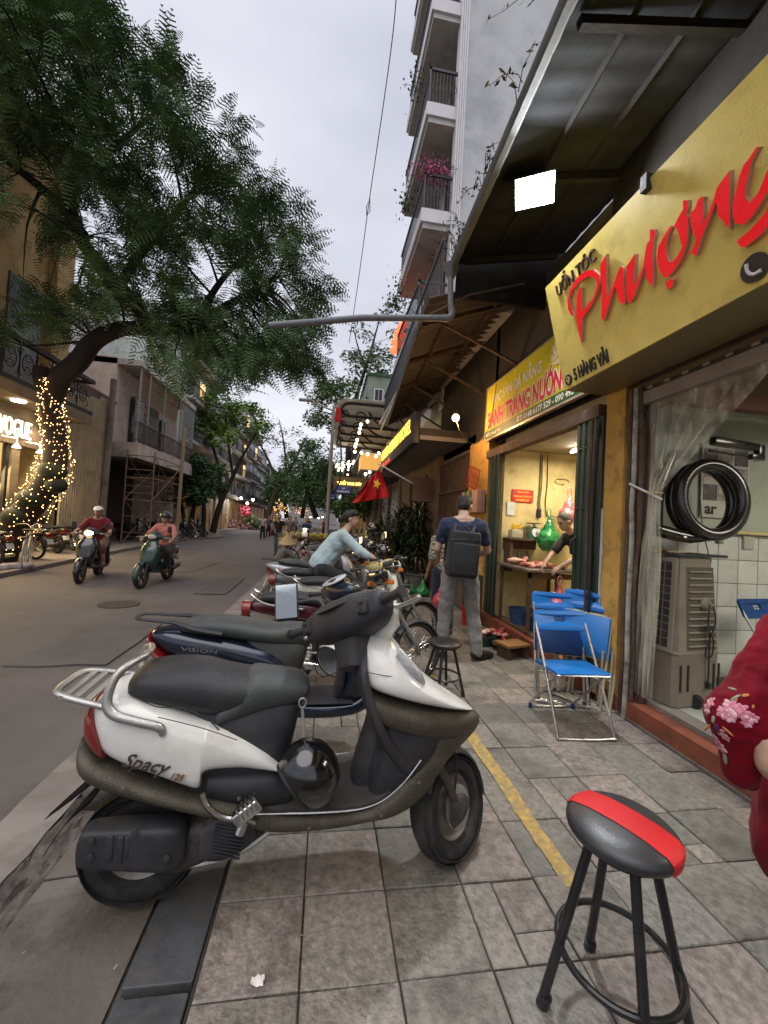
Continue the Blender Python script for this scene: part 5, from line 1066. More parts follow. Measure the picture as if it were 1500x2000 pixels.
b = MB(); b.prof([(-.15, .325, -.145, .385, .028, 5, -.160), (-.135, .288, -.125, .405, .042, 7, -.160), (.0, .262, .0, .40, .05, 7, -.158), (.12, .238, .125, .388, .05, 7, -.155), (.16, .228, .17, .372, .04, 5, -.150), (.185, .25, .185, .35, .025, 3, -.148)], N=22, sub=4); ab = b.build('air_box', blk_pl, sw, angle=50)
b = MB()
for (x_, z_) in ((-.10, .385), (-.10, .335), (.135, .30), (.03, .40)): b.lathe([(.011, 0), (.011, .006), (.006, .007)], (x_, -.207, z_), R=aim((0, -1, 0)), n=10)
b.rbox((-.045, -.206, .355), (.022, .01, .085), .004); b.rbox((-.012, -.206, .345), (.018, .012, .09), .004); b.rbox((.008, -.204, .35), (.016, .012, .07), .004); b.rbox((.07, -.203, .345), (.10, .005, .06), .003); b.build('air_box_detail', blk_pl, ab)
b = MB(); b.prof([(.02, .20, .02, .30, .055, 3, -.09), (.16, .17, .17, .34, .06, 3, -.09), (.3, .21, .32, .37, .065, 3, -.08), (.43, .24, .45, .36, .06, 3, -.06), (.52, .28, .52, .33, .03, 2, -.05)], N=18, sub=4); b.build('engine_case', engine_m, sw, angle=50)
b = MB(); b.prof([(.235, .24, .235, .36, .03, 3, -.155), (.32, .235, .31, .40, .03, 3, -.16), (.40, .27, .39, .375, .022, 3, -.158), (.43, .30, .42, .34, .01, 3, -.155)], N=14, sub=3)
for k in range(9): b.box((.33, -.190, .265+.013*k), (.11-.004*abs(k-4), .006, .005), R=rot('y', .3))
b.build('crank_cover', blk_pl, sw)
b = MB(); b.tube([(.1, -.12, .20), (.25, -.13, .205), (.38, -.13, .235), (.47, -.11, .275)], .013, 8, sub=4); b.build('kick_lever', alu, sw)
b = MB(); b.tube([(-.0, .11, .23), (-.08, .15, .5)], .016, 8); b.tube([(-.0, .11, .3), (-.06, .14, .46)], .028, 10); b.build('rear_shock', steel, sw)
b = MB(); b.prof([(-.27, .26, -.27, .36, .045, 2, .15), (-.1, .24, -.1, .37, .055, 2, .15), (.15, .24, .15, .35, .05, 2, .15), (.3, .24, .3, .30, .02, 2, .12)], N=16, sub=3); b.build('muffler', engine_m, sw)
b = MB(); b.tube([(.42, .12, .28), (.36, .22, .01)], .012, 8); b.build('side_stand', blk_pl, sw)
b = MB(); b.tube([(.235, -.20, .505), (.26, -.21, .46), (.32, -.222, .425), (.40, -.222, .41), (.425, -.225, .40)], .010, 8, sub=4)
b.rbox((.395, -.235, .452), (.105, .045, .045), .010, R=rot('y', -.62)); b.tube([(.385, -.23, .41), (.372, -.238, .375)], .016, 8)
for k in range(5): b.box((.372+.017*k*.82, -.247, .455+.017*k*.58), (.006, .03, .05), R=rot('y', -.62))
b.build('pillion_footrest', chrome_d, sw)
b = MB(); b.prof([(.80, .38, 1.07, .38, .082, 3.5), (.825, .50, 1.10, .50, .085, 3.5), (.86, .62, 1.10, .62, .09, 3.5), (.87, .72, 1.08, .72, .10, 3), (.845, .84, 1.0, .84, .10, 3), (.80, .94, .93, .94, .09, 3)], N=24, sub=4); b.build('stem_tunnel', blk_pl, sw, angle=50)
b = MB(); b.prof([(.86, .385, 1.03, .385, .150, 5), (.865, .46, 1.09, .46, .164, 5), (.885, .55, 1.14, .55, .174, 5), (.885, .64, 1.16, .64, .178, 5), (.875, .72, 1.10, .70, .175, 4)], N=26, sub=4); b.build('knee_panel', blk_pl, sw, angle=50)
b = MB(); b.prof([(.795, .955, .835, .985, .085, 4), (.785, .90, .825, .92, .155, 4), (.790, .835, .84, .84, .188, 4), (.825, .74, .88, .745, .20, 4), (.870, .64, .93, .64, .198, 4), (.915, .56, .985, .575, .190, 4), (.975, .485, 1.04, .505, .175, 4), (1.02, .445, 1.07, .465, .16, 4)], N=26, sub=4); b.build('inner_shield', blk_gl if False else blk_pl, sw, angle=50)
b = MB(); b.prof([(.865, .69, .835, .825, .19, 3), (.92, .655, .885, .800, .2, 3), (1.0, .625, .97, .775, .2, 3), (1.09, .595, 1.08, .745, .188, 3), (1.18, .575, 1.19, .712, .162, 2.8), (1.27, .56, 1.28, .685, .125), (1.34, .58, 1.345, .665, .085), (1.375, .60, 1.38, .645, .045), (1.385, .615, 1.388, .63, .02)], N=28, sub=5); b.build('lower_apron', bronze_p, sw, angle=60)
b = MB(); b.prof([(.805, .975, .845, 1.03, .055), (.795, .935, .885, 1.018, .10), (.790, .885, .94, .992, .145), (.800, .842, .985, .945, .178), (.83, .815, 1.03, .90, .196), (.90, .792, 1.085, .848, .2), (1.0, .765, 1.15, .795, .187), (1.12, .730, 1.215, .748, .152), (1.22, .700, 1.275, .712, .11), (1.30, .675, 1.325, .682, .065), (1.345, .660, 1.352, .664, .03)], N=28, sub=6); b.build('front_cowl', white_p, sw, angle=70)
b = MB()
for y_ in (-1, 1): b.prof([(.935, .945, .957, .985, .020, 2, y_*.125), (.985, .895, 1.01, .935, .030, 2, y_*.15), (1.03, .86, 1.05, .885, .026, 2, y_*.155), (1.06, .838, 1.066, .850, .008, 2, y_*.155)], N=14, sub=4)
b.build('indicator_lens', clear_lens, sw, kind='stuff')
T = axis_rot(1.36-.51*.7, .7, math.atan(.51), math.radians(36))
ax = 1.275
wheel(sw, (ax, 0, .216), .216, .108, 'disc', T=T, rim_m=steel_d)
b = MB(); rs = []
for a in np.linspace(math.radians(-5), math.radians(150), 13):
    rr = .246; p = np.array([ax+rr*math.cos(a), 0, .216+rr*math.sin(a)]); rs.append(np.array([p+[.0, .066*math.sin(q), 0]+np.array([math.cos(a), 0, math.sin(a)])*(-.045*(1-math.cos(q))) for q in np.linspace(-1.25, 1.25, 9)]+[p+[0, .060*math.sin(q), 0]+np.array([math.cos(a), 0, math.sin(a)])*(-.045*(1-math.cos(q))-.006) for q in np.linspace(1.25, -1.25, 9)]))
b.rings(rs[::-1]); b.xf(T).build('front_fender', blk_pl, sw, angle=70)
b = MB()
for y_ in (-1, 1): b.tube([(ax-.02, y_*.07, .21), (ax-.075, y_*.07, .33), (ax-.16, y_*.055, .50), (ax-.20, y_*.03, .6)], [.018, .021, .024, .024], 10, sub=3); b.prof([(ax-.075, .16, ax-.06, .26, .02, 2, y_*.075), (ax-.01, .175, ax+.01, .275, .022, 2, y_*.08), (ax+.03, .2, ax+.045, .25, .015, 2, y_*.078)], N=12, sub=3)
b.xf(T).build('fork', engine_m, sw)
b = MB(); b.lathe([(.088, 0), (.088, .004), (.045, .005), (.045, 0)], (ax, -.052, .216), R=aim((0, -1, 0)), n=28); b.xf(T).build('brake_disc', steel, sw)
b = MB(); b.tube([(ax-.05, -.08, .28), (ax-.03, -.1, .45), (ax-.12, -.08, .6)], .005, 6, sub=4); b.xf(T).build('brake_hose', black_m, sw)
hz_ = 1.055; hx = 1.36-.51*hz_
_Ml = np.eye(4); _Rl = rot('x', -.20)*1.13; _pl = np.array([.84, 0, .93]); _Ml[:3, :3] = _Rl; _Ml[:3, 3] = _pl-_Rl @ _pl+np.array([-.045, 0, .0]); TW = T; T = _Ml @ TW
def yloft(st, N=22, sub=4):
    S = catmull(np.array([[*q] for q in st], float), sub); an = np.arange(N)*2*math.pi/N; rs = []
    for (y_, x_, z_, rx, rz_, n_) in S:
        c_, s_ = np.cos(an), np.sin(an); rs.append(np.stack([x_+rx*np.sign(c_)*np.abs(c_)**(2/n_), np.full(N, y_), z_+rz_*np.sign(s_)*np.abs(s_)**(2/n_)], 1))
    return MB().rings(rs)
hd_ = yloft([(-.225, hx-.03, hz_+.005, .022, .022, 2.2), (-.215, hx-.03, hz_+.005, .045, .045, 2.4), (-.17, hx-.025, hz_-.005, .065, .065, 2.6), (-.09, hx-.02, hz_-.005, .090, .078, 2.8), (0, hx-.015, hz_-.01, .105, .082, 3), (.09, hx-.02, hz_-.005, .090, .078, 2.8), (.17, hx-.025, hz_-.005, .065, .065, 2.6), (.215, hx-.03, hz_+.005, .045, .045, 2.4), (.225, hx-.03, hz_+.005, .022, .022, 2.2)])
hd_.xf(T).build('handlebar_cover', blk_pl, sw, angle=60)
b = yloft([(-.205, hx+.03, hz_+.0, .015, .03, 2.2), (-.16, hx+.055, hz_-.01, .04, .062, 2.4), (-.08, hx+.085, hz_-.02, .05, .08, 2.6), (0, hx+.10, hz_-.025, .052, .088, 2.6), (.08, hx+.085, hz_-.02, .05, .08, 2.6), (.16, hx+.055, hz_-.01, .04, .062, 2.4), (.205, hx+.03, hz_, .015, .03, 2.2)]); b.xf(T).build('headlight_cowl', white_p, sw, angle=60)
b = yloft([(-.11, hx+.145, hz_-.03, .006, .02, 2), (-.07, hx+.138, hz_-.03, .02, .045, 2.4), (0, hx+.15, hz_-.035, .022, .052, 2.6), (.07, hx+.138, hz_-.03, .02, .045, 2.4), (.11, hx+.145, hz_-.03, .006, .02, 2)]); b.xf(T).build('headlight', clear_lens, sw)
b = MB(); Rm = aim((-.42, 0, .9)); b.lathe([(.0, .0), (.085, .0), (.100, .012), (.092, .020), (.08, .010), (.0, .008)], (hx-.040, 0, hz_+.050), R=Rm, n=32); b.xf(T @ np.diag([1, 1.25, 1, 1])).build('instrument_dial', blk_pl, sw)
b = MB(); b.lathe([(.0, .0), (.078, .0), (.078, .004), (.0, .006)], (hx-.043, 0, hz_+.060), R=Rm, n=32); b.xf(T @ np.diag([1, 1.25, 1, 1])).build('dial_glass', mat('scratched dial glass', (.10, .09, .08), .22, var=.3, scale=20, bump=.1), sw)
b = MB()
for y_ in (-1, 1):
    b.rbox((hx-.095, y_*.165, hz_-.005), (.02, .045, .05), .006); b.rbox((hx-.107, y_*.17, hz_+.01), (.012, .02, .012), .003); b.rbox((hx-.107, y_*.155, hz_-.02), (.012, .015, .014), .003)
b.xf(T).build('switches', blk_pl, sw, kind='stuff')
b = MB(); b.prof([(hx-.065, hz_-.18, hx+.07, hz_-.20, .060, 3), (hx-.07, hz_-.10, hx+.06, hz_-.12, .066, 3), (hx-.075, hz_-.02, hx+.05, hz_-.03, .085, 3)], N=20, sub=3); b.xf(T).build('steering_neck', blk_pl, sw, angle=50)
grip_set(sw, T, hx-.03, hz_+.005, .325, .0165)
mirror(sw, T, (hx-.115, .285, hz_+.135), 1, hx-.02, hz_+.03, .30, nrm=(-.62, -.78, -.03), sc=1.2)
hm_ = thing('helmet', 'glossy black half helmet hanging at the floorboard of the white scooter', 'helmet', (.12, 1.45, .5))
def helmet(t, c, r_, m_, R=None, deep=1.28, world=True, strap=True):
    b = MB(); rs = []; R = np.eye(3) if R is None else R
    for i in range(13):
        a = math.pi/2*(1-i/12*deep); an = np.arange(28)*2*math.pi/28
        q = np.stack([1.12*r_*math.cos(a)*np.cos(an), r_*math.cos(a)*np.sin(an), np.full(28, .98*r_*math.sin(a))+(.10*r_*np.cos(an) if i > 8 else 0)*(i-8)/4], 1); rs.append(q @ R.T+np.asarray(c, float))
    inner = [np.asarray(c, float)+(p-np.asarray(c, float))*.90 for p in rs[::-1]]
    b.rings(rs+inner[:-1], caps=False); sh_ = b.build('shell', m_, t, world=world, angle=60)
    b = MB(); b.tube(list(rs[-1]), .006, 6, closed=True); b.build('edge_trim', black_m, t, world=world)
    if not strap: return
    b = MB()
    for s_ in (-1, 1): b.tube([np.asarray(c)+R @ np.array([.02, s_*r_*.92, -.35*r_]), np.asarray(c)+R @ np.array([.03, s_*r_*.6, -1.1*r_]), np.asarray(c)+R @ np.array([.05, 0, -1.35*r_])], .005, 5, sub=4)
    b.build('strap', black_m, t, world=world)
Rh = rot('y', math.radians(-62)) @ rot('z', .3)
hc = onY(606, 1508, 1.53)
helmet(hm_, hc, .110, blk_gl, rot('z', .30) @ rot('y', math.radians(58)), deep=1.46, strap=False)
b = MB(); b.tube([hc+(-.03, .02, .12), hc+(-.045, .05, .22)], .006, 6); b.tube([hc+(-.045+.014*math.cos(a), .05, .235+.018*math.sin(a)) for a in np.linspace(0, 6.28, 12)[:-1]], .004, 6, closed=True); b.build('hook', steel, hm_, world=True)
def bike(label, loc, rz, kind='scooter', paint=None, steer_a=30, rack=None, seatm=None, group=None, mir=(1,), cat=None, spoke=None, lamp_on=None, detail=2, legs=None, fender=None, barw=.33, lean=0., rws=None):
    paint = paint or navy_p; seatm = seatm or seat_b
    t = thing('motor_scooter' if kind == 'scooter' else 'motorbike', label, 'scooter' if kind == 'scooter' else 'motorbike', loc, rz, group)
    N_ = 22 if detail > 1 else 12; S_ = 4 if detail > 1 else 3; wb = 1.255 if kind == 'scooter' else 1.22
    rw = rws or (.245 if kind == 'scooter' else .285); tw = .095 if kind == 'scooter' else .075
    rim = spoke if spoke else ('cast' if kind == 'scooter' else 'spoke')
    n_w = 32 if detail > 1 else 20
    wheel(t, (0, 0, rw), rw, tw, rim, rim_m=blk_pl if rim == 'cast' else chrome_d, knobs=detail > 1, n=n_w)
    ax_ = wb; hz2 = 1.03; rake = .5
    T2 = axis_rot(ax_+.06-rake*.5, .5, math.atan(rake), math.radians(steer_a))
    wheel(t, (ax_, 0, rw), rw, tw*.9, rim, T=T2, rim_m=blk_pl if rim == 'cast' else chrome_d, knobs=detail > 1, n=n_w)
    hx2 = ax_+.06-rake*hz2
    if kind == 'scooter':
        b = MB(); b.prof([(-.33, .735, -.33, .765, .03), (-.29, .70, -.30, .785, .075), (-.18, .63, -.20, .80, .12), (-.02, .585, -.04, .79, .15), (.14, .55, .12, .765, .165), (.28, .50, .27, .73, .168), (.40, .44, .41, .69, .165), (.50, .385, .52, .60, .155), (.56, .36, .60, .50, .14)], N=N_, sub=S_); b.build('body_panel', paint, t, angle=60)
        b = MB(); b.prof([(.22, .40, .50, .36, .14, 4), (.22, .52, .56, .50, .138, 4), (.2, .66, .60, .66, .132, 4), (.2, .74, .60, .74, .11, 3)], N=N_, sub=3); b.build('underseat_panel', seat_g, t, angle=50)
        b = MB(); b.prof([(-.16, .79, -.16, .82, .07), (-.12, .775, -.12, .845, .115), (.02, .755, .02, .865, .135), (.18, .735, .18, .85, .138), (.32, .715, .34, .822, .135), (.42, .69, .46, .825, .125), (.50, .67, .58, .82, .112), (.56, .675, .64, .775, .09), (.61, .70, .655, .74, .06)], N=N_, sub=S_); b.build('seat', seatm, t, angle=60)
        b = MB(); b.prof([(-.335, .70, -.335, .76, .04), (-.325, .655, -.335, .765, .085), (-.26, .60, -.29, .70, .12), (-.20, .585, -.22, .64, .13)], N=14, sub=3); b.build('tail_light', red_lens, t)
        b = MB(); b.prof([(.46, .27, .46, .365, .13, 4), (.7, .262, .7, .352, .145, 4), (.9, .275, .89, .36, .142, 4), (1.0, .31, .96, .40, .13, 4)], N=N_, sub=3); b.build('floor_skirt', paint, t, angle=50)
        b = MB(); b.prof([(.5, .353, .5, .372, .14, 6), (.9, .350, .9, .37, .135, 6)], N=16, sub=2); b.build('floor_mat', blk_pl, t, angle=50)
        b = MB(); b.prof([(.80, .36, 1.02, .34, .10, 3), (.84, .50, 1.08, .48, .15, 3), (.83, .64, 1.06, .66, .185, 3), (.81, .78, 1.0, .82, .175, 3), (.78, .90, .9, .95, .11, 3), (.76, .96, .85, .99, .07, 3)], N=N_, sub=S_); b.build('leg_shield', paint, t, angle=60)
        b = MB(); b.prof([(.785, .38, .85, .38, .09, 3), (.80, .55, .86, .55, .12, 3), (.79, .75, .85, .75, .14, 3), (.765, .92, .82, .92, .09, 3)], N=16, sub=3); b.build('inner_shield', blk_pl, t)
        b = MB(); b.prof([(-.30, .50, -.28, .535, .05, 3), (-.2, .49, -.18, .53, .07, 3), (-.02, .50, -.02, .545, .07, 3), (.15, .44, .15, .52, .06, 3)], N=12, sub=3); b.build('rear_mudguard', blk_pl, t)
        b = MB(); b.prof([(-.1, .17, -.1, .30, .05, 3, -.12), (.1, .16, .1, .32, .06, 3, -.12), (.35, .2, .38, .36, .06, 3, -.09), (.48, .25, .48, .33, .03, 3, -.05)], N=14, sub=3); b.build('engine', engine_m, t)
        b = MB(); b.tube([(-.28, .13, .33), (.12, .13, .27)], .05, 12); b.build('muffler', blk_pl, t)
        b = MB()
        for y_ in (-1, 1): b.tube([(.10, y_*.145, .79), (-.05, y_*.14, .815), (-.17, y_*.10, .84), (-.25, y_*.085, .845), (-.39, y_*.07, .855), (-.415, 0, .858)], [.012, .015, .013, .01, .009, .009], 8, sub=3, sx=1.5)
        b.build('grab_rail', rack or blk_pl, t)
        hd2 = yloft([(-.20, hx2-.02, hz2, .02, .02, 2), (-.17, hx2-.02, hz2, .045, .04, 2.4), (-.09, hx2-.01, hz2, .08, .06, 2.6), (0, hx2, hz2+.01, .105, .085, 2.6), (.09, hx2-.01, hz2, .08, .06, 2.6), (.17, hx2-.02, hz2, .045, .04, 2.4), (.20, hx2-.02, hz2, .02, .02, 2)], N=18); hd2.xf(T2).build('handlebar_cover', paint, t, angle=60)
        b = MB(); b.prof([(hx2-.06, hz2-.16, hx2+.06, hz2-.18, .06, 3), (hx2-.07, hz2-.02, hx2+.05, hz2-.03, .085, 3)], N=16, sub=2); b.xf(T2).build('steering_neck', paint, t)
        b = MB(); b.lathe([(0, 0), (.07, 0), (.08, .01), (.0, .016)], (hx2-.05, 0, hz2+.068), R=aim((-.5, 0, .86)), n=24); b.xf(T2 @ np.diag([1, 1.3, 1, 1])).build('instrument_dial', clear_lens if detail > 1 else blk_gl, t)
        hl = yloft([(-.08, hx2+.09, hz2, .01, .02, 2), (-.04, hx2+.10, hz2, .022, .045, 2.4), (0, hx2+.103, hz2, .025, .05, 2.6), (.04, hx2+.10, hz2, .022, .045, 2.4), (.08, hx2+.09, hz2, .01, .02, 2)], N=14)
        hl.xf(T2).build('headlight', glow('headlight on', (1, .72, .35), 9) if lamp_on else clear_lens, t)
    else:
        lg = legs or paint
        b = MB(); b.prof([(-.36, .68, -.35, .72, .04, 3), (-.28, .64, -.28, .745, .075, 3), (-.05, .60, -.05, .755, .095, 3), (.2, .56, .2, .74, .10, 3), (.36, .52, .36, .70, .08, 3), (.44, .56, .42, .66, .05, 2.4)], N=N_, sub=S_); b.build('side_cover', paint, t, angle=60)
        b = MB(); b.prof([(-.42, .66, -.42, .72, .035), (-.40, .60, -.41, .735, .075), (-.33, .60, -.34, .735, .085)], N=14, sub=3); b.build('tail_light', red_lens, t)
        b = MB(); b.prof([(-.27, .75, -.27, .78, .06), (-.23, .735, -.23, .815, .10), (-.05, .735, -.05, .835, .118), (.15, .725, .15, .82, .12), (.33, .70, .34, .80, .11), (.47, .68, .48, .775, .09), (.53, .70, .53, .74, .05)], N=N_, sub=S_); b.build('seat', seatm, t, angle=60)
        b = MB()
        for y_ in (-1, 1): b.tube([(.12, y_*.13, .70), (-.18, y_*.135, .735), (-.31, y_*.12, .80), (-.33, y_*.08, .825), (-.30, y_*.07, .80)], .010, 8, sub=4)
        b.build('grab_rail', rack or chrome_d, t)
        b = MB(); b.prof([(.40, .58, .42, .68, .035, 3), (.55, .46, .58, .58, .04, 3), (.72, .45, .74, .55, .04, 3), (.86, .60, .80, .68, .04, 3), (.92, .78, .82, .80, .035, 3)], N=14, sub=4); b.build('frame_cover', paint, t)
        b = MB();
        b.prof([(.66, .33, .76, .33, .07, 3), (.70, .45, .82, .45, .16, 3), (.76, .62, .88, .62, .20, 3), (.79, .76, .88, .78, .17, 3), (.79, .88, .86, .90, .08, 3)], N=N_, sub=S_); b.build('leg_shield', lg, t, angle=60)
        b = MB(); b.prof([(.28, .22, .28, .36, .09, 4), (.42, .18, .42, .40, .12, 4), (.56, .20, .56, .38, .12, 4), (.64, .24, .64, .36, .08, 4)], N=16, sub=3); b.tube([(.62, 0, .33), (.78, 0, .36)], [.07, .06], 12)
        for k in range(5): b.lathe([(.085, 0), (.085, .006)], (.65+.025*k, 0, .335+.004*k), R=aim((1, 0, .15)), n=14)
        b.build('engine', engine_m, t)
        b = MB(); b.tube([(.68, -.10, .30), (.60, -.13, .20), (.40, -.14, .19), (.15, -.15, .22), (-.35, -.15, .29)], [.018, .018, .02, .04, .042], 12, sub=4); b.build('exhaust', chrome_d, t)
        b = MB(); b.tube([(.35, -.18, .27), (.35, .18, .27)], .012, 8)
        for y_ in (-1, 1): b.tube([(.35, y_*.18, .27), (.35, y_*.27, .275)], .018, 8)
        b.build('footrest', blk_pl, t)
        b = MB()
        for y_ in (-1, 1): b.tube([(0, y_*.085, .28), (-.06, y_*.095, .60)], .022, 10); b.tube([(0, y_*.06, rw), (.35, y_*.07, .30)], .014, 8)
        b.build('swing_arm', chrome_d, t)
        b = MB(); rs = []
        for a in np.linspace(.35, 2.7, 10):
            rr = rw+.03; p = np.array([rr*math.cos(a), 0, rw+rr*math.sin(a)]); rs.append(np.array([p+[0, .055*math.sin(q), 0]-np.array([math.cos(a), 0, math.sin(a)])*.04*(1-math.cos(q)) for q in np.linspace(-1.2, 1.2, 7)]+[p+[0, .05*math.sin(q), 0]-np.array([math.cos(a), 0, math.sin(a)])*(.04*(1-math.cos(q))+.005) for q in np.linspace(1.2, -1.2, 7)]))
        b.rings(rs[::-1]); b.build('rear_mudguard', blk_pl, t)
        b = MB()
        for y_ in (-1, 1): b.tube([(ax_, y_*.062, rw), (hx2+.12, y_*.062, .80), (hx2+.09, y_*.06, .88)], [.014, .024, .024], 10)
        b.xf(T2).build('fork', mat('silver fork', (.35, .36, .38), .35, metal=.8), t)
        if fender is None: fender = blk_pl
        hd2 = yloft([(-.12, hx2+.02, hz2-.02, .02, .02, 2), (-.09, hx2+.03, hz2-.03, .06, .05, 2.4), (0, hx2+.05, hz2-.04, .085, .07, 2.6), (.09, hx2+.03, hz2-.03, .06, .05, 2.4), (.12, hx2+.02, hz2-.02, .02, .02, 2)], N=16); hd2.xf(T2).build('headlight_shell', blk_gl, t)
        b = MB(); b.lathe([(0, .03), (.04, .025), (.068, .01), (.07, 0), (.076, 0), (.076, -.02), (.0, -.02)], (hx2+.125, 0, hz2-.05), R=aim((1, 0, -.1)), n=22); b.xf(T2).build('headlight', glow('headlight on', (1, .72, .35), 9) if lamp_on else clear_lens, t)
        b = MB(); b.tube([(hx2-.03, -barw, hz2+.045), (hx2-.02, -.16, hz2+.03), (hx2+.02, -.08, hz2-.01), (hx2+.02, .08, hz2-.01), (hx2-.02, .16, hz2+.03), (hx2-.03, barw, hz2+.045)], .011, 8, sub=3); b.xf(T2).build('handlebar', chrome_d, t)
        b = MB()
        for y_ in (-1, 1): b.rbox((hx2+.06, y_*.17, hz2-.10), (.06, .05, .045), .014); b.tube([(hx2+.06, y_*.05, hz2-.1), (hx2+.06, y_*.15, hz2-.1)], .008, 6)
        b.xf(T2).build('indicator', amber_lens, t, kind='stuff')
    fm = fender or paint
    b = MB(); rs = []
    for a in np.linspace(-.15 if kind == 'scooter' else .05, 2.5, 12):
        rr = rw+.022; p = np.array([ax_+rr*math.cos(a), 0, rw+rr*math.sin(a)]); rs.append(np.array([p+[0, .062*math.sin(q), 0]-np.array([math.cos(a), 0, math.sin(a)])*.045*(1-math.cos(q)) for q in np.linspace(-1.3, 1.3, 9)]+[p+[0, .056*math.sin(q), 0]-np.array([math.cos(a), 0, math.sin(a)])*(.045*(1-math.cos(q))+.005) for q in np.linspace(1.3, -1.3, 9)]))
    b.rings(rs[::-1]); b.xf(T2).build('front_fender', fm, t, angle=70)
    if kind == 'scooter':
        b = MB()
        for y_ in (-1, 1): b.tube([(ax_, y_*.06, rw), (ax_-.12, y_*.055, .50)], [.016, .022], 8)
        b.xf(T2).build('fork', engine_m, t)
    grip_set(t, T2, hx2-.02, hz2+(.0 if kind == 'scooter' else .045), barw, .0155)
    for s_ in mir: mirror(t, T2, (hx2-.03, s_*.30, hz2+.17), s_, hx2-.01, hz2+.02, .28, m_=steel if kind != 'scooter' else None)
    b = MB(); b.rbox((-.335 if kind == 'scooter' else -.40, 0, .50 if kind == 'scooter' else .50), (.004, .19, .14), .004, R=rot('y', .35)); b.build('number_plate', mat('plate white', (.6, .6, .58), .5, dirt=((.3, .28, .25), .5)), t)
    b = MB(); b.tube([(.45, .1, .25), (.40, .24, .01)], .011, 6); b.build('side_stand', blk_pl, t)
    return t
maroon_p = mat('maroon paint', (.07, .008, .012), .2, coat=.7, bump=.02); silver_p = mat('silver paint', (.42, .43, .45), .3, metal=.5, bump=.03, dirt=((.28, .27, .25), .5)); cub_w = mat('cream leg shield', (.62, .62, .52), .3, coat=.4, bump=.02, dirt=((.42, .4, .3), .5)); black_p = mat('black bike paint', (.012, .012, .014), .15, coat=.8, bump=.02, dirt=((.05, .045, .04), .4)); green_p = mat('dark green paint bike', (.012, .045, .035), .2, coat=.7, bump=.02); grey_p = mat('grey bike paint', (.12, .12, .13), .3, coat=.5, bump=.02)
G_ = 'parked motorbikes beside the pavement edge'
vis = bike('navy blue scooter parked right behind the white one', (-.665, 2.62, 0), .03, 'scooter', navy_p, steer_a=30, seatm=seat_g, group=G_, mir=())
text('VISION', .03, mat('silver logo', (.5, .5, .5), .2, metal=.8), (-.12, -.163, .70), (1, 0, -.1), (0, 0, 1), .003, 'logo', vis, fit=(.20, .02), world=False)
cubC = bike('underbone motorbike with black seat, maroon tail and cream leg shield', (-.27, 3.72, 0), .02, 'cub', maroon_p, steer_a=28, group=G_, mir=(), legs=cub_w)
cubD = bike('cream and black underbone motorbike behind the maroon-tailed one', (.02, 4.7, 0), .05, 'cub', cub_w, steer_a=22, group=G_, mir=(), seatm=seat_b)
bw = bike('motorbike under the woman in the light blue blouse', (-.27, 5.45, 0), .10, 'cub', grey_p, steer_a=10, group=G_, mir=(1, -1), seatm=seat_b)
be = bike('silver step-through scooter with grey seat beyond the woman', (-.52, 6.35, 0), .12, 'scooter', silver_p, steer_a=20, group=G_, mir=(1,), seatm=seat_g)
b = MB(); b.prof([(.3, .5, .44, .55, .18, 3), (.42, .74, .56, .78, .2, 3)], N=14, sub=2); b.build('wind_board', mat('beige board', (.35, .30, .24), .7), be)
for i, (x_, y_, rz_, k_, p_, lb) in enumerate((
    (.15, 7.25, .25, 'scooter', black_p, 'black scooter with a spare helmet on its mirror before the potted palms'),
    (.35, 8.1, .2, 'cub', maroon_p, 'dark red motorbike in the row beyond the potted palms'),
    (.0, 8.9, .15, 'scooter', grey_p, 'grey scooter farther up the parked row'),
    (-.1, 9.8, .1, 'cub', black_p, 'black motorbike near the flower cart'),
    (.1, 11.0, .1, 'scooter', maroon_p, 'maroon scooter parked below the red flag'))):
    bike(lb, (x_, y_, 0), rz_, k_, p_, steer_a=25, group=G_, detail=1, mir=(1, -1))
hg = thing('helmet', 'silver grey helmet hanging on the motorbike behind the white scooter', 'helmet', (.2, 3.2, .55))
helmet(hg, onY(652, 1285, 3.25), .135, mat('silver helmet', (.45, .47, .48), .3, coat=.4, bump=.02, dirt=((.3, .3, .28), .4)), rot('z', 1.0) @ rot('y', 1.3))
for lb, (px_, py_, Y_), s_ in (('black helmet resting on the bars beyond the woman\'s hands', (752, 1078, 6.2), .13), ('small dark helmet on a bike by the potted palms', (730, 1033, 7.9), .13)):
    hh = thing('helmet', lb, 'helmet', onY(px_, py_, Y_)); helmet(hh, onY(px_, py_, Y_), s_, blk_gl, rot('z', .4))
GL = 'motorbikes parked along the left kerb'
pb1 = bike('dark motorbike nearest the concrete pole on the left kerb', (-9.3, 20.0, .01), -.25, 'scooter', black_p, group=GL, detail=1, mir=(1, -1))
pb2 = None
lbs = ['second', 'third', 'fourth', 'fifth', 'sixth', 'last']
pc1 = bike('black underbone motorbike parked beyond the scaffold', (-9.4, 20.9, .01), -.2, 'cub', black_p, group=GL, detail=1, mir=(1,))
for i in range(6): dup(pb1 if i % 2 else pc1, (-9.2+.14*i, 21.8+.9*i, .01), -.3-.05*(i % 3), '%s motorbike in the left row past the scaffolding' % lbs[i], GL)
GL2 = 'motorbikes parked by the tin hoarding'
pa = bike('dark motorbike with pale number plate behind the white bicycle', (-7.6, 11.9, .01), 2.9, 'cub', black_p, group=GL2, detail=1, mir=(1, -1))
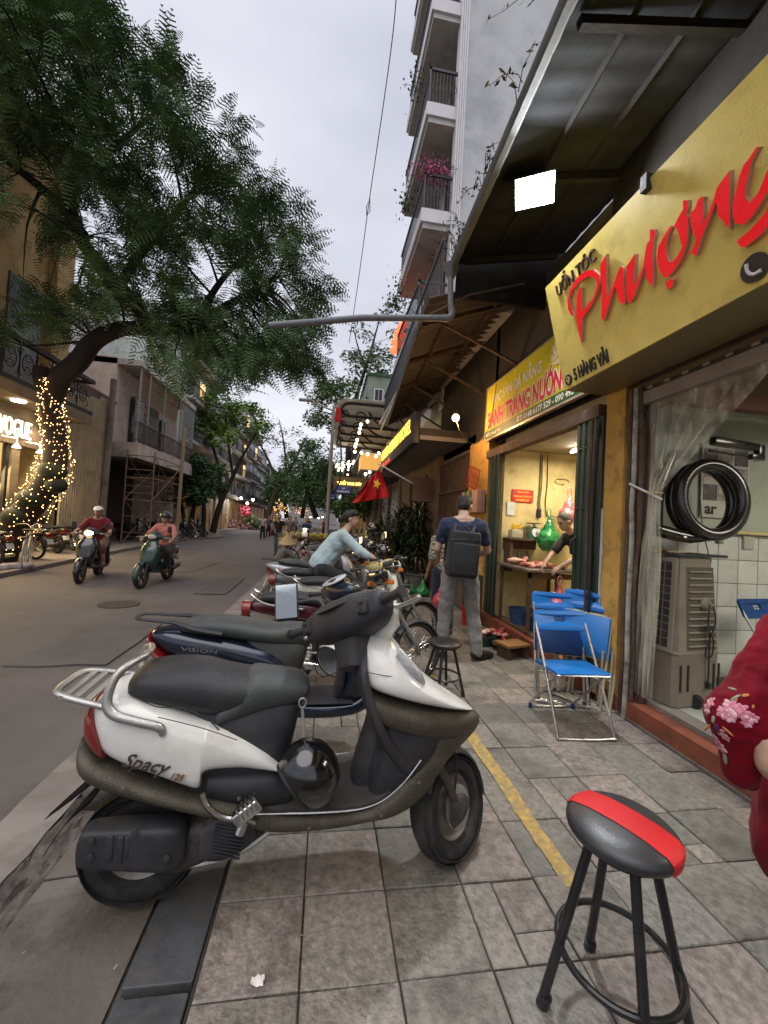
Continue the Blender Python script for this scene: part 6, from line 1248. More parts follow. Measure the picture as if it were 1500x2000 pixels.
for i, (x_, y_, z_, rz_, lb) in enumerate(((-7.4, 10.2, 0, 3.0, 'dark motorbike half out of frame beside the tree foot'), (-8.1, 13.6, 0, 2.7, 'scooter-like bike parked before the tin hoarding'), (-8.2, 14.6, 0, 2.6, 'motorbike by the hoarding just behind the red-shirted rider'), (-8.3, 15.7, 0, 2.8, 'motorbike at the far end of the tin hoarding'))):
    dup(pa if i % 2 == 0 else pb1, (x_, y_, .01), rz_, lb, GL2)
bc_ = thing('bicycle', 'pale grey bicycle with five-spoke wheel leaning at the left kerb', 'bicycle', (-6.75, 10.2, 0), 2.05)
cream_b = mat('pale bicycle paint', (.45, .42, .36), .4, dirt=((.2, .17, .13), .5))
for (x_, nm) in ((0, 'r'), (1.05, 'f')):
    b = MB(); rs = 26; b.tube([(x_+.33*math.cos(a), 0, .34+.33*math.sin(a)) for a in np.linspace(0, 2*math.pi, 37)[:-1]], .017, 8, closed=True)
    hub_ = thing('wheel', None, None); hub_.parent = bc_; b.build('tyre', mat('pale tyre', (.33, .32, .30), .7), hub_)
    b = MB(); b.tube([(x_+.305*math.cos(a), 0, .34+.305*math.sin(a)) for a in np.linspace(0, 2*math.pi, 37)[:-1]], .014, 6, closed=True)
    for k in range(5): a = 2*math.pi*k/5+.4; b.box((x_+.155*math.cos(a), 0, .34+.155*math.sin(a)), (.30, .014, .028), R=rot('y', -a))
    b.tube([(x_, -.05, .34), (x_, .05, .34)], .025, 10); b.build('rim', cream_b, hub_)
for nm, P_ in (('frame', [(0, 0, .34), (.42, 0, .30), (.22, 0, .82), (0, 0, .34)]), ('top_tube', [(.25, 0, .74), (.80, 0, .80)]), ('down_tube', [(.42, 0, .30), (.85, 0, .68)]), ('fork', [(.80, 0, .92), (.88, 0, .62), (1.05, 0, .34)])):
    MB().tube(P_, .016, 8).build(nm, cream_b, bc_)
MB().rbox((.2, 0, .87), (.26, .15, .06), .03, seg=3).build('saddle', black_m, bc_); MB().tube([(.74, -.28, .98), (.82, -.1, 1.0), (.80, 0, .94), (.82, .1, 1.0), (.74, .28, .98)], .012, 8, sub=3).build('handlebar', chrome_d, bc_)
MB().rbox((.1, .05, .72), (.4, .16, .012), .005).build('carrier', blk_pl, bc_)
b = MB()
for (x_, z_) in ((.36, .47), (.62, .335), (.90, .345), (-.02, .545), (1.05, .46)): b.lathe([(.007, 0), (.007, .003), (0, .003)], (x_, -.193 if x_ < .9 else -.186, z_), R=aim((0, -1, 0)), n=8)
b.build('screws', steel_d, sw, kind='stuff')
for P_ in ([(.80, -.150, .90), (.86, -.178, .895), (.93, -.182, .885), (1.0, -.165, .875)], [(.07, -.186, .775), (.16, -.188, .748), (.24, -.187, .72), (.34, -.178, .672)]):
    MB().tube(P_, .0016, 5, sub=4).build('panel_seam', black_m, sw)
b = MB(); b.tube([(.83, -.06, 1.0), (.90, -.10, .93), (.93, -.07, .80)], .005, 6, sub=5); b.tube([(.80, .06, 1.0), (.92, .04, .98), (.95, .03, .85)], .005, 6, sub=5); b.build('brake_cable', black_m, sw)
# ================================================================ people
skin_m = mat('skin tan', (.36, .20, .13), .5, var=.08, bump=.06, bscale=200); skin_l = mat('skin light', (.46, .29, .21), .48, var=.07, bump=.06, bscale=200)
hair_m = mat('black hair', (.012, .010, .010), .45, var=.3, scale=40, bump=.7, bscale=160, stretch=(1, 1, .2)); eye_m = mat('eye', (.01, .008, .008), .1); lip_m = mat('lip', (.30, .10, .08), .5)
def cloth(name, c, **k):
    a = dict(rough=.85, var=.16, scale=3.2, bump=.55, bscale=11, sheen=.15); a.update(k); return mat(name, c, **a)
def capm(b, p0, p1, r0, r1, n=12):
    p0 = np.array(p0, float); p1 = np.array(p1, float); d = p1-p0; L_ = np.linalg.norm(d)
    R = aim(d) if L_ > 1e-6 else np.eye(3); pr = []
    for a in np.linspace(-math.pi/2+.05, 0, 4): pr.append((r0*math.cos(a), r0*math.sin(a)))
    for a in np.linspace(0, math.pi/2-.05, 4): pr.append((r1*math.cos(a), L_+r1*math.sin(a)))
    b.lathe(pr, p0, R, n=n)
def blob(name, prims, vox, m_, par, sm=6, disp=0., world=False, kind=None, seed=0, factor=.5):
    b = MB()
    for q in prims:
        if q[0] == 'c': capm(b, *q[1:])
        elif q[0] == 'e': b.ell(q[1], q[2], q[3] if len(q) > 3 else None)
    me = bpy.data.meshes.new('t'); o = b.build('t', m_, None, flat=True)
    md = o.modifiers.new('r', 'REMESH'); md.mode = 'VOXEL'; md.voxel_size = vox; md.use_smooth_shade = True
    s = o.modifiers.new('s', 'SMOOTH'); s.iterations = sm; s.factor = factor
    if disp:
        tx_ = bpy.data.textures.new('wr', 'CLOUDS'); tx_.noise_scale = .11; tx_.noise_depth = 2
        dd = o.modifiers.new('d', 'DISPLACE'); dd.texture = tx_; dd.strength = disp; dd.mid_level = .5; dd.texture_coords = 'GLOBAL'
    dg = bpy.context.evaluated_depsgraph_get(); me = bpy.data.meshes.new_from_object(o.evaluated_get(dg)); bpy.data.objects.remove(o)
    me.name = name; me.materials.clear(); return finish(me, name, m_, par, world, angle=180, kind=kind)
def limbdir(a, b_): d = np.array(b_, float)-np.array(a, float); return d/np.linalg.norm(d)
def hand_prims(w, d, palm_n, s=1., curl=.5, thumb=1):
    """palm and five fingers: w wrist, d direction of the hand, palm_n direction the palm faces"""
    w = np.array(w, float); d = np.array(d, float)/np.linalg.norm(d); n = np.array(palm_n, float); n -= d*np.dot(n, d); n /= np.linalg.norm(n); x = np.cross(d, n)*thumb
    pr = [('c', w, w+d*.03*s, .025*s, .024*s)]
    for k, (o, L_) in enumerate(((.027, .070), (.009, .078), (-.010, .073), (-.028, .058))):
        k0 = w+d*.075*s+x*o*s; pr.append(('c', w+d*.02*s+x*o*.7*s, k0, .0155*s, .0120*s)); a = k0; dd = d.copy()
        for j, f in enumerate((.45, .32, .23)):
            dd = dd*math.cos(curl)+n*math.sin(curl); nn = n*math.cos(curl)-dd*0; dd /= np.linalg.norm(dd); b_ = a+dd*L_*f*s; pr.append(('c', a, b_, (.0095-.0008*j)*s, (.0088-.0008*j)*s)); a = b_
    t0 = w+d*.02*s+x*.022*s; t1 = t0+(x*.030+d*.025+n*.012)*s; t2 = t1+(d*.026+x*.010+n*.02*curl)*s; t3 = t2+(d*.022+n*.018)*s
    pr += [('c', t0, t1, .015*s, .0115*s), ('c', t1, t2, .0115*s, .010*s), ('c', t2, t3, .010*s, .0085*s)]
    return pr
POSE = dict(head=(0, .03, 1.585), neck=(0, .0, 1.42), chest=(0, -.01, 1.24), waist=(0, 0, 1.05), pelvis=(0, 0, .93), shL=(-.175, 0, 1.385), shR=(.175, 0, 1.385), elL=(-.225, -.03, 1.11), elR=(.225, -.03, 1.11), wrL=(-.235, .04, .87), wrR=(.235, .04, .87),
            hiL=(-.09, 0, .90), hiR=(.09, 0, .90), knL=(-.10, .02, .49), knR=(.10, .02, .49), anL=(-.105, -.03, .085), anR=(.105, -.03, .085), toL=(-.115, .14, .035), toR=(.115, .14, .035))
def person(label, loc, rz, pose=None, shirt=None, pants=None, skin=None, hair='short', scale=1., vox=.016, sleeve=.5, leg=1., build=1., headrot=(0, 0), shoe=None, group=None, hair_col=None, hands=None, headwear=None, bun=False, loose=0., shoe_flat=True, neckline=None, disp=.012, curl=.35):
    P = {k: np.array(v, float) for k, v in POSE.items()}
    for k, v in (pose or {}).items(): P[k] = np.array(v, float)
    t = thing('person', label, 'person', loc, rz, group); skin = skin or skin_m; sc = scale
    for k in P: P[k] = P[k]*sc
    bl = build; S = lambda r_: r_*sc*bl
    Rh_ = rot('z', headrot[0]) @ rot('x', headrot[1])
    hc = P['head']; H = lambda x, y, z: hc+Rh_ @ (np.array([x, y, z])*sc)
    e = lambda c, r_: ('e', c, tuple(np.array(r_)*sc), Rh_)
    pr = [e(H(0, -.012, .025), (.076, .092, .090)), e(H(0, .018, -.035), (.062, .070, .078)), e(H(0, .045, -.075), (.040, .038, .034)), ('c', H(0, .078, .012), H(0, .098, -.022), .011*sc, .014*sc), e(H(-.078, -.008, -.005), (.012, .022, .030)), e(H(.078, -.008, -.005), (.012, .022, .030)),
          e(H(0, .075, .032), (.05, .012, .010)), ('c', P['neck']-np.array([0, 0, .03*sc]), H(0, -.015, -.07), S(.056), S(.050)),
          ('c', P['neck'], (P['neck']+P['shL'])/2, S(.06), S(.055)), ('c', P['neck'], (P['neck']+P['shR'])/2, S(.06), S(.055)), ('e', P['chest'], (S(.155), S(.105), S(.17)), None), ('c', P['chest'], P['waist'], S(.115), S(.115)), ('c', P['waist'], P['pelvis'], S(.12), S(.13))]
    for s in 'LR':
        pr += [('c', P['sh'+s], P['el'+s], S(.050), S(.038)), ('c', P['el'+s], P['wr'+s], S(.038), S(.026)), ('c', P['chest']+(P['sh'+s]-P['chest'])*.6, P['sh'+s], S(.09), S(.055)),
               ('c', P['hi'+s], P['kn'+s], S(.085), S(.058)), ('c', P['kn'+s], P['an'+s], S(.055), S(.038)), ('c', P['pelvis'], P['hi'+s], S(.11), S(.09)), ('c', P['an'+s], P['to'+s], .040*sc, .030*sc)]
        hd = (hands or {}).get(s); dd = limbdir(P['el'+s], P['wr'+s])
        if hd is None: pn = np.array([1 if s == 'L' else -1, 0, 0.]) if abs(dd[0]) < .9 else np.array([0, 0, -1.]); hp = hand_prims(P['wr'+s], dd, pn, sc, curl, -1 if s == 'L' else 1)
        else: hp = hand_prims(P['wr'+s], hd[0], hd[1], sc, hd[2], hd[3] if len(hd) > 3 else 1)
        pr += hp
    blob('body', pr, vox, skin, t, sm=3, factor=.4)
    if vox < .03:
        b = MB()
        for s_ in (-1, 1): b.ell(H(s_*.031, .083, .015), (.013*sc, .006*sc, .006*sc), R=Rh_, n=8, m=5); b.tube([H(s_*.014, .089, .036), H(s_*.034, .088, .041), H(s_*.052, .078, .034)], .0035*sc, 5)
        b.build('eyes', eye_m, t); b = MB(); b.ell(H(0, .084, -.055), (.022*sc, .008*sc, .006*sc), R=Rh_, n=10, m=5); b.build('mouth', lip_m, t)
    if shirt is not None:
        L_ = loose; sp_ = [('e', P['chest'], (S(.168+L_), S(.118+L_), S(.172)), None), ('c', P['chest'], P['waist'], S(.128+L_), S(.128+L_)), ('c', P['waist'], P['pelvis']*.65+P['waist']*.35, S(.130+L_), S(.138+L_)), ('c', P['neck']-np.array([0, 0, .045*sc]), (P['neck']*.35+P['shL']*.65), S(.060), S(.064)), ('c', P['neck']-np.array([0, 0, .045*sc]), (P['neck']*.35+P['shR']*.65), S(.060), S(.064))]
        for s in 'LR':
            sp_ += [('c', P['chest']+(P['sh'+s]-P['chest'])*.6, P['sh'+s], S(.10), S(.066))]
            if sleeve > 0:
                a, m1, w_ = P['sh'+s], P['el'+s], P['wr'+s]
                if sleeve <= 1: sp_.append(('c', a, a+(m1-a)*sleeve, S(.064), S(.060+L_*.3)))
                else: sp_ += [('c', a, m1, S(.066), S(.056+L_*.5)), ('c', m1, m1+(w_-m1)*(sleeve-1), S(.056+L_*.5), S(.044+L_*.2))]
        blob('shirt', sp_, vox, shirt, t, sm=4, disp=disp)
    if pants is not None:
        pp = [('c', P['waist']*.35+P['pelvis']*.65, P['pelvis'], S(.133), S(.142))]
        for s in 'LR':
            pp += [('c', P['pelvis'], P['hi'+s], S(.13), S(.108)), ('c', P['hi'+s], P['kn'+s], S(.102), S(.078))]
            if leg > .5: e_ = P['kn'+s]+(P['an'+s]-P['kn'+s])*min(1, (leg-.5)*2); pp.append(('c', P['kn'+s], e_, S(.078), S(.066+(.03 if leg > 1.2 else 0))))
        blob('trousers', pp, vox, pants, t, sm=4, disp=disp)
    if shoe is not None:
        for s in 'LR': blob('shoe', [('c', P['an'+s]+(P['to'+s]-P['an'+s])*-.15-np.array([0, 0, .035*sc]), P['an'+s]+(P['to'+s]-P['an'+s])*.4-np.array([0, 0, .02*sc]), .046*sc, .05*sc), ('c', P['an'+s]+(P['to'+s]-P['an'+s])*.3-np.array([0, 0, .012*sc]), P['to'+s]+(P['to'+s]-P['an'+s])*.12, .048*sc, .038*sc)], vox*.8, shoe, t, sm=3)
    hm__ = hair_col or hair_m
    if hair != 'none':
        hp = [e(H(0, -.022, .040), (.084, .092, .086)), e(H(0, -.045, .0), (.078, .062, .075))]
        if hair == 'thick': hp += [e(H(0, .01, .075), (.078, .085, .058))]
        if bun: hp += [e(H(0, -.150, -.02), (.055, .050, .052)), ('c', H(0, -.06, 0), H(0, -.14, -.01), .06*sc, .04*sc), e(H(0, -.045, .03), (.092, .095, .092))]
        if hair == 'long': hp += [e(H(0, -.06, -.06), (.08, .05, .12))]
        blob('hair', hp, max(.010, vox*.7), hm__, t, sm=2, disp=.006)
    if headwear == 'helmet':
        helmet(t, H(0, -.01, .045), .118*sc, headwear_m, Rh_ @ rot('z', math.pi/2), world=False)
    if headwear == 'cap':
        b = MB(); rs = []
        for i in range(9):
            a = math.pi/2*(1-i/8); an = np.arange(20)*2*math.pi/20; rs.append(np.array([H(.096*math.cos(a)*math.cos(x), -.012+.104*math.cos(a)*math.sin(x), .045+.085*math.sin(a)) for x in an]))
        b.rings(rs); b.prof([(.05, .045, .05, .052, .07, 4), (.10, .042, .10, .048, .075, 3), (.16, .028, .16, .033, .04, 2)], N=14, sub=3, T=lambda p: np.array([H(-q_[1], q_[0], q_[2]) for q_ in p])); b.build('cap', white_p, t)
    if headwear == 'sun_hat':
        b = MB(); b.lathe([(.0, .12), (.07, .115), (.095, .05), (.10, .04), (.17, .015), (.17, .01), (.095, .03)], H(0, -.01, .02), Rh_, n=22); b.build('hat', mat('straw hat', (.4, .32, .2), .8, bump=.5, bscale=90), t)
    return t
def on(t, p):  # a person's local point -> world
    return np.array((EM[t.name] @ Vector([float(a) for a in p]))[:])
navy_c = cloth('navy cotton', (.010, .018, .055)); grey_c = cloth('grey trouser cloth', (.21, .205, .195)); black_c = cloth('black cloth', (.010, .010, .012)); blue_c = cloth('pale blue cotton', (.36, .47, .50)); red_c = cloth('dark red cotton', (.15, .006, .012)); pink_c = cloth('salmon pink cotton', (.50, .17, .14)); teal_c = cloth('teal denim', (.09, .16, .17)); olive_c = cloth('olive shirt', (.12, .11, .09)); brown_c = cloth('brown shorts', (.14, .08, .05)); shoe_b = mat('black shoe', (.01, .01, .01), .5, bump=.2); dblue_c = cloth('blue tee', (.02, .035, .12)); sandal = mat('sandal', (.06, .03, .02), .6)
man = person('man in navy polo and grey trousers carrying a big black backpack, seen from behind', (1.57, 4.38, 0), -.10, dict(head=(.03, .10, 1.60), neck=(.01, .02, 1.46), chest=(0, -.01, 1.28), waist=(0, .0, 1.08), pelvis=(-.01, 0, .96), shL=(-.19, .0, 1.40), shR=(.20, .0, 1.40), elL=(-.25, .04, 1.13), elR=(.29, .04, 1.14), wrL=(-.20, .23, 1.03), wrR=(.21, .24, 1.06), hiL=(-.10, 0, .93), hiR=(.09, 0, .93), knL=(-.13, .05, .50), knR=(.16, .04, .50), anL=(-.16, .0, .09), anR=(.20, -.02, .09), toL=(-.20, .17, .04), toR=(.36, .06, .04)),
             shirt=navy_c, pants=grey_c, skin=skin_l, hair='thick', scale=1.09, vox=.0125, sleeve=.62, shoe=shoe_b, headrot=(-.55, -.42), disp=.035)
bp_ = thing('backpack', 'large black rectangular backpack on the back of the man in navy', 'backpack', on(man, (0, -.2, 1.25)))
bpm = mat('black nylon', (.016, .016, .017), .6, var=.3, bump=.3, bscale=200, dirt=((.04, .04, .038), .5), dscale=5)
R_ = rot('z', -.10); bc0 = on(man, (-.045, -.245, 1.21))
b = MB(); b.rbox(bc0, (.34, .17, .50), .05, R=R_ @ rot('y', .06), seg=4); b.build('main_pack', bpm, bp_, world=True)
b = MB(); b.rbox(bc0+R_ @ np.array([0, -.10, -.05]), (.29, .06, .34), .028, R=R_ @ rot('y', .06), seg=4); b.build('front_pocket', bpm, bp_, world=True)
b = MB(); b.tube([bc0+R_ @ np.array([-.15, -.09, .15]), bc0+R_ @ np.array([0, -.115, .165]), bc0+R_ @ np.array([.15, -.09, .15])], .006, 6, sub=3); b.tube([bc0+R_ @ np.array([-.05, -.02, .25]), bc0+R_ @ np.array([0, -.02, .30]), bc0+R_ @ np.array([.05, -.02, .25])], .011, 8, sub=4); b.build('handle', black_m, bp_, world=True)
b = MB()
for s_ in (-1, 1): b.tube([bc0+R_ @ np.array([s_*.10, .06, .22]), on(man, (s_*.115, -.06, 1.53)), on(man, (s_*.135, .085, 1.50)), on(man, (s_*.15, .14, 1.33)), on(man, (s_*.19, .02, 1.10)), bc0+R_ @ np.array([s_*.16, .06, -.20])], [.022, .026, .026, .02, .014, .012], 8, sub=4, sx=1.)
b.build('shoulder_strap', bpm, bp_, world=True)
chk = mat('checked shirt', (.35, .33, .27), .85, bump=.3)
nt_ = chk.node_tree; ck = nt_.nodes.new('ShaderNodeTexChecker'); ck.inputs['Scale'].default_value = 38; ck.inputs['Color1'].default_value = (.40, .37, .28, 1); ck.inputs['Color2'].default_value = (.03, .035, .04, 1)
tcc = nt_.nodes.new('ShaderNodeTexCoord'); nt_.links.new(tcc.outputs['Object'], ck.inputs['Vector']); nt_.links.new(ck.outputs['Color'], nt_.nodes['Principled BSDF'].inputs['Base Color'])
p2 = person('person in a checked shirt and dark trousers mostly hidden behind the backpack man', (1.68, 5.35, 0), .2, dict(wrL=(-.22, .12, .86)), shirt=chk, pants=cloth('dark navy trousers', (.012, .015, .03)), scale=.95, vox=.018, sleeve=.95, leg=.95, shoe=sandal, hair='short', loose=.015)
wm = person('woman in light blue blouse with hair in a bun sitting on a motorbike', (-.02, 5.40, 0), -math.pi/2+.05, dict(head=(.0, .38, 1.53), neck=(0, .29, 1.36), chest=(0, .20, 1.19), waist=(0, .05, .99), pelvis=(0, -.02, .88), shL=(-.17, .26, 1.315), shR=(.17, .26, 1.315), elL=(-.25, .48, 1.13), elR=(.26, .47, 1.12), wrL=(-.27, .70, 1.04), wrR=(.29, .66, 1.03), hiL=(-.11, .02, .84), hiR=(.11, .02, .84), knL=(-.20, .40, .70), knR=(.20, .40, .70), anL=(-.22, .34, .32), anR=(.22, .34, .32), toL=(-.22, .5, .28), toR=(.22, .5, .28)),
            shirt=blue_c, pants=black_c, skin=skin_l, hair='thick', vox=.014, sleeve=1.62, loose=.03, bun=True, headrot=(-.35, -.05), disp=.02, shoe=sandal, curl=.75, hands={'L': ((0, .6, -.25), (0, -.2, -1), .75, -1), 'R': ((0, .6, -.25), (0, -.2, -1), .75, 1)})
headwear_m = mat('dark open helmet', (.02, .028, .03), .25, coat=.6)
Yr1 = onZ(180, 1128, -.1); Yr2 = onZ(290, 1138, -.1)
ride = dict(head=(0, .12, 1.50), neck=(0, .06, 1.335), chest=(0, .03, 1.16), waist=(0, -.04, .97), pelvis=(0, -.08, .84), shL=(-.17, .06, 1.30), shR=(.17, .06, 1.30), elL=(-.29, .22, 1.10), elR=(.29, .22, 1.10), wrL=(-.33, .44, 1.03), wrR=(.33, .44, 1.03), hiL=(-.11, -.04, .81), hiR=(.11, -.04, .81), knL=(-.19, .34, .70), knR=(.19, .34, .70), anL=(-.20, .25, .32), anR=(.20, .25, .32), toL=(-.20, .42, .28), toR=(.20, .42, .28))
HH = {'L': ((.1, .6, -.2), (0, -.2, -1), .75, -1), 'R': ((-.1, .6, -.2), (0, -.2, -1), .75, 1)}
def rider_bike(label, fx, fy, head, paint, lampon, **k):
    """front contact (fx,fy), heading angle"""
    return bike(label, (fx-math.cos(head)*1.22, fy-math.sin(head)*1.22, -.1), head, k.pop('kind', 'cub'), paint, steer_a=k.pop('st', 0), mir=(1, -1), lamp_on=lampon, **k)
hd1 = math.radians(-77); hd2_ = math.radians(-92)
b1 = rider_bike('black motorbike with glowing headlight ridden by the man in dark red', -4.95, 9.1, hd1, black_p, True, kind='scooter', rws=.27)
def seatpos(fx, fy, hd, back=.86): return (fx-math.cos(hd)*back, fy-math.sin(hd)*back)
x_, y_ = seatpos(-4.95, 9.1, hd1, 1.0); person('man in dark red tee and white cap riding the motorbike with its headlight on', (x_, y_, -.1), hd1-math.pi/2, ride, shirt=red_c, pants=brown_c, leg=.62, sleeve=.9, vox=.018, headwear='cap', shoe=sandal, hands=HH, loose=.03, curl=.7, disp=.02)
x_, y_ = seatpos(-4.95, 9.1, hd1, 1.32); person('pillion passenger in black leggings and pale top behind the red-shirted rider', (x_, y_, -.1), hd1-math.pi/2, dict(ride, head=(.05, .02, 1.42), elL=(-.2, .2, 1.05), elR=(.2, .2, 1.05), wrL=(-.15, .36, .95), wrR=(.15, .36, .95)), shirt=cloth('pale pink top', (.5, .38, .38)), pants=black_c, vox=.022, sleeve=1.2, scale=.93, shoe=sandal)
b2 = rider_bike('dark green scooter ridden by the woman in salmon pink', -3.62, 8.75, hd2_, green_p, False, kind='scooter', rws=.27)
x_, y_ = seatpos(-3.62, 8.75, hd2_, 1.0); person('woman in salmon pink top and dark helmet riding the green motorbike', (x_, y_, -.1), hd2_-math.pi/2, ride, shirt=pink_c, pants=black_c, vox=.018, sleeve=.95, headwear='helmet', shoe=sandal, hands=HH, loose=.02, skin=skin_l, scale=.96, disp=.02)
w0 = onZ(541, 1086, -.1); person('pedestrian in black top and loose teal trousers walking down the street', (w0[0], w0[1], -.1), math.pi-.2, dict(knL=(-.11, .10, .50), anL=(-.12, .14, .09), toL=(-.12, .30, .05), knR=(.10, -.02, .50), anR=(.10, -.20, .12), toR=(.10, -.05, .04)), shirt=black_c, pants=teal_c, leg=1.3, vox=.024, sleeve=.3, hair='thick', hair_col=mat('brown hair', (.12, .06, .03), .6), shoe=sandal, headwear='sun_hat', skin=skin_l)
rb = thing('shoulder_bag', 'dark red shoulder bag at the hip of the walking pedestrian', 'bag', (w0[0]-.22, w0[1]-.1, .85)); MB().rbox((w0[0]-.24, w0[1]-.1, .85), (.12, .3, .24), .04, seg=3).build('bag', mat('maroon leather', (.10, .01, .015), .5), rb, world=True); MB().tube([(w0[0]-.24, w0[1]-.15, .95), (w0[0]+.05, w0[1]-.15, 1.35), (w0[0]+.1, w0[1]+.1, 1.3)], .012, 6, sub=3).build('strap', black_m, rb, world=True)
w1 = onZ(563, 1076, -.1); person('man in olive grey tee walking beside the pedestrian in teal trousers', (w1[0], w1[1], -.1), math.pi+.1, dict(elR=(.30, -.02, 1.13), wrR=(.18, .1, 1.0), knL=(-.10, .12, .50), anL=(-.10, .18, .09), toL=(-.10, .33, .05)), shirt=olive_c, pants=cloth('maroon shorts', (.07, .02, .02)), vox=.026, sleeve=.55, hair='short', shoe=sandal, skin=skin_l)
for i, (px_, py_, c_, lb) in enumerate(((512, 1055, (.35, .30, .28), 'distant walker in a pale tee near the left bend'), (523, 1052, (.06, .06, .08), 'distant walker in dark clothes at the left bend'), (575, 1050, (.2, .2, .22), 'far pedestrian in grey between the cart and the tree'), (631, 1048, (.3, .04, .04), 'far pedestrian in red near the lamp post'))):
    w = onZ(px_, py_, -.1); person(lb, (w[0], w[1], -.1), math.pi+.3*i, None, shirt=cloth('far shirt %d' % i, c_), pants=black_c, vox=.04, sleeve=.5, group='distant walkers', disp=0)
w = onZ(405, 1036, .0); person('shop woman in a black dress standing by the lit shelves', (w[0], w[1], 0), -math.pi/2-.3, None, shirt=black_c, pants=black_c, leg=.6, vox=.035, sleeve=.2, skin=skin_l, disp=0)
vq = onZ(592, 1098, -.09); vq = np.array([-1.25, 11.6, -.09])
person('squatting seller in grey under a conical straw hat beside the fruit bicycle', (vq[0], vq[1], vq[2]), -1.2, dict(head=(0, .24, .86), neck=(0, .17, .73), chest=(0, .10, .56), waist=(0, .0, .40), pelvis=(0, -.06, .28), shL=(-.17, .14, .68), shR=(.17, .14, .68), elL=(-.2, .36, .5), elR=(.2, .36, .5), wrL=(-.1, .5, .36), wrR=(.1, .5, .36), hiL=(-.1, -.04, .26), hiR=(.1, -.04, .26), knL=(-.16, .32, .42), knR=(.16, .32, .42), anL=(-.13, .12, .08), anR=(.13, .12, .08), toL=(-.14, .28, .04), toR=(.14, .28, .04)),
       shirt=cloth('grey blouse', (.17, .16, .15)), pants=cloth('grey brown trousers', (.12, .10, .09)), vox=.024, sleeve=1.8, hair='short')
ch = thing('conical_hat', 'pointed conical straw hat worn by the squatting seller', 'hat', (vq[0]+.22, vq[1]+.08, .85)); b = MB(); b.lathe([(.002, .30), (.235, .0), (.23, -.004), (.0, .28)], (vq[0]+.22, vq[1]+.09, .78), rot('x', .25), n=26); b.build('hat', mat('palm leaf straw', (.55, .40, .24), .8, bump=.5, bscale=70), ch, world=True)
b3 = rider_bike('distant white scooter with headlight behind the fruit cart', -1.05, 21.0, math.radians(-95), white_p, True, detail=1, kind='scooter')
x_, y_ = seatpos(-1.05, 21.0, math.radians(-95), 1.0); person('distant rider in a blue tee with white chest print', (x_, y_, -.1), math.radians(-95)-math.pi/2, ride, shirt=dblue_c, pants=black_c, vox=.03, sleeve=.6, disp=0)
for i, (fx, fy, hd, lb) in enumerate(((-3.4, 38, -1.5, 'far oncoming motorbike rider with a light in the middle of the street'), (-1.8, 44, -1.6, 'farthest oncoming rider near the lamp post'), (-4.4, 50, -1.55, 'far oncoming rider left of the street centre'))):
    bb_ = dup(b3, (fx-math.cos(hd)*1.22, fy-math.sin(hd)*1.22, -.1), hd, lb.replace('rider', 'scooter')); x_, y_ = seatpos(fx, fy, hd, 1.0)
    person(lb, (x_, y_, -.1), hd-math.pi/2, ride, shirt=(red_c, olive_c, dblue_c)[i], pants=black_c, vox=.045, sleeve=.6, disp=0)
bu_p = person('grey-haired butcher in a black tee leaning over the meat counter', (3.42, 4.72, .18), math.pi/2+.15, dict(head=(.02, .40, 1.46), neck=(0, .27, 1.34), chest=(0, .15, 1.18), waist=(0, .01, 1.0), pelvis=(0, -.05, .88), shL=(-.18, .21, 1.29), shR=(.19, .21, 1.27), elL=(-.22, .40, 1.03), elR=(.20, .42, 1.03), wrL=(-.12, .56, .90), wrR=(.07, .64, .91)), shirt=black_c, pants=cloth('dark shorts', (.03, .03, .035)), skin=skin_l, hair='short', hair_col=mat('grey buzz hair', (.11, .10, .09), .7, bump=.5, bscale=200), vox=.0125, sleeve=.75, headrot=(.0, -.55), hands={'R': ((-.2, .5, -.5), (-.4, -.3, -.6), .5, 1), 'L': ((.2, .5, -.4), (.3, -.2, -.7), .5, -1)})
velvet = mat('crimson velvet', (.15, .001, .009), .75, var=.35, scale=5, bump=.3, bscale=14, sheen=.06, spec=.15)
X0, Y0_ = 1.80, 1.02
rp = person('person in a crimson velvet dress with an embroidered flower sleeve at the right edge', (X0+.10, Y0_, 0), math.pi*.75, dict(shL=(-.19, .02, 1.30), shR=(.19, .0, 1.30), elL=(-.27, -.02, .98), wrL=(-.12, .16, .86), elR=(.26, .02, 1.0), wrR=(.22, .2, .9), chest=(0, 0, 1.16), neck=(0, 0, 1.36), head=(0, .03, 1.53), waist=(0, 0, 1.0), pelvis=(0, 0, .9)), shirt=None, pants=None, skin=skin_l, vox=.014, hair='long', scale=.98)
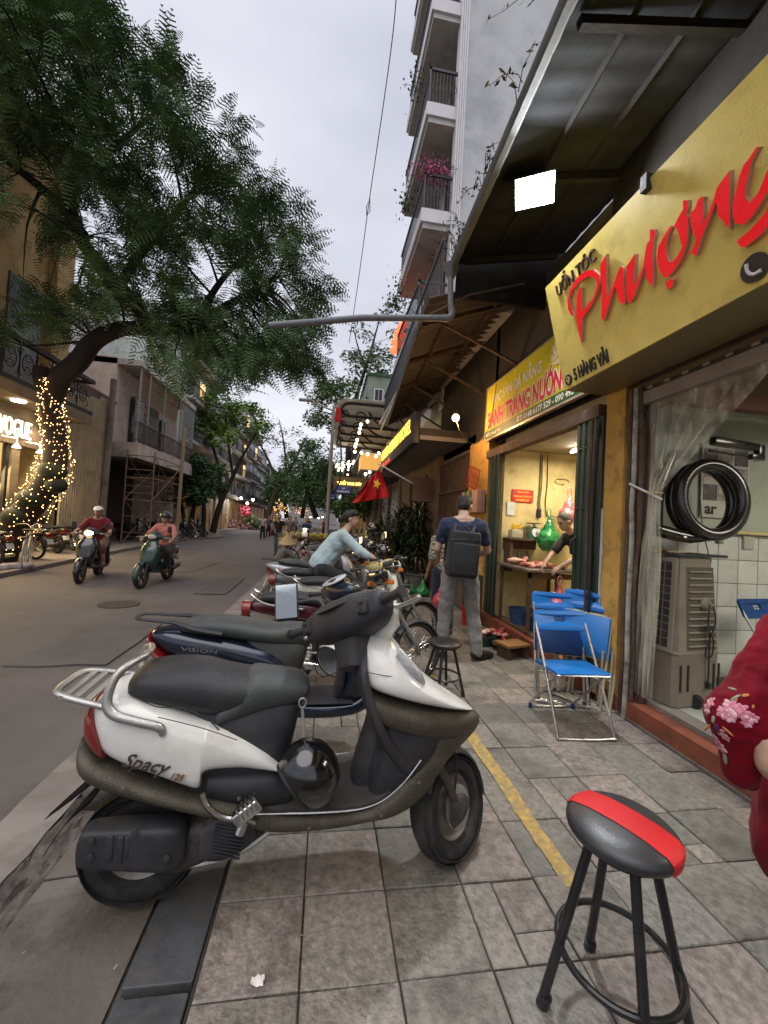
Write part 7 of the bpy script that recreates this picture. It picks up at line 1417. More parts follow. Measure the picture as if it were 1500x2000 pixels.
# ================================================================ sleeve and dress of the woman in red (built as garments of that person)
rp.location = (1.92, 1.27, 0); rp.rotation_euler = (0, 0, 0)
def wblob(name, prims, vox, m_, par, **k): return blob(name, prims, vox, m_, par, world=False, **k)
for c_ in KIDS(rp): bpy.data.objects.remove(c_)
EM[rp.name] = Matrix.Translation(Vector((1.92, 1.27, 0)))
Lc = lambda x, y, z: np.array([x-1.92, y-1.27, z])
bodyp = [('e', Lc(2.0, 1.27, 1.5), (.08, .095, .11)), ('c', Lc(2.0, 1.27, 1.25), Lc(2.0, 1.27, 1.42), .055, .05), ('c', Lc(1.82, 1.27, 1.17), Lc(1.60, 1.27, .86), .05, .042), ('c', Lc(1.565, 1.15, .755), Lc(1.84, 1.10, .685), .064, .046), ('c', Lc(1.57, 1.25, .88), Lc(1.57, 1.15, .76), .045, .060), ('c', Lc(2.18, 1.27, 1.17), Lc(2.28, 1.3, .86), .05, .04), ('c', Lc(2.28, 1.3, .86), Lc(2.2, 1.42, .7), .04, .03),
         ('c', Lc(1.82, 1.27, 1.17), Lc(2.0, 1.27, 1.24), .06, .07), ('c', Lc(2.18, 1.27, 1.17), Lc(2.0, 1.27, 1.24), .06, .07), ('c', Lc(2.0, 1.27, 1.2), Lc(2.0, 1.27, .85), .12, .14), ('c', Lc(1.93, 1.27, .82), Lc(1.92, 1.27, .08), .08, .045), ('c', Lc(2.08, 1.27, .82), Lc(2.08, 1.27, .08), .08, .045)]
bodyp += hand_prims(Lc(1.84, 1.10, .685), (1, .2, -.2), (0, .3, -1), .95, .4, -1)+hand_prims(Lc(2.2, 1.42, .7), (-.3, .8, -.3), (-1, 0, 0), .95, .4, 1)
blob('body', bodyp, .009, skin_l, rp, sm=4)
sleeve = blob('sleeve', [('c', Lc(1.84, 1.28, 1.19), Lc(1.78, 1.28, 1.16), .075, .08), ('c', Lc(1.78, 1.28, 1.17), Lc(1.60, 1.27, .90), .085, .105), ('e', Lc(1.565, 1.27, .86), (.125, .115, .115)), ('c', Lc(1.55, 1.27, .85), Lc(1.565, 1.27, .67), .10, .062), ('e', Lc(1.68, 1.29, .86), (.10, .10, .075)), ('c', Lc(1.575, 1.27, .69), Lc(1.61, 1.27, .62), .055, .025)], .008, velvet, rp, sm=5, disp=.035, factor=.45)
blob('dress', [('c', Lc(1.84, 1.29, 1.19), Lc(2.0, 1.29, 1.24), .09, .10), ('c', Lc(2.18, 1.29, 1.19), Lc(2.0, 1.29, 1.24), .09, .10), ('c', Lc(2.0, 1.29, 1.2), Lc(2.0, 1.29, .9), .15, .155), ('c', Lc(2.0, 1.29, .9), Lc(2.0, 1.29, .30), .17, .235)], .014, velvet, rp, sm=6, disp=.03)
blob('hair', [('e', Lc(2.0, 1.25, 1.54), (.09, .10, .10)), ('c', Lc(2.0, 1.20, 1.5), Lc(2.0, 1.19, 1.25), .08, .06)], .014, hair_m, rp, sm=3)
from mathutils.bvhtree import BVHTree
dg = bpy.context.evaluated_depsgraph_get(); bv = BVHTree.FromPolygons([v.co[:] for v in sleeve.data.vertices], [p.vertices[:] for p in sleeve.data.polygons])
pk = mat('pink embroidery', (.62, .22, .30), .7, var=.3, scale=60, bump=.6, bscale=300); pk2 = mat('pale pink embroidery', (.72, .42, .45), .7, var=.3, scale=60, bump=.6, bscale=300); gr_e = mat('sage embroidery', (.30, .33, .22), .7, bump=.5, bscale=300); go_e = mat('orange embroidery', (.55, .22, .06), .7, bump=.5, bscale=300); vi_e = mat('violet embroidery', (.09, .01, .08), .7)
EMB = {0: MB(), 1: MB(), 2: MB(), 3: MB(), 4: MB()}
def petal(px, py, L_, W_, ang, k):
    rd = Vector(ray(px, py)); rd.normalize(); og = Vector((0-1.92, 0-1.27, EYE)); h_ = bv.ray_cast(og, rd)
    if h_[0] is None: return
    p = np.array(h_[0][:]); n = np.array(h_[1][:]);
    if np.dot(n, np.array(rd[:])) > 0: n = -n
    x = np.array([1., 0, 0]); x = x-n*np.dot(x, n); x /= np.linalg.norm(x); y = np.cross(n, x); u = math.cos(ang)*x+math.sin(ang)*y; w = np.cross(n, u)
    EMB[k].ell(p+n*.001+u*L_*.5, (L_*.5, W_*.5, .0035), R=np.array([u, w, n]).T, n=10, m=5)
rr = np.random.RandomState(3)
for (fx, fy, s_) in ((1412, 1392, 1.), (1430, 1385, 1.1), (1452, 1395, 1.), (1425, 1402, .9), (1468, 1402, .9), (1382, 1385, .9), (1376, 1405, .8), (1400, 1445, 1.), (1415, 1438, .8), (1378, 1430, .9), (1425, 1380, 1.1), (1445, 1384, 1.), (1460, 1412, .8), (1388, 1372, .9), (1408, 1458, .9)):
    for k in range(6): petal(fx, fy, .024*s_*rr.uniform(.8, 1.2), .016*s_, k*1.05+rr.uniform(-.2, .2), 0 if rr.rand() < .6 else 1)
    petal(fx, fy, .006, .008, 0, 3)
for (fx, fy, a, k, L_, W_) in ((1440, 1348, 1.9, 2, .03, .009), (1425, 1370, .1, 2, .045, .010), (1448, 1360, -.4, 3, .025, .012), (1395, 1398, 2.2, 2, .028, .014), (1388, 1415, .3, 3, .05, .010), (1410, 1418, -.3, 3, .04, .009), (1398, 1412, -1, 4, .03, .022), (1415, 1470, -.7, 2, .05, .014), (1390, 1455, 2.5, 3, .03, .010), (1470, 1385, 1, 3, .02, .009), (1405, 1428, 1.2, 0, .02, .014), (1435, 1372, .6, 3, .02, .008)):
    petal(fx, fy, L_, W_, a, k)
for k, m_ in enumerate((pk, pk2, gr_e, go_e, vi_e)):
    if EMB[k].v: EMB[k].build('embroidery', m_, sleeve, kind='stuff')
# ================================================================ stools
def stool(label, c, h_, R_, m_top, n_leg, splay, stripe=False, ring=True, rl=.014, rot0=.0, top_t=.055, cat='stool', tilt=0):
    t = thing('stool', label, cat, (c[0], c[1], 0), rot0); b = MB()
    pr = [(0, -top_t), (R_*.86, -top_t), (R_*.97, -top_t*.75), (R_, -top_t*.42), (R_*.985, -top_t*.15), (R_*.90, top_t*.12), (R_*.6, top_t*.36), (R_*.3, top_t*.45), (0.001, top_t*.48)]
    b.lathe(pr, (0, 0, h_), n=44); seat_ = b.build('seat', m_top, t, angle=70)
    if stripe:
        st = MB(); V = []; nu, nv = 40, 8
        for j in range(nv+1):
            y_ = -R_*.28+R_*.68*j/nv; xm = math.sqrt(max(0, R_*R_*.995**2-y_*y_))
            for i in range(nu+1):
                x_ = xm*math.sin(math.pi*(i/nu-.5)); rr_ = math.hypot(x_, y_)
                z_ = np.interp(rr_, [0, R_*.3, R_*.6, R_*.90, R_*.985, R_], [top_t*.48, top_t*.45, top_t*.36, top_t*.12, -top_t*.15, -top_t*.42]); f_ = 1.006
                V.append((x_*f_, y_*f_, h_+z_+.0022))
        Q = [(j*(nu+1)+i, j*(nu+1)+i+1, (j+1)*(nu+1)+i+1, (j+1)*(nu+1)+i) for j in range(nv) for i in range(nu)]
        n0 = len(V)
        for s_ in (0, nu):
            base = len(V)
            for j in range(nv+1): p = V[j*(nu+1)+s_]; V.append((p[0]*.985, p[1]*.985, h_-top_t*.8))
            for j in range(nv): a = j*(nu+1)+s_; q_ = (a, a+nu+1, base+j+1, base+j); Q.append(q_ if s_ == nu else q_[::-1])
        o = raw('stripe', V, Q, mat('red vinyl', (.56, .012, .015), .42, var=.08, bump=.25, bscale=200, dirt=((.4, .03, .03), .4)), seat_, flat=False)
        bt_ = MB(); bt_.lathe([(R_*.3, 0), (R_*.3, .001)], (0, 0, h_+.0), n=8)
    for k in range(n_leg):
        a = math.pi/4+2*math.pi*k/n_leg; d = np.array([math.cos(a), math.sin(a), 0]); g_ = MB(); g_.tube([d*R_*.52+(0, 0, h_-top_t*.9), d*(R_*.52+(splay-R_*.52)*.97)+(0, 0, .03), d*splay+(0, 0, .0)], rl, 12); g_.tube([d*(splay-.012)+(0, 0, .035), d*splay+(0, 0, .0)], rl*1.35, 12); g_.build('leg', mat('black tube', (.012, .012, .013), .35, coat=.3, bump=.08, dirt=((.05, .045, .04), .35), dscale=7), t)
    if ring:
        f_ = .34; rr_ = R_*.52+(splay-R_*.52)*(1-f_); b = MB(); b.tube([(rr_*math.cos(a), rr_*math.sin(a), h_*f_) for a in np.linspace(0, 2*math.pi, 41)[:-1]], rl*.72, 10, closed=True); b.build('foot_ring', MATS['black tube'], t)
    b = MB(); b.lathe([(0, -.012), (R_*.8, -.012), (R_*.8, 0), (0, 0)], (0, 0, h_-top_t), n=24); b.build('seat_plate', MATS['black tube'], t)
    return t
vin = mat('black silver vinyl', (.030, .030, .032), .33, var=.15, bump=.12, bscale=220, spec=.7, dirt=((.07, .07, .07), .4), dscale=4)
stool('tall round stool with a red stripe across its black padded seat, nearest the camera', (.975, 1.14), .60, .160, vin, 4, .215, stripe=True, rot0=-1.08, rl=.0145, top_t=.045)
stool('small black round stool standing beside the scooter front wheels', (1.135, 3.5), .46, .155, mat('worn black seat', (.02, .018, .017), .3, bump=.1, bscale=120, dirt=((.08, .06, .05), .5), dscale=6), 4, .19, rot0=.3, rl=.013, top_t=.035)
t = thing('step_stool', 'low dark wooden step stool by the red step', 'stool', (2.28, 4.45, 0), .25);
MB().rbox((0, 0, .155), (.34, .24, .03), .004).build('top', mat('worn orange wood', (.20, .105, .035), .6, var=.4, scale=9, stretch=(1, .3, 1)), t)
for s_ in (-1, 1): MB().rbox((s_*.13, 0, .07), (.03, .21, .14), .004).build('leg', wood_dk, t)
MB().box((0, .06, .10), (.24, .02, .05)).build('brace', wood_dk, t)
# ================================================================ folding chairs
ch_bl = mat('bright blue chair plastic', (.008, .16, .50), .34, var=.10, bump=.08, bscale=120, spec=.6, dirt=((.012, .09, .28), .5), dscale=3); ch_dk = mat('navy seat underside', (.006, .035, .13), .4, bump=.1); cream_t = mat('cream chair tube', (.45, .41, .30), .4, dirt=((.2, .17, .12), .5)); ch_bl2 = mat('darker blue chair plastic', (.008, .055, .22), .36, bump=.08, spec=.6)
def rr_loop(w, h_, r_, n=6):
    o = []
    for (sx, sy, a0) in ((1, 1, 0), (-1, 1, 90), (-1, -1, 180), (1, -1, 270)):
        for k in range(n+1): a = math.radians(a0+90*k/n); o.append((sx*(w/2-r_)+r_*math.cos(a), sy*(h_/2-r_)+r_*math.sin(a)))
    return o
def slab_hole(outer, inner, th, bend=0., inner_off=(0, 0)):
    """plate in x-z, thickness along y"""
    inner = [(a+inner_off[0], b_+inner_off[1]) for a, b_ in inner]; loops = [outer, inner]; P = outer+inner
    tr = tessellate_polygon([[Vector((a, b_, 0)) for a, b_ in l] for l in loops]); n = len(P); f = lambda x, y: bend*x*x
    V = [(x, f(x, 0), z) for x, z in P]+[(x, f(x, 0)+th, z) for x, z in P]; m = MB(); Q = []
    for (a, b_, c) in tr:
        cr_ = (P[b_][0]-P[a][0])*(P[c][1]-P[a][1])-(P[b_][1]-P[a][1])*(P[c][0]-P[a][0])
        if cr_ < 0: b_, c = c, b_
        Q += [(a, b_, c), (n+a, n+c, n+b_)]
    no = len(outer)
    for i in range(no): j = (i+1) % no; Q.append((i, n+i, n+j, j))
    for i in range(len(inner)): j = (i+1) % len(inner); a, b_ = no+i, no+j; Q.append((a, b_, n+b_, n+a))
    m.add(V, Q); return m
def densify(loop, k=3): return [tuple(np.array(loop[i])*(1-t/k)+np.array(loop[(i+1) % len(loop)])*t/k) for i in range(len(loop)) for t in range(k)]
def fold_chair(label, loc, rz, opened=True, tube_m=None, col=None, scol=None, group='blue folding chairs'):
    t = thing('folding_chair', label, 'chair', loc, rz, group); tm = tube_m or chrome_d; col = col or ch_bl
    w = .43; yb, zb = (.17, .80) if opened else (.12, .93); yf = -.26 if opened else -.03
    M_ = np.eye(4);
    def bd(b, nm, m_, par=t, **k):
        return b.xf(M_).build(nm, m_, par, **k)
    b = MB(); b.tube([(-w/2, yb, zb-.04), (-w/2, (yb+yf)/2, zb/2), (-w/2, yf+.02, .05), (-w/2+.03, yf, .012), (w/2-.03, yf, .012), (w/2, yf+.02, .05), (w/2, (yb+yf)/2, zb/2), (w/2, yb, zb-.04)], .0115, 10, sub=3); bd(b, 'front_frame', tm)
    if opened: y0, z0, y1 = -.16, .44, .26
    else: y0, z0, y1 = .0, .50, .04
    w2 = w-.05
    b = MB(); b.tube([(-w2/2, y0, z0), (-w2/2, (y0+y1)/2, z0/2), (-w2/2, y1-.02, .05), (-w2/2+.03, y1, .012), (w2/2-.03, y1, .012), (w2/2, y1-.02, .05), (w2/2, (y0+y1)/2, z0/2), (w2/2, y0, z0)], .0105, 10, sub=3); b.tube([(-w2/2, y1*.5+y0*.5, z0*.5), (w2/2, y1*.5+y0*.5, z0*.5)], .008, 8); bd(b, 'rear_frame', tm)
    an = math.atan2(yb-yf, zb)
    o_ = densify(rr_loop(w+.03, .165, .035), 2); i_ = rr_loop(.10, .038, .018)
    b = slab_hole(o_, i_, .016, -.35, (0, .012)); Mb = np.eye(4); Mb[:3, :3] = rot('x', -an*.8); Mb[:3, 3] = (0, yb+.005, zb-.04); b.xf(Mb); bd(b, 'backrest', col, flat=True)
    b = MB(); b.rbox((0, 0, 0), (w+.0, .36, .018), .03, seg=4)
    if opened: Ms = np.eye(4); Ms[:3, :3] = rot('x', -.05); Ms[:3, 3] = (0, -.03, .445)
    else: Ms = np.eye(4); Ms[:3, :3] = rot('x', math.radians(86)); Ms[:3, 3] = (0, .035, .60)
    b.xf(Ms); s_ = bd(b, 'seat', scol or col, angle=50)
    b = MB(); b.tube([tuple(Ms[:3, :3] @ np.array([x_, y_, -.008])+Ms[:3, 3]) for x_, y_ in rr_loop(w+.012, .372, .035)], .006, 6, closed=True); bd(b, 'seat_rim', tm, s_)
    if not opened:
        for (x_, z_) in ((-.11, .09), (.11, .09), (-.11, -.09), (.11, -.09)):
            b = MB(); b.rbox((x_, z_, -.014), (.17, .14, .014), .02, seg=3); b.xf(Ms); bd(b, 'seat_rib', ch_dk if False else col, s_)
    b = MB()
    for x_ in (-w2/2, w2/2): b.lathe([(.014, -.03), (.016, 0), (.014, .02)], (x_, y1-.015, .02), n=8)
    bd(b, 'foot_cap', ch_dk, kind='stuff'); return t
fold_chair('open bright blue folding chair facing the camera on the pavement', (1.99, 2.93, 0), -.06, True)
c2 = fold_chair('half folded blue chair with a dark seat underside behind the open blue chair', (2.14, 3.24, .0), -.35, False, scol=ch_dk)
c2.rotation_euler = (math.radians(-14), 0, -.35)
for i, lb in enumerate(('folded blue chair first in the leaning stack behind the open chair', 'folded blue chair in the middle of the leaning stack', 'folded blue chair last in the stack against the ochre pillar')):
    c_ = fold_chair(lb, (2.30+.07*i, 3.30-.03*i, .0), -.95, False, cream_t); c_.rotation_euler = (math.radians(-5), math.radians(2), -.95)
fold_chair('dark blue folding chair indoors by the white tiled wall', (3.75, 2.75, .18), .15, True, steel, ch_bl2, group='blue folding chairs')
# ================================================================ air cooler
ac = thing('air_cooler', 'tall dusty beige portable air cooler with grille and louvres', 'air cooler', (2.99, 2.98, .18), math.atan2(.08, .53))
ac.scale = (1.12, 1.05, 1.02)
dust = mat('dusty beige plastic', (.215, .185, .145), .6, var=.12, scale=2.5, bump=.15, bscale=90, dirt=((.12, .10, .075), .6), dscale=2.5); dust_d = mat('dark dusty mesh', (.035, .032, .028), .8, bump=.6, bscale=160, dirt=((.09, .08, .065), .5))
W, D = .50, .40
def tap(z): t_ = max(0, (z-.42)/.76); return (W/2-.035*t_**1.5*1.0, D/2-.04*t_)
rs = []
for z in (0.0, .015, .40, .415, .43, .7, .9, 1.05, 1.14, 1.16):
    w_, d_ = tap(z)
    if z < .02: w_ -= .01*(1 if z == 0 else 0); d_ -= .01*(1 if z == 0 else 0)
    if z in (.415,): w_ += .006; d_ += .006
    c_ = .03; x1 = w_ + .02*math.sin(math.pi*min(1, z/1.16)); rs.append(np.array([(-w_+c_, -d_, z), (x1-.11, -d_, z), (x1-.02, -d_+.10, z), (x1, -d_+.18, z), (x1, d_-c_, z), (x1-c_, d_, z), (-w_+c_, d_, z), (-w_, d_-c_, z), (-w_, -d_+c_, z)]))
MB().rings(rs).build('housing', dust, ac, angle=25)
MB().rbox((0.01, 0, 1.172), (.50, .38, .022), .012, R=None).build('top_tray', mat('dark tray', (.03, .033, .04), .4), ac)
b = MB(); b.box((-.238, 0, .78), (.012, .30, .66), R=rot('y', .035)); b.build('pad', dust_d, ac)
b = MB()
for k in range(6): b.box((-.246, -.145+.058*k, .78), (.010, .005, .68), R=rot('y', .035))
for k in range(12): b.box((-.253+.0016*k+.003, 0, .46+.058*k), (.010, .31, .005))
b.box((-.25, -.165, .78), (.02, .03, .72), R=rot('y', .035)); b.box((-.25, .165, .78), (.02, .03, .72), R=rot('y', .035)); b.box((-.235, 0, 1.13), (.02, .34, .035)); b.box((-.256, 0, .435), (.02, .34, .03)); b.build('side_grille', dust, ac)
for k in range(12):
    z_ = .47+.052*k; w_, d_ = tap(z_); g_ = MB(); g_.rbox((.0, -d_-.004, z_), (.27-.004*k, .022, .016), .006, R=rot('x', -.4), seg=1); g_.build('louvre', dust, ac)
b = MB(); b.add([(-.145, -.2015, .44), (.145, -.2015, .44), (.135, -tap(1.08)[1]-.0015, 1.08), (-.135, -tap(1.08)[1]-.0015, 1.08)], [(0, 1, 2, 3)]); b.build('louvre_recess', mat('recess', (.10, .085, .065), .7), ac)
b = MB(); b.lathe([(.0, .03), (.035, .03), (.05, .015), (.052, 0), (.0, 0)], (.03, -.185, .80), R=aim((0, -1, 0)), n=22)
b.build('cable_winder', dust, ac)
b = MB(); b.tube([(.03, -.225, .80), (.0, -.24, .72), (.01, -.235, .62), (.06, -.235, .52), (.07, -.225, .42), (.04, -.22, .38), (.0, -.225, .42), (.02, -.235, .52), (.07, -.24, .66), (.06, -.23, .78)], .005, 6, sub=5); b.tube([(.04, -.225, .58), (.045, -.22, .3), (.05, -.215, .20)], .006, 6, sub=4); b.rbox((.05, -.218, .17), (.03, .03, .05), .008); b.rbox((.03, -.23, .62), (.09, .02, .03), .006); b.build('power_cord', black_m, ac)
for x_ in (-.20, -.13, .12, .17): MB().box((x_, -.203, .23), (.012, .01, .20)).build('drain_slot', mat('slot dark', (.03, .026, .02), .8), ac)
for (x_, y_) in ((-.05, -.20), (.19, -.16), (-.2, .15)): MB().lathe([(.0, -.025), (.05, -.025), (.055, 0), (.05, .025), (0, .025)], (x_, y_, .048), R=aim((.95, .3, 0)), n=18).build('castor', black_m, ac)
nw = thing('newspaper', 'folded yellowed newspaper lying on top of the air cooler', 'newspaper', (2.9, 2.95, 1.38)); b = MB()
for k in range(4): V = [(2.70+.40*i/8+random.uniform(-.004, .004), 2.84+.26*j, 1.368+.006*k+.012*math.sin(i*.9+k)+(.05*max(0, 1-i/1.5) if k == 3 else 0)) for i in range(9) for j in range(2)]; b.add(V, [(2*i, 2*i+2, 2*i+3, 2*i+1) for i in range(8)])
b.build('sheets', mat('yellowed paper', (.52, .38, .20), .8, bump=.3, bscale=60), nw, world=True)
# ================================================================ halo hair dryer on its arm
hd = thing('hair_dryer', 'black ring shaped salon hair processor on a wall arm above the air cooler', 'hair dryer', (3.26, 3.0, 1.86))
blk_sh = mat('glossy dark machine', (.018, .014, .013), .22, coat=.5, bump=.03, dirt=((.06, .05, .04), .4))
Rn = aim((-.22, -.96, .10)); cN = onY(1390, 975, 2.88)
for (off, rad, tb, nm) in ((0., .245, .052, 'ring'), (-.12, .25, .045, 'rear_ring')):
    c0 = cN+Rn @ np.array([0, 0, off]); u = Rn[:, 0]; w = Rn[:, 1]; b = MB(); n_ = 44
    rng_ = np.linspace(0, 2*math.pi, n_+1)[:-1]; b.tube([c0+rad*(math.cos(a)*u*1.0+math.sin(a)*w*1.22) for a in rng_], tb, 14, closed=True); b.build(nm, blk_sh, hd, world=True)
b = MB(); b.tube([cN+np.array([-.42, .10, -.28]), cN+np.array([-.15, .05, -.33]), cN+np.array([.05, .0, -.28])], [.055, .05, .045], 14, sub=3); b.ell(cN+np.array([-.43, .10, -.28]), (.06, .06, .06)); b.build('motor_housing', blk_sh, hd, world=True)
b = MB(); b.tube([cN+np.array([-.40, .12, -.30]), cN+np.array([-.38, .15, .05]), cN+np.array([-.25, .15, .38])], [.05, .06, .045], 12, sub=4); b.build('upright', blk_sh, hd, world=True)
b = MB(); b.rbox(onY(1435, 868, 2.95), (.46, .07, .07), .02, R=rot('y', .06)); b.tube([onY(1385, 880, 2.9), onY(1490, 898, 2.95)], .012, 8); b.rbox(onY(1483, 885, 2.95), (.06, .06, .14), .01); b.rbox(onY(1478, 893, 2.92), (.13, .05, .05), .012); b.build('arm', blk_sh, hd, world=True)
b = MB(); b.tube([onY(1335, 1049, 2.9), onY(1405, 1052, 2.9)], .010, 8); b.rbox(onY(1405, 1053, 2.9), (.05, .04, .08), .006); b.build('shelf_bar', chrome_d, hd, world=True)
b = MB(); b.tube([cN+np.array([.02, .12, .0]), cN+np.array([.03, .10, -.25]), cN+np.array([.03, .05, -.42]), cN+np.array([.05, .05, -.50])], .004, 5, sub=3); b.rbox(cN+np.array([.05, .05, -.52]), (.03, .02, .05), .006); b.build('cord', rust, hd, world=True)
po = thing('poster', 'grey salon wall poster with small portrait panels behind the ring dryer', 'poster', (3.6, 3.24, 1.95)); pa_, pb_ = onY(1372, 850, 3.24), onY(1462, 1008, 3.24)
b = MB(); b.bb((3.46, 3.232, 1.72), (3.98, 3.242, 2.42)); b.build('sheet', mat('poster paper', (.50, .48, .42), .4, bump=0), po, world=True)
k = 0
for i in range(3):
    for j in range(3):
        b = MB(); b.bb((3.48+.165*i, 3.228, 2.22-.17*j), (3.63+.165*i, 3.2315, 2.37-.17*j)); b.build('picture_panel', mat('poster tone %d' % (k % 4), ((.22, .19, .17), (.38, .33, .28), (.10, .09, .09), (.30, .24, .22))[k % 4], .5, var=.6, scale=14, bump=0), po, world=True); k += 1
text('ar', .14, black_m, (3.50, 3.228, 1.75), (1, 0, 0), (0, 0, 1), .002, 'lettering', po, fit=(.13, .075), bold=.003); text('n', .14, black_m, (3.87, 3.228, 1.75), (1, 0, 0), (0, 0, 1), .002, 'lettering', po, fit=(.06, .06), bold=.003)
cl_ = thing('wall_card', 'small pale card on the wall left of the ring dryer', 'card', (3.0, 3.25, 2.0)); b = MB(); b.bb((2.98, 3.242, 1.96), (3.14, 3.25, 2.16)); b.build('card', mat('card paper', (.45, .42, .33), .6), cl_, world=True)
b = MB(); b.rbox((2.86, 3.23, 1.56), (.03, .02, .28), .01, R=rot('y', .1)); o = b.build('hanging_tool', black_m); tag(o, 'thin dark tool hanging on the wall beside the plastic curtain', 'tool')
o = MB().rbox((3.98, 3.225, 1.50), (.12, .03, .12), .012).build('wall_socket', mat('ivory socket', (.45, .43, .36), .4)); tag(o, 'ivory wall socket on the tiled wall at the right edge', 'socket')
# ================================================================ clear plastic curtain, gathered by a rod
pc = thing('plastic_curtain', 'clear plastic strip curtain gathered and tied beside the salon opening', 'curtain', (2.6, 2.8, .2))
pm = bpy.data.materials.new('clear vinyl'); pm.use_nodes = True; N_ = pm.node_tree.nodes; K_ = pm.node_tree.links; bs0 = N_['Principled BSDF']
bs0.inputs['Base Color'].default_value = (.62, .60, .50, 1); bs0.inputs['Roughness'].default_value = .16; bs0.inputs['Specular IOR Level'].default_value = .9; bs0.inputs['Coat Weight'].default_value = .6
tcx = N_.new('ShaderNodeTexCoord'); mpx = N_.new('ShaderNodeMapping'); mpx.inputs['Scale'].default_value = (6, 6, .9); nx_ = N_.new('ShaderNodeTexNoise'); nx_.inputs['Scale'].default_value = 3; nx_.inputs['Detail'].default_value = 5; mr = N_.new('ShaderNodeMapRange'); mr.inputs[1].default_value = .35; mr.inputs[2].default_value = .75; mr.inputs[3].default_value = .10; mr.inputs[4].default_value = .62
K_.new(tcx.outputs['Object'], mpx.inputs[0]); K_.new(mpx.outputs[0], nx_.inputs['Vector']); K_.new(nx_.outputs['Fac'], mr.inputs[0]); K_.new(mr.outputs[0], bs0.inputs['Alpha'])
tie = np.array([2.57, 2.80, 1.86]); V = []; nu, nv = 60, 40; r = np.random.RandomState(12); ph = r.uniform(0, 6, 8)
for j in range(nv+1):
    v = j/nv
    for i in range(nu+1):
        u = i/nu; top = np.array([2.585, 2.90-u*.95, 2.60]); bot = np.array([2.60, 2.97-u*.20, .22])
        tt = tie+np.array([0, .05-u*.10, 0])
        if v < .35: s_ = v/.35; p = lerp(top, tt, s_**1.15)
        else: s_ = (v-.35)/.65; p = lerp(tt, bot, s_**.8)
        amp = .035*(.35+abs(math.sin(math.pi*v)))*(.6 if abs(v-.35) > .08 else .35); p = p+np.array([amp*math.sin(u*26+ph[0]+v*3)+.5*amp*math.sin(u*47+ph[1]-v*5), 0, 0]); V.append(p)
Q = [(j*(nu+1)+i, j*(nu+1)+i+1, (j+1)*(nu+1)+i+1, (j+1)*(nu+1)+i) for j in range(nv) for i in range(nu)]
raw('strips', V, Q, pm, pc, world=True, flat=False, angle=180)
b = MB(); b.tube([(2.50, 2.98, 1.94), (2.565, 2.72, 1.80)], .009, 8); b.build('tie_rod', white_w, pc, world=True)
b = MB(); b.tube([tie+(.04*math.cos(a), .07*math.sin(a), .01*math.sin(a)) for a in np.linspace(0, 6.28, 14)[:-1]], .005, 5, closed=True); b.build('tie_string', cream_w, pc, world=True)
# ================================================================ meat shop contents
tb2 = thing('meat_table', 'worn metal-topped wooden meat counter inside the meat shop', 'table', (2.95, 5.1, .18))
mt = mat('greasy metal top', (.20, .17, .14), .35, metal=.4, var=.3, bump=.2, dirt=((.1, .06, .05), .6)); b = MB(); b.rbox((2.97, 5.12, 1.0), (.86, .92, .035), .008); b.build('top', mt, tb2, world=True)
for (x_, y_) in ((2.60, 4.72), (3.34, 4.72), (2.60, 5.50), (3.34, 5.50), (2.98, 4.72)): b = MB(); b.bb((x_-.02, y_-.02, .18), (x_+.02, y_+.02, .98)); b.build('leg', wood_dk, tb2, world=True)
b = MB(); b.bb((2.58, 4.70, .90), (3.36, 4.72, .97)); b.bb((2.58, 4.71, .42), (3.36, 4.725, .46)); b.build('apron', wood_dk, tb2, world=True)
me_p = mat('raw pork', (.52, .17, .14), .35, var=.35, scale=18, bump=.3, bscale=60, spec=.6, dirt=((.68, .45, .38), .85), dscale=14); me_f = mat('pork fat', (.66, .42, .34), .4, var=.2, scale=16, bump=.3, bscale=60, dirt=((.5, .16, .13), .6), dscale=11); me_r = mat('red meat', (.34, .035, .035), .3, var=.4, scale=18, bump=.3, bscale=60, dirt=((.6, .32, .28), .7), dscale=12)
r = np.random.RandomState(21)
def meat(c, s, m_, lb, g):
    pr = []; R = rot('z', r.uniform(0, 3))
    for k in range(4): pr.append(('e', np.array(c)+R @ (r.normal(0, .35, 3)*np.array(s)), tuple(np.array(s)*r.uniform(.5, .95)), R @ rot('x', r.uniform(-.5, .5))))
    t = thing('meat_piece', lb, 'meat', c, group=g); blob('meat', pr, .009, m_, t, sm=2, disp=.02, world=True); return t
tpos = [(2.72, 5.38), (2.80, 5.28), (2.66, 5.22), (2.88, 5.34), (2.74, 5.08), (2.86, 5.14), (2.80, 4.96), (2.92, 4.98), (2.97, 5.12), (3.02, 4.90), (3.06, 5.04), (2.88, 4.84), (3.12, 4.84), (2.70, 4.94), (3.0, 5.26)]
for i, (x_, y_) in enumerate(tpos): meat((x_, y_, 1.045+(.03 if i < 4 else 0)), (.085, .05, .035), (me_f, me_p, me_f, me_p, me_r)[i % 5], 'cut of pale pink pork heaped on the meat counter', 'pork cuts on the counter')
sf = thing('wall_shelf', 'dark wall shelf holding a scale and yellow packets', 'shelf', (2.9, 5.5, 1.4)); b = MB(); b.bb((2.64, 5.36, 1.36), (3.16, 5.61, 1.385)); b.bb((2.64, 5.58, 1.22), (3.16, 5.61, 1.36)); b.build('board', wood_dk, sf, world=True); b = MB(); b.bb((2.66, 5.40, .9), (2.70, 5.60, 1.36)); b.build('bracket', wood_dk, sf, world=True)
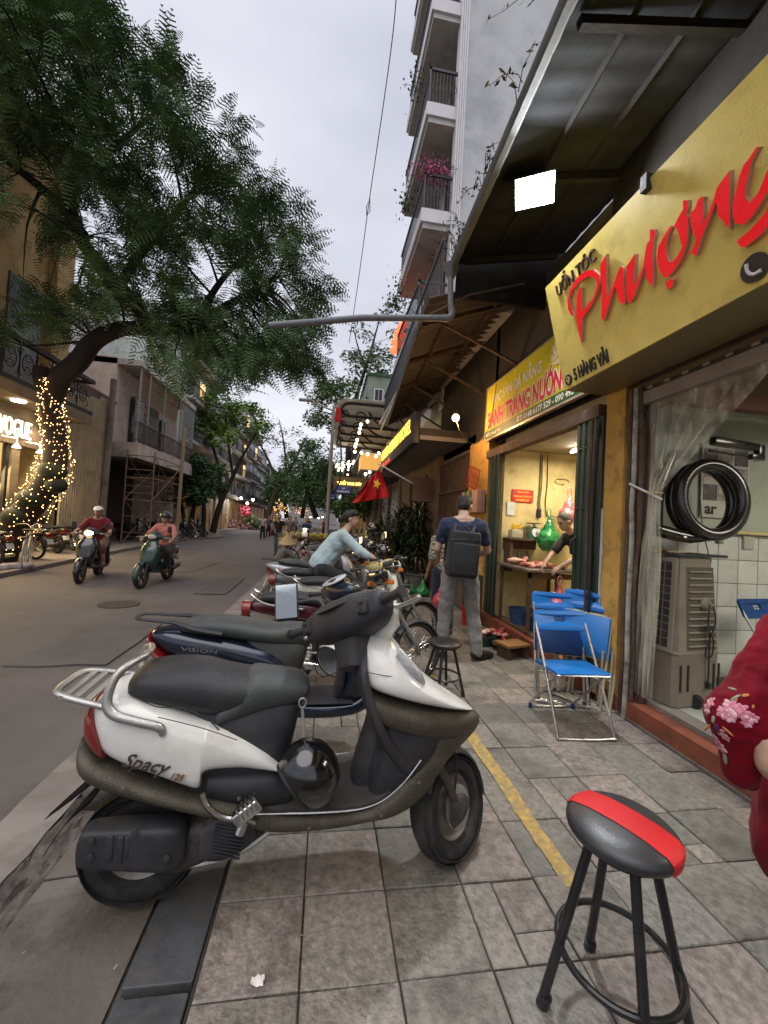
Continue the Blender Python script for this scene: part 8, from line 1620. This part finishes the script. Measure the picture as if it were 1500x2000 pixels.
def scale_(label, c, s=1.):
    t = thing('kitchen_scale', label, 'scale', c); c = np.array(c, float); gm = mat('green enamel', (.04, .16, .09), .35, coat=.3)
    b = MB(); b.prof([(-.09, 0, -.06, 0, .05, 5), (-.09, .0, .09, .0, .07, 5), (-.085, .09, .085, .09, .065, 5), (-.06, .16, .06, .16, .05, 5), (-.02, .18, .02, .18, .02, 3)][1:], N=20, sub=3); b.v = [q*s @ rot('z', 0).T+c for q in b.v]; b.build('body', gm, t, world=True)
    b = MB(); b.lathe([(.0, .012), (.062*s, .012), (.068*s, .006), (.068*s, 0)], c+(0, -.068*s, .09*s), R=aim((0, -1, .1)), n=26); b.build('dial', white_w, t, world=True)
    b = MB(); b.box(c+(0, -.084*s, .09*s), (.012*s, .003, .07*s), R=rot('y', .3)); b.box(c+(0, -.083*s, .085*s), (.03*s, .003, .03*s), R=rot('y', .78)); b.build('pointer', mat('olive mark', (.10, .10, .03), .5), t, world=True)
    b = MB(); b.lathe([(.02*s, .18*s), (.02*s, .215*s), (.10*s, .22*s), (.115*s, .235*s), (.11*s, .235*s), (.0, .225*s)], c, n=22); b.build('pan', steel, t, world=True); return t
scale_('green dial scale on the meat shop shelf', (3.05, 5.47, 1.385)); scale_('green dial scale standing on the pavement before the hotel', (1.80, 8.35, 0), .9)
yb_ = thing('basket', 'clear box of yellow packets on the meat shop shelf', 'box', (2.77, 5.48, 1.39)); MB().rbox((2.77, 5.48, 1.45), (.17, .14, .12), .01).build('box', mat('cloudy plastic', (.45, .40, .28), .4), yb_, world=True)
for k in range(7): MB().rbox((2.71+.02*k, 5.47, 1.53+random.uniform(-.01, .02)), (.018, .03, .11), .008, R=rot('y', random.uniform(-.2, .2))).build('packet', mat('yellow packet', (.65, .42, .03), .4), yb_, world=True)
for x_ in (2.85, 2.98):
    o = MB().lathe([(0, 0), (.03, 0), (.032, .1), (.015, .15), (.014, .18), (0, .18)], (x_, 5.50, 1.02), n=14).build('bottle', mat('glass bottle', (.06, .09, .05), .15), None); tag(o, 'small bottle behind the meat, %s one' % ('left' if x_ < 2.9 else 'right'), 'bottle')
ns = thing('notice_board', 'red plate with yellow lettering on the meat shop wall', 'sign', (2.83, 5.60, 2.05)); nA = onY(1001, 955, 5.6); nB = onY(1041, 981, 5.6)
b = MB(); b.bb((nA[0], 5.60, nB[2]-.01), (nB[0], 5.618, nA[2]+.0)); b.build('plate', mat('notice red', (.58, .02, .015), .4, bump=0), ns, world=True)
yl_ = mat('notice yellow', (.80, .60, .06), .5, bump=0); wN = nB[0]-nA[0]; hN = nA[2]-nB[2]+.01
for k, s_ in enumerate(('HỘ GIA ĐÌNH', 'THAM GIA TỔ LIÊN GIA', 'AN TOÀN PCCC')):
    ww = (.55, .88, .62)[k]*wN; text(s_, .05, yl_, (nA[0]+(wN-ww)/2, 5.598, nA[2]-hN*(.30+.31*k)), (1, 0, 0), (0, 0, 1), .002, 'lettering', ns, fit=(ww, hN*.2), bold=.001)
o = MB().bb((2.68, 5.60, 1.72), (2.80, 5.615, 1.92)).build('payment_card', mat('white card', (.62, .62, .6), .4, bump=0)); tag(o, 'plain white card fixed under the red notice', 'card')
pl_g = mat('green plastic bag', (.03, .30, .08), .25, var=.3, scale=9, bump=.8, bscale=25, spec=.8, trans=.25); pl_p = mat('pink plastic bag', (.62, .16, .20), .28, var=.4, scale=12, bump=.8, bscale=25, spec=.8, dirt=((.55, .04, .06), .7), dscale=6); pl_r = mat('red tinted bag', (.55, .06, .08), .25, var=.4, scale=12, bump=.8, bscale=30, spec=.9, dirt=((.7, .35, .35), .7), dscale=9)
def bag(label, top, h_, w_, m_, handles=True, cat='bag', seed=0):
    t = thing('plastic_bag', label, cat, (top[0], top[1], top[2]-h_)); T_ = np.array(top, float)
    pr = [('e', T_-(0, 0, h_*.70), (w_*.5, w_*.42, h_*.30)), ('c', T_-(0, 0, h_*.62), T_-(0, 0, h_*.25), w_*.42, w_*.16), ('c', T_-(0, 0, h_*.3), T_-(0, 0, .02), w_*.17, w_*.06)]
    blob('bag', pr, .010, m_, t, sm=2, disp=.045, world=True)
    if handles: b = MB(); b.tube([T_+(-.02, 0, -.03), T_+(-.03, .0, .05), T_+(.0, 0, .09), T_+(.03, 0, .05), T_+(.02, 0, -.03)], .007, 6, sub=3); b.build('handles', m_, t, world=True)
    return t
bag('big green plastic bag hanging beside the butcher', onY(1072, 1012, 5.3)+(0, 0, .05), .52, .34, pl_g)
bag('pink bag hanging from the ceiling behind the butcher', onY(1112, 965, 5.2), .42, .26, pl_p)
bag('crumpled pink bag hanging under the meat counter', (2.98, 4.66, .86), .42, .30, pl_p)
bag('red tinted bag of meat hanging from the hand of the checked-shirt person', (1.62, 5.20, .80), .46, .26, pl_r)
bag('green plastic bag standing on the pavement before the hotel step', (2.12, 8.2, .36), .38, .30, pl_g, seed=3)
bag('small green bag lying beside the pavement scale', (1.95, 8.5, .2), .22, .22, pl_g)
bag('pale grey sack leaning at the hotel planter', (1.75, 8.9, .6), .6, .42, mat('grey sack', (.32, .33, .32), .5, bump=.8, bscale=25))
def tub(label, c, r_, h_, m_, cat='tub'):
    t = thing('plastic_tub', label, cat, c); MB().lathe([(0, .01), (r_*.8, .0), (r_, h_), (r_*1.06, h_), (r_*1.06, h_-.012), (r_*1.02, h_-.012), (r_*.83, -.004), (0, -.004)][::-1], c, n=28).build('tub', m_, t, world=True); return t
tub('large blue tub on the floor under the meat counter', (2.86, 4.82, .19), .19, .20, mat('blue tub', (.02, .06, .15), .5)); tub('blue tub behind the first tub under the counter', (2.80, 5.22, .19), .19, .22, mat('blue tub')); tub('dark green basin on the pavement by the meat shop step', (2.12, 4.95, 0), .16, .13, mat('green basin', (.015, .05, .035), .5)); tub('red bucket standing behind the man in grey trousers', (2.30, 5.9, 0), .14, .32, mat('red bucket', (.42, .02, .015), .4), 'bucket'); tub('dark red bowl on the pavement by the hotel step', (2.35, 9.4, .0), .22, .16, mat('red bowl', (.25, .015, .02), .4), 'bowl')
for i in range(3): meat((2.08+.06*i, 4.95+.04*(i-1), .15), (.07, .05, .03), me_f, 'pale offal piece in the green basin', 'offal in the green basin')
cb = thing('chopping_block', 'round wooden chopping block with raw meat on the pavement', 'block', (2.30, 4.95, 0)); MB().lathe([(0, 0), (.20, 0), (.21, .03), (.20, .07), (0, .07)], (2.33, 5.0, .0), n=24).build('block', wood_dk, cb, world=True)
for i in range(8): meat((2.26+.16*r.rand(), 4.92+.18*r.rand(), .11+.03*(i % 2)), (.07, .045, .03), (me_r, me_p, me_r)[i % 3], 'chunk of raw red meat on the low chopping block', 'meat chunks on the block')
b = MB(); b.rbox((2.34, 4.72, .08), (.36, .20, .03), .005, R=rot('z', -.3)); o = b.build('cutting_board', wood_dk); tag(o, 'dark cutting board leaning over the block edge with red scraps', 'board')
for i in range(2): meat((2.40-.08*i, 4.72, .11), (.05, .035, .02), me_r, 'small red meat scrap on the dark cutting board', 'scraps on the cutting board')
cx = thing('cardboard_box', 'pinkish cardboard box with green bands hung on the grille side', 'box', (2.42, 6.1, 1.9)); cA = onX(923, 958, 2.40); cB = onX(968, 992, 2.40)
MB().rbox((2.42, 6.35, 1.93), (.14, .72, .36), .006).build('carton', mat('pink cardboard', (.50, .28, .18), .7), cx, world=True)
for y_ in (6.22, 6.44): MB().bb((2.345, y_, 1.752), (2.35, y_+.12, 2.108)).build('green_band', mat('carton green', (.04, .16, .04), .6), cx, world=True)
rbk = thing('wire_basket', 'red wire basket hung on the ochre pier', 'basket', (2.42, 6.3, 2.3)); b = MB()
for k in range(8): b.tube([(2.44, 6.08+.07*k, 2.15), (2.40, 6.08+.07*k, 2.16), (2.40, 6.08+.07*k, 2.52)], .007, 5)
for z_ in (2.18, 2.26, 2.34, 2.42, 2.50): b.tube([(2.40, 6.06, z_), (2.40, 6.60, z_)], .007, 5)
b.v = [((q-np.array([2.4, 6.33, 2.33])) @ rot('x', .3).T)+np.array([2.4, 6.33, 2.33]) for q in b.v]; b.build('wires', mat('red wire', (.35, .03, .02), .5), rbk, world=True)
# ================================================================ flag, hotel canopies, strings of bulbs
fg = thing('flag', 'red flag with a yellow star hanging folded from a pole at the hotel front', 'flag', (1.9, 9.5, 2.5)); flm = mat('red flag cloth', (.42, .006, .010), .75, var=.15, bump=.3, bscale=12)
nu, nv = 26, 18; V = []; fA = onY(742, 912, 9.0)
for j in range(nv+1):
    v = j/nv
    for i in range(nu+1):
        u = i/nu; x_ = fA[0]-.10-.50*u*(.35+.65*v)+.28*v*(1-u); z_ = fA[2]-.05-.62*v-.30*u+.10*u*v; y_ = 9.0+.08*math.sin(u*9+v*2.)+.05*math.sin(u*17-v*3); V.append((x_+.10*(1-u)+.0*v, y_, z_))
raw('cloth', V, [(j*(nu+1)+i, (j+1)*(nu+1)+i, (j+1)*(nu+1)+i+1, j*(nu+1)+i+1) for j in range(nv) for i in range(nu)], flm, fg, world=True, flat=False, angle=180)
sc0 = onY(736, 945, 8.86); b = MB(); b.poly([sc0+np.array([(.13 if k % 2 == 0 else .055)*math.sin(math.pi*k/5+.25)*.75, 0, (.13 if k % 2 == 0 else .055)*math.cos(math.pi*k/5+.25)]) for k in range(10)], (0, -1, 0), .006); b.build('star', mat('star yellow', (.75, .48, .04), .6), fg, world=True)
b = MB(); b.tube([(2.5, 9.05, 2.2), (fA[0]-.05, 9.02, fA[2]+.08)], .016, 8); b.build('pole', white_w, fg, world=True)
o = MB().rbox((2.2, 8.95, 2.3), (.5, .1, .55), .05).build('covered_machine', mat('brown cloth cover', (.11, .07, .05), .8, bump=.6, bscale=15)); tag(o, 'brown cloth bundle hanging on the hotel wall behind the flag', 'bundle')
sg = mat('canopy glass', (.55, .58, .60), .3, alpha=.75, bump=.05)
def tlt(b, yc):
    for q in b.v: q[:, 2] -= .48*(q[:, 1]-yc)
    return b
for k in range(5):
    y_ = 13.8+1.5*k; t = thing('scroll_canopy', '%s of the five glass canopies with black iron scrolls, counted from the hotel' % ('nearest', 'second', 'third', 'fourth', 'farthest')[k], 'canopy', (2.6, y_, 5.2), group='scrolled glass canopies')
    z_ = 5.42; V = [(2.7, y_-.6, z_+.1), (2.7, y_+.6, z_+.1)]; th = np.linspace(math.pi/2, 3*math.pi/2, 15); P_ = [(.55+.42*math.cos(a), y_+.42*math.sin(a), z_) for a in th]
    b = MB(); b.poly([(2.7, y_+.42, z_+.05)]+P_+[(2.7, y_-.42, z_+.05)], (0, 0, 1), .015); tlt(b, y_).build('glass', sg, t, world=True)
    b = MB(); b.tube([(2.7, y_+.3, z_-.05)]+[(.65+.3*math.cos(a), y_+.3*math.sin(a), z_-.05) for a in th]+[(2.7, y_-.3, z_-.05)], .04, 6); b.tube([(2.7, y_, z_-.65), (1.9, y_, z_-.55), (1.5, y_, z_-.32), (1.3, y_, z_-.08)], .035, 6, sub=3)
    b.tube([(1.0+.22*(1-s_/9)*math.cos(s_), y_, z_-.28+.22*(1-s_/9)*math.sin(s_)) for s_ in np.linspace(0, 8, 16)], .022, 5); b.tube([(.45+.16*(1-s_/9)*math.cos(s_), y_, z_-.22+.16*(1-s_/9)*math.sin(s_)) for s_ in np.linspace(0, 8, 14)], .02, 5); tlt(b, y_).build('scroll_bracket', iron, t, world=True)
sl_ = thing('string_lights', 'string of round white bulbs hanging in a loop under the scroll canopies', 'lights', (1.5, 13, 4)); pts = [(718, 822), (705, 828), (703, 836), (702, 844), (698, 858), (696, 865), (694, 871), (693, 881), (706, 883), (718, 886), (734, 890), (740, 884), (722, 921), (714, 925)]
gbm = glow('festoon bulb', (1, .80, .50), 9); W3 = [onY(px_, py_, 12.8) for px_, py_ in pts]
b = MB(); b.tube(W3[:12], .006, 4); b.build('wire', black_m, sl_, world=True)
for p in W3: MB().ell(p-np.array([0, 0, .02]), (.045, .045, .05), n=10, m=6).build('bulb', gbm, sl_, world=True)
o = blob('red_bow', [('e', onY(661, 805, 13.4), (.10, .06, .20)), ('e', onY(660, 818, 13.4), (.13, .06, .12))], .02, mat('red ribbon', (.5, .01, .02), .6), None, disp=.04); tag(o, 'red ribbon bow tied on the second scroll canopy tip', 'ribbon')
ln = glow('red lantern glow', (1, .10, .03), 2.2)
for i, (px_, py_) in enumerate(((783, 640), (777, 652), (785, 655), (772, 668), (780, 672), (770, 684), (789, 634), (776, 662))):
    o = MB().ell(onY(px_, py_, 12.3), (.13, .13, .12), n=14, m=8).build('lantern', ln); tag(o, 'small glowing red lantern in the cluster above the awning edge', 'lantern', 'red lanterns')
rs_ = thing('restaurant_sign', 'glowing yellow restaurant name at the street corner', 'sign', (1.2, 22.5, 3.8)); a0 = onY(658, 946, 22.0); a1 = onY(706, 944, 22.0)
text('TUYẾT NAM GIÁP', .4, glow('sign yellow glow', (1, .66, .14), 2.4), a0, (1, 0, .0), (0, 0, 1), .03, 'lettering', rs_, fit=(a1[0]-a0[0], .26), bold=.01)
b = MB(); b.bb((a0[0]-.2, 22.06, a0[2]-.15), (2.7, 22.12, a0[2]+.45)); b.build('board', mat('dark board', (.05, .04, .02), .6), rs_, world=True)
for i, (px_, py_) in enumerate(((660, 905), (670, 902), (682, 900), (692, 899), (664, 912), (672, 908), (684, 906), (668, 918), (680, 917), (679, 926))):
    o = MB().tube([onY(px_, py_, 21.5), onY(px_-(4 if i < 7 else 0), py_+(8 if i < 7 else 2), 21.5)], .05, 6).build('festive_light', glow('festive glow', (1, .78, .35), 6)); tag(o, 'short warm light tube hung before the corner restaurant', 'light', 'restaurant lights')
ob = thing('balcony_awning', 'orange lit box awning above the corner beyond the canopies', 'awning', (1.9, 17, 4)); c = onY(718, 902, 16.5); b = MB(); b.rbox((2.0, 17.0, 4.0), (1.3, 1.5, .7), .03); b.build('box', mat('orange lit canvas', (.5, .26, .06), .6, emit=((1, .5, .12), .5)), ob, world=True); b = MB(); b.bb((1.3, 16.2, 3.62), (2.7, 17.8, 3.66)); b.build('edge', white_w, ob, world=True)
lamp('corner_glow', 'POINT', (1.2, 20, 4.2), 35, (1, .68, .3), .4)
bsn = mat('street sign blue', (.035, .05, .30), .4, bump=0); wsn = mat('street sign white', (.75, .75, .78), .4, bump=0)
def ssign(label, a, b_, Y_, lines, z=0):
    t = thing('street_sign', label, 'sign', onY(a[0], a[1], Y_)); p = onY(a[0], a[1], Y_); q_ = onY(b_[0], b_[1], Y_); w = q_[0]-p[0]; h_ = p[2]-q_[2]
    MB().rbox(((p[0]+q_[0])/2, Y_, (p[2]+q_[2])/2), (w, .03, h_), .01).build('plate', bsn, t, world=True)
    for k, (s_, f0, f1, zz, hh) in enumerate(lines): text(s_, .1, wsn, (p[0]+w*f0, Y_-.017, q_[2]+h_*zz), (1, 0, 0), (0, 0, 1), .004, 'lettering', t, fit=(w*(f1-f0), h_*hh), bold=.004)
ssign('blue street name plate under the restaurant sign', (656, 949), (685, 965), 20.5, (('PHỐ', .42, .62, .66, .2), ('THUỐC BẮC', .08, .92, .16, .34)))
ssign('smaller blue street name plate beside the lamp post', (644, 962), (654, 977), 18, (('PHỐ', .3, .7, .62, .16), ('HÀNG VẢI', .1, .9, .2, .28)))
lpz = thing('street_lamp', 'tall grey street lamp post with its arm reaching left over the street', 'street lamp', (.28, 17.5, 0)); lb_ = onZ(640, 1018, 0)
b = MB(); x0 = onY(645, 920, 17.5)[0]; b.tube([(x0, 17.5, -.05), (x0, 17.5, 3), (x0, 17.5, 6.5)], [.10, .085, .06], 12); b.build('pole', mat('grey lamp paint', (.28, .27, .25), .5), lpz, world=True)
e1_ = onY(592, 781, 17.5); b = MB(); b.tube([(x0, 17.5, 6.3), (x0-.5, 17.5, 6.45), e1_+(.35, 0, 0)], .04, 8, sub=3); b.build('arm', MATS['grey lamp paint'], lpz, world=True); b = MB(); b.rbox(e1_+(.12, 0, 0), (.6, .2, .10), .04, R=rot('y', -.02)); b.build('lamp_head', MATS['grey lamp paint'], lpz, world=True)
b = MB(); b.tube([(x0+.35, 17.6, 5.2), (x0+.45, 17.6, 4.2), (x0+.42, 17.6, 3.2), (x0+.1, 17.55, 2.6)], .035, 5, sub=4); b.build('hanging_cable', black_m, lpz, world=True)
oc_ = thing('overhead_cable', 'single black cable hanging over the street with a clamp halfway', 'cable', (0, 6, 9)); Pc = [onY(776, -60, 5.), onY(768, 60, 6.0), onY(745, 230, 8.5), onY(720, 400, 12), onY(701, 540, 17), onY(682, 670, 26)]
b = MB(); b.tube(Pc, [.008, .009, .011, .014, .017, .022], 5, sub=5); b.build('cable', black_m, oc_, world=True); b = MB(); b.tube([Pc[3]+(.03, 0, .2), Pc[3]+(-.06, 0, -.05), Pc[3]+(-.04, 0, -.35), Pc[3]+(.05, 0, -.2)], .014, 5, closed=True); b.build('clamp', black_m, oc_, world=True)
def bush(label, c, rad, n, m_, leaf, cat='plant', seed=1, name='balcony_plant'):
    r = np.random.RandomState(seed); t = thing(name, label, cat, c); q = r.normal(0, 1, (n, 3))*np.array(rad)+np.array(c); u = r.normal(0, 1, (n, 3)); u /= np.linalg.norm(u, axis=1)[:, None]; w = r.normal(0, 1, (n, 3)); w -= u*(u*w).sum(1)[:, None]; w /= np.linalg.norm(w, axis=1)[:, None]
    s_ = leaf*r.uniform(.6, 1.3, (n, 1)); V = np.stack([q-u*s_, q-w*s_*.6, q+u*s_, q+w*s_*.6], 1).reshape(-1, 3); raw('leaves', V, np.arange(4*n).reshape(-1, 4), m_, t, world=True, flat=True)
    b = MB()
    for k in range(9): e = q[k*7 % n]; b.tube([np.array(c)-(0, 0, rad[2]), (np.array(c)+e)/2, e], .006, 4, sub=2)
    b.build('stems', bark, t, world=True, kind='stuff'); return t
bush('pink flowers over the railing of the hotel balcony', (2.1, 9.3, 10.15), (.25, .15, .10), 420, mat('pink blossom', (.42, .10, .20), .7, var=.4), .04, 'flowers', 1, 'flower_box')
bush('twiggy plant sticking out of the upper left balcony edge', (1.72, 10.2, 13.3), (.16, .2, .22), 60, lf_fic, .05, seed=2); bush('twiggy plant at the middle balcony edge', (1.66, 10.4, 10.2), (.14, .2, .25), 70, lf_fic, .05, seed=3); bush('twiggy plant at the lower balcony edge', (1.62, 10.9, 7.9), (.14, .25, .3), 120, lf_fic, .05, seed=4); bush('sprawling dry plant behind the lowest balcony rail', (2.1, 9.4, 7.3), (.3, .3, .3), 160, leafm('dry leaf', (.16, .15, .08), (.10, .12, .05)), .03, seed=5)
fc = thing('fruit_bicycle', 'bicycle loaded with two flat baskets of fruit in the street', 'bicycle', (-.7, 12.4, -.09)); fbx = [(-.95, 12.4), (-.15, 12.5)]
for x_ in (-1.05, .02): b = MB(); b.tube([(x_+.32*math.cos(a), 12.45, .25+.32*math.sin(a)) for a in np.linspace(0, 6.2832, 31)[:-1]], .02, 6, closed=True); b.build('wheel', rubber, fc, world=True)
b = MB(); b.tube([(-1.05, 12.45, .25), (-.6, 12.45, .3), (-.75, 12.45, .75), (-1.05, 12.45, .25)], .016, 6); b.tube([(-.72, 12.45, .68), (-.1, 12.45, .75), (.02, 12.45, .25)], .016, 6); b.build('frame', rust, fc, world=True)
for k, (x_, y_) in enumerate(fbx):
    t = thing('fruit_basket', '%s flat basket heaped with fruit on the bicycle' % ('left' if k == 0 else 'right'), 'basket', (x_, y_, .85)); MB().lathe([(0, 0), (.30, 0), (.40, .12), (.42, .12), (.42, .10), (.32, -.02), (0, -.02)], (x_, y_, .82), n=24).build('basket', mat('wicker', (.24, .15, .07), .8, bump=.8, bscale=60), t, world=True)
    r = np.random.RandomState(40+k)
    for i in range(26): MB().ell((x_+r.uniform(-.28, .28), y_+r.uniform(-.25, .25), .95+r.uniform(0, .10)), (.05, .05, .05), n=8, m=5).build('fruit', mat('yellow fruit', (.5, .4, .06), .5) if (i+k) % 3 else mat('pale fruit', (.5, .42, .3), .5), t, world=True)
o = MB().rbox((-1.05, 12.05, .78), (.55, .06, .26), .02).build('crate', mat('beige crate', (.42, .34, .22), .6)); tag(o, 'beige box hung on the near side of the fruit bicycle', 'crate')
fr = thing('cloth_bundle', 'yellow and white flowered cloth bundle in front of the woman on the motorbike', 'bundle', (.75, 5.75, .85)); blob('bundle', [('e', (.78, 5.75, .84), (.17, .13, .10)), ('e', (.98, 5.8, .90), (.12, .10, .08))], .014, mat('flowered cloth', (.55, .52, .22), .8, var=.5, scale=16, dirt=((.5, .08, .06), .6), dscale=10), fr, disp=.03, world=True)
r = np.random.RandomState(77); lm = mat('litter paper', (.55, .50, .46), .8)
def scrap(label, p, s, m_, name='litter'):
    n = 5; V = [(p[0]+s*(i/(n-1)-.5)+r.uniform(-.2, .2)*s*.3, p[1]+s*.7*(j/(n-1)-.5)+r.uniform(-.2, .2)*s*.3, p[2]+r.uniform(0.002, .35)*s) for i in range(n) for j in range(n)]; o = raw(name, V, [(i*n+j, (i+1)*n+j, (i+1)*n+j+1, i*n+j+1) for i in range(n-1) for j in range(n-1)], m_, None, flat=False, angle=60); return tag(o, label, 'litter')
scrap('crumpled white tissue on the tiles at the bottom left', (-.129, 1.352, .002), .04, mat('white tissue', (.75, .68, .66), .8)); scrap('orange brown chip of litter at the scooter front tyre', onZ(868, 1682, 0), .035, mat('orange chip', (.28, .11, .05), .7))
b = MB();
for _ in range(150):
    x_, y_ = r.uniform(-1.0, 2.4), r.uniform(1.0, 6.5); s = r.uniform(.004, .014); a = r.uniform(0, 6.28); z_ = .004 if x_ > -.33 else -.045+(x_+1.06)*.085+.04*(x_ > -.56)
    b.box((x_, y_, z_ if x_ > -.33 else max(z_, -.056+(x_+1.06)*.085)+.004), (s, s*.3, .002), R=rot('z', a) @ rot('y', .2))
o = b.build('leaf_scraps', mat('straw scrap', (.38, .30, .2), .8, rand=.3)); tag(o, 'tiny straw and leaf scraps scattered over the pavement', 'scraps', kind='stuff')
o = blob('trash_bags', [('e', (-6.95+.10*k, 9.9+.2*(k % 3), .06), (.13, .14, .09)) for k in range(3)], .03, mat('pale rubbish bag', (.36, .32, .32), .5, bump=.8, bscale=20), None, disp=.08); tag(o, 'pale rubbish bags slumped behind the bicycle wheel', 'rubbish')
for i, (px_, py_, c_) in enumerate(((471, 973, (1, 1, .95)), (494, 976, (1, 1, .95)), (483, 983, (1, .9, .7)))):
    o = MB().ell(onY(px_, py_, 46), (.13, .13, .13), n=10, m=6).build('stall_lamp', glow('stall lamp', (1, .97, .85), 16)); tag(o, '%s bright lamp over the far flower stall' % ('left', 'right', 'lower')[i], 'lamp', 'stall lamps')
bush('heap of pink and white goods at the far left stall', onY(455, 1030, 46)+(0, 0, .2), (1.0, .6, .35), 500, mat('pink goods', (.42, .22, .24), .7, var=.6), .14, 'goods', 11, 'stall_goods'); bush('green plants piled at the far left stall', onY(490, 1028, 47)+(0, 0, .3), (.9, .6, .4), 600, lf_mid, .14, 'plant', 12, 'stall_plants'); bush('red hanging ornaments at the far stall', onY(480, 1000, 46), (.35, .4, .3), 260, mat('red ornaments', (.4, .03, .08), .6), .1, 'ornaments', 13, 'ornaments')
lamp('stall_light', 'POINT', onY(482, 980, 45), 220, (1, .95, .85), .3)
bush('warm glowing shop display at the far street bend', onY(545, 990, 62), (.8, .5, .6), 80, glow('warm display', (1, .5, .13), 2.2), .10, 'display', 14, 'shop_display'); bush('warm glowing display beyond the dark tree', onY(592, 995, 75), (.7, .5, .5), 60, glow('warm display', (1, .5, .13), 2.2), .10, 'display', 15, 'shop_display')
for i, (px_, py_) in enumerate(((622, 1012), (630, 1010), (638, 1013), (583, 1001), (606, 1010))):
    o = MB().ell(onY(px_, py_, 85), (.16, .12, .13), n=8, m=5).build('headlamp', glow('far headlamp' if i != 3 else 'far red lamp', (1, .95, .85) if i != 3 else (1, .05, .05), 12)); tag(o, 'distant vehicle light at the end of the street, %s' % ('first by the pole', 'second by the pole', 'third by the pole', 'the red one', 'left of the pole')[i], 'light', 'distant lights')
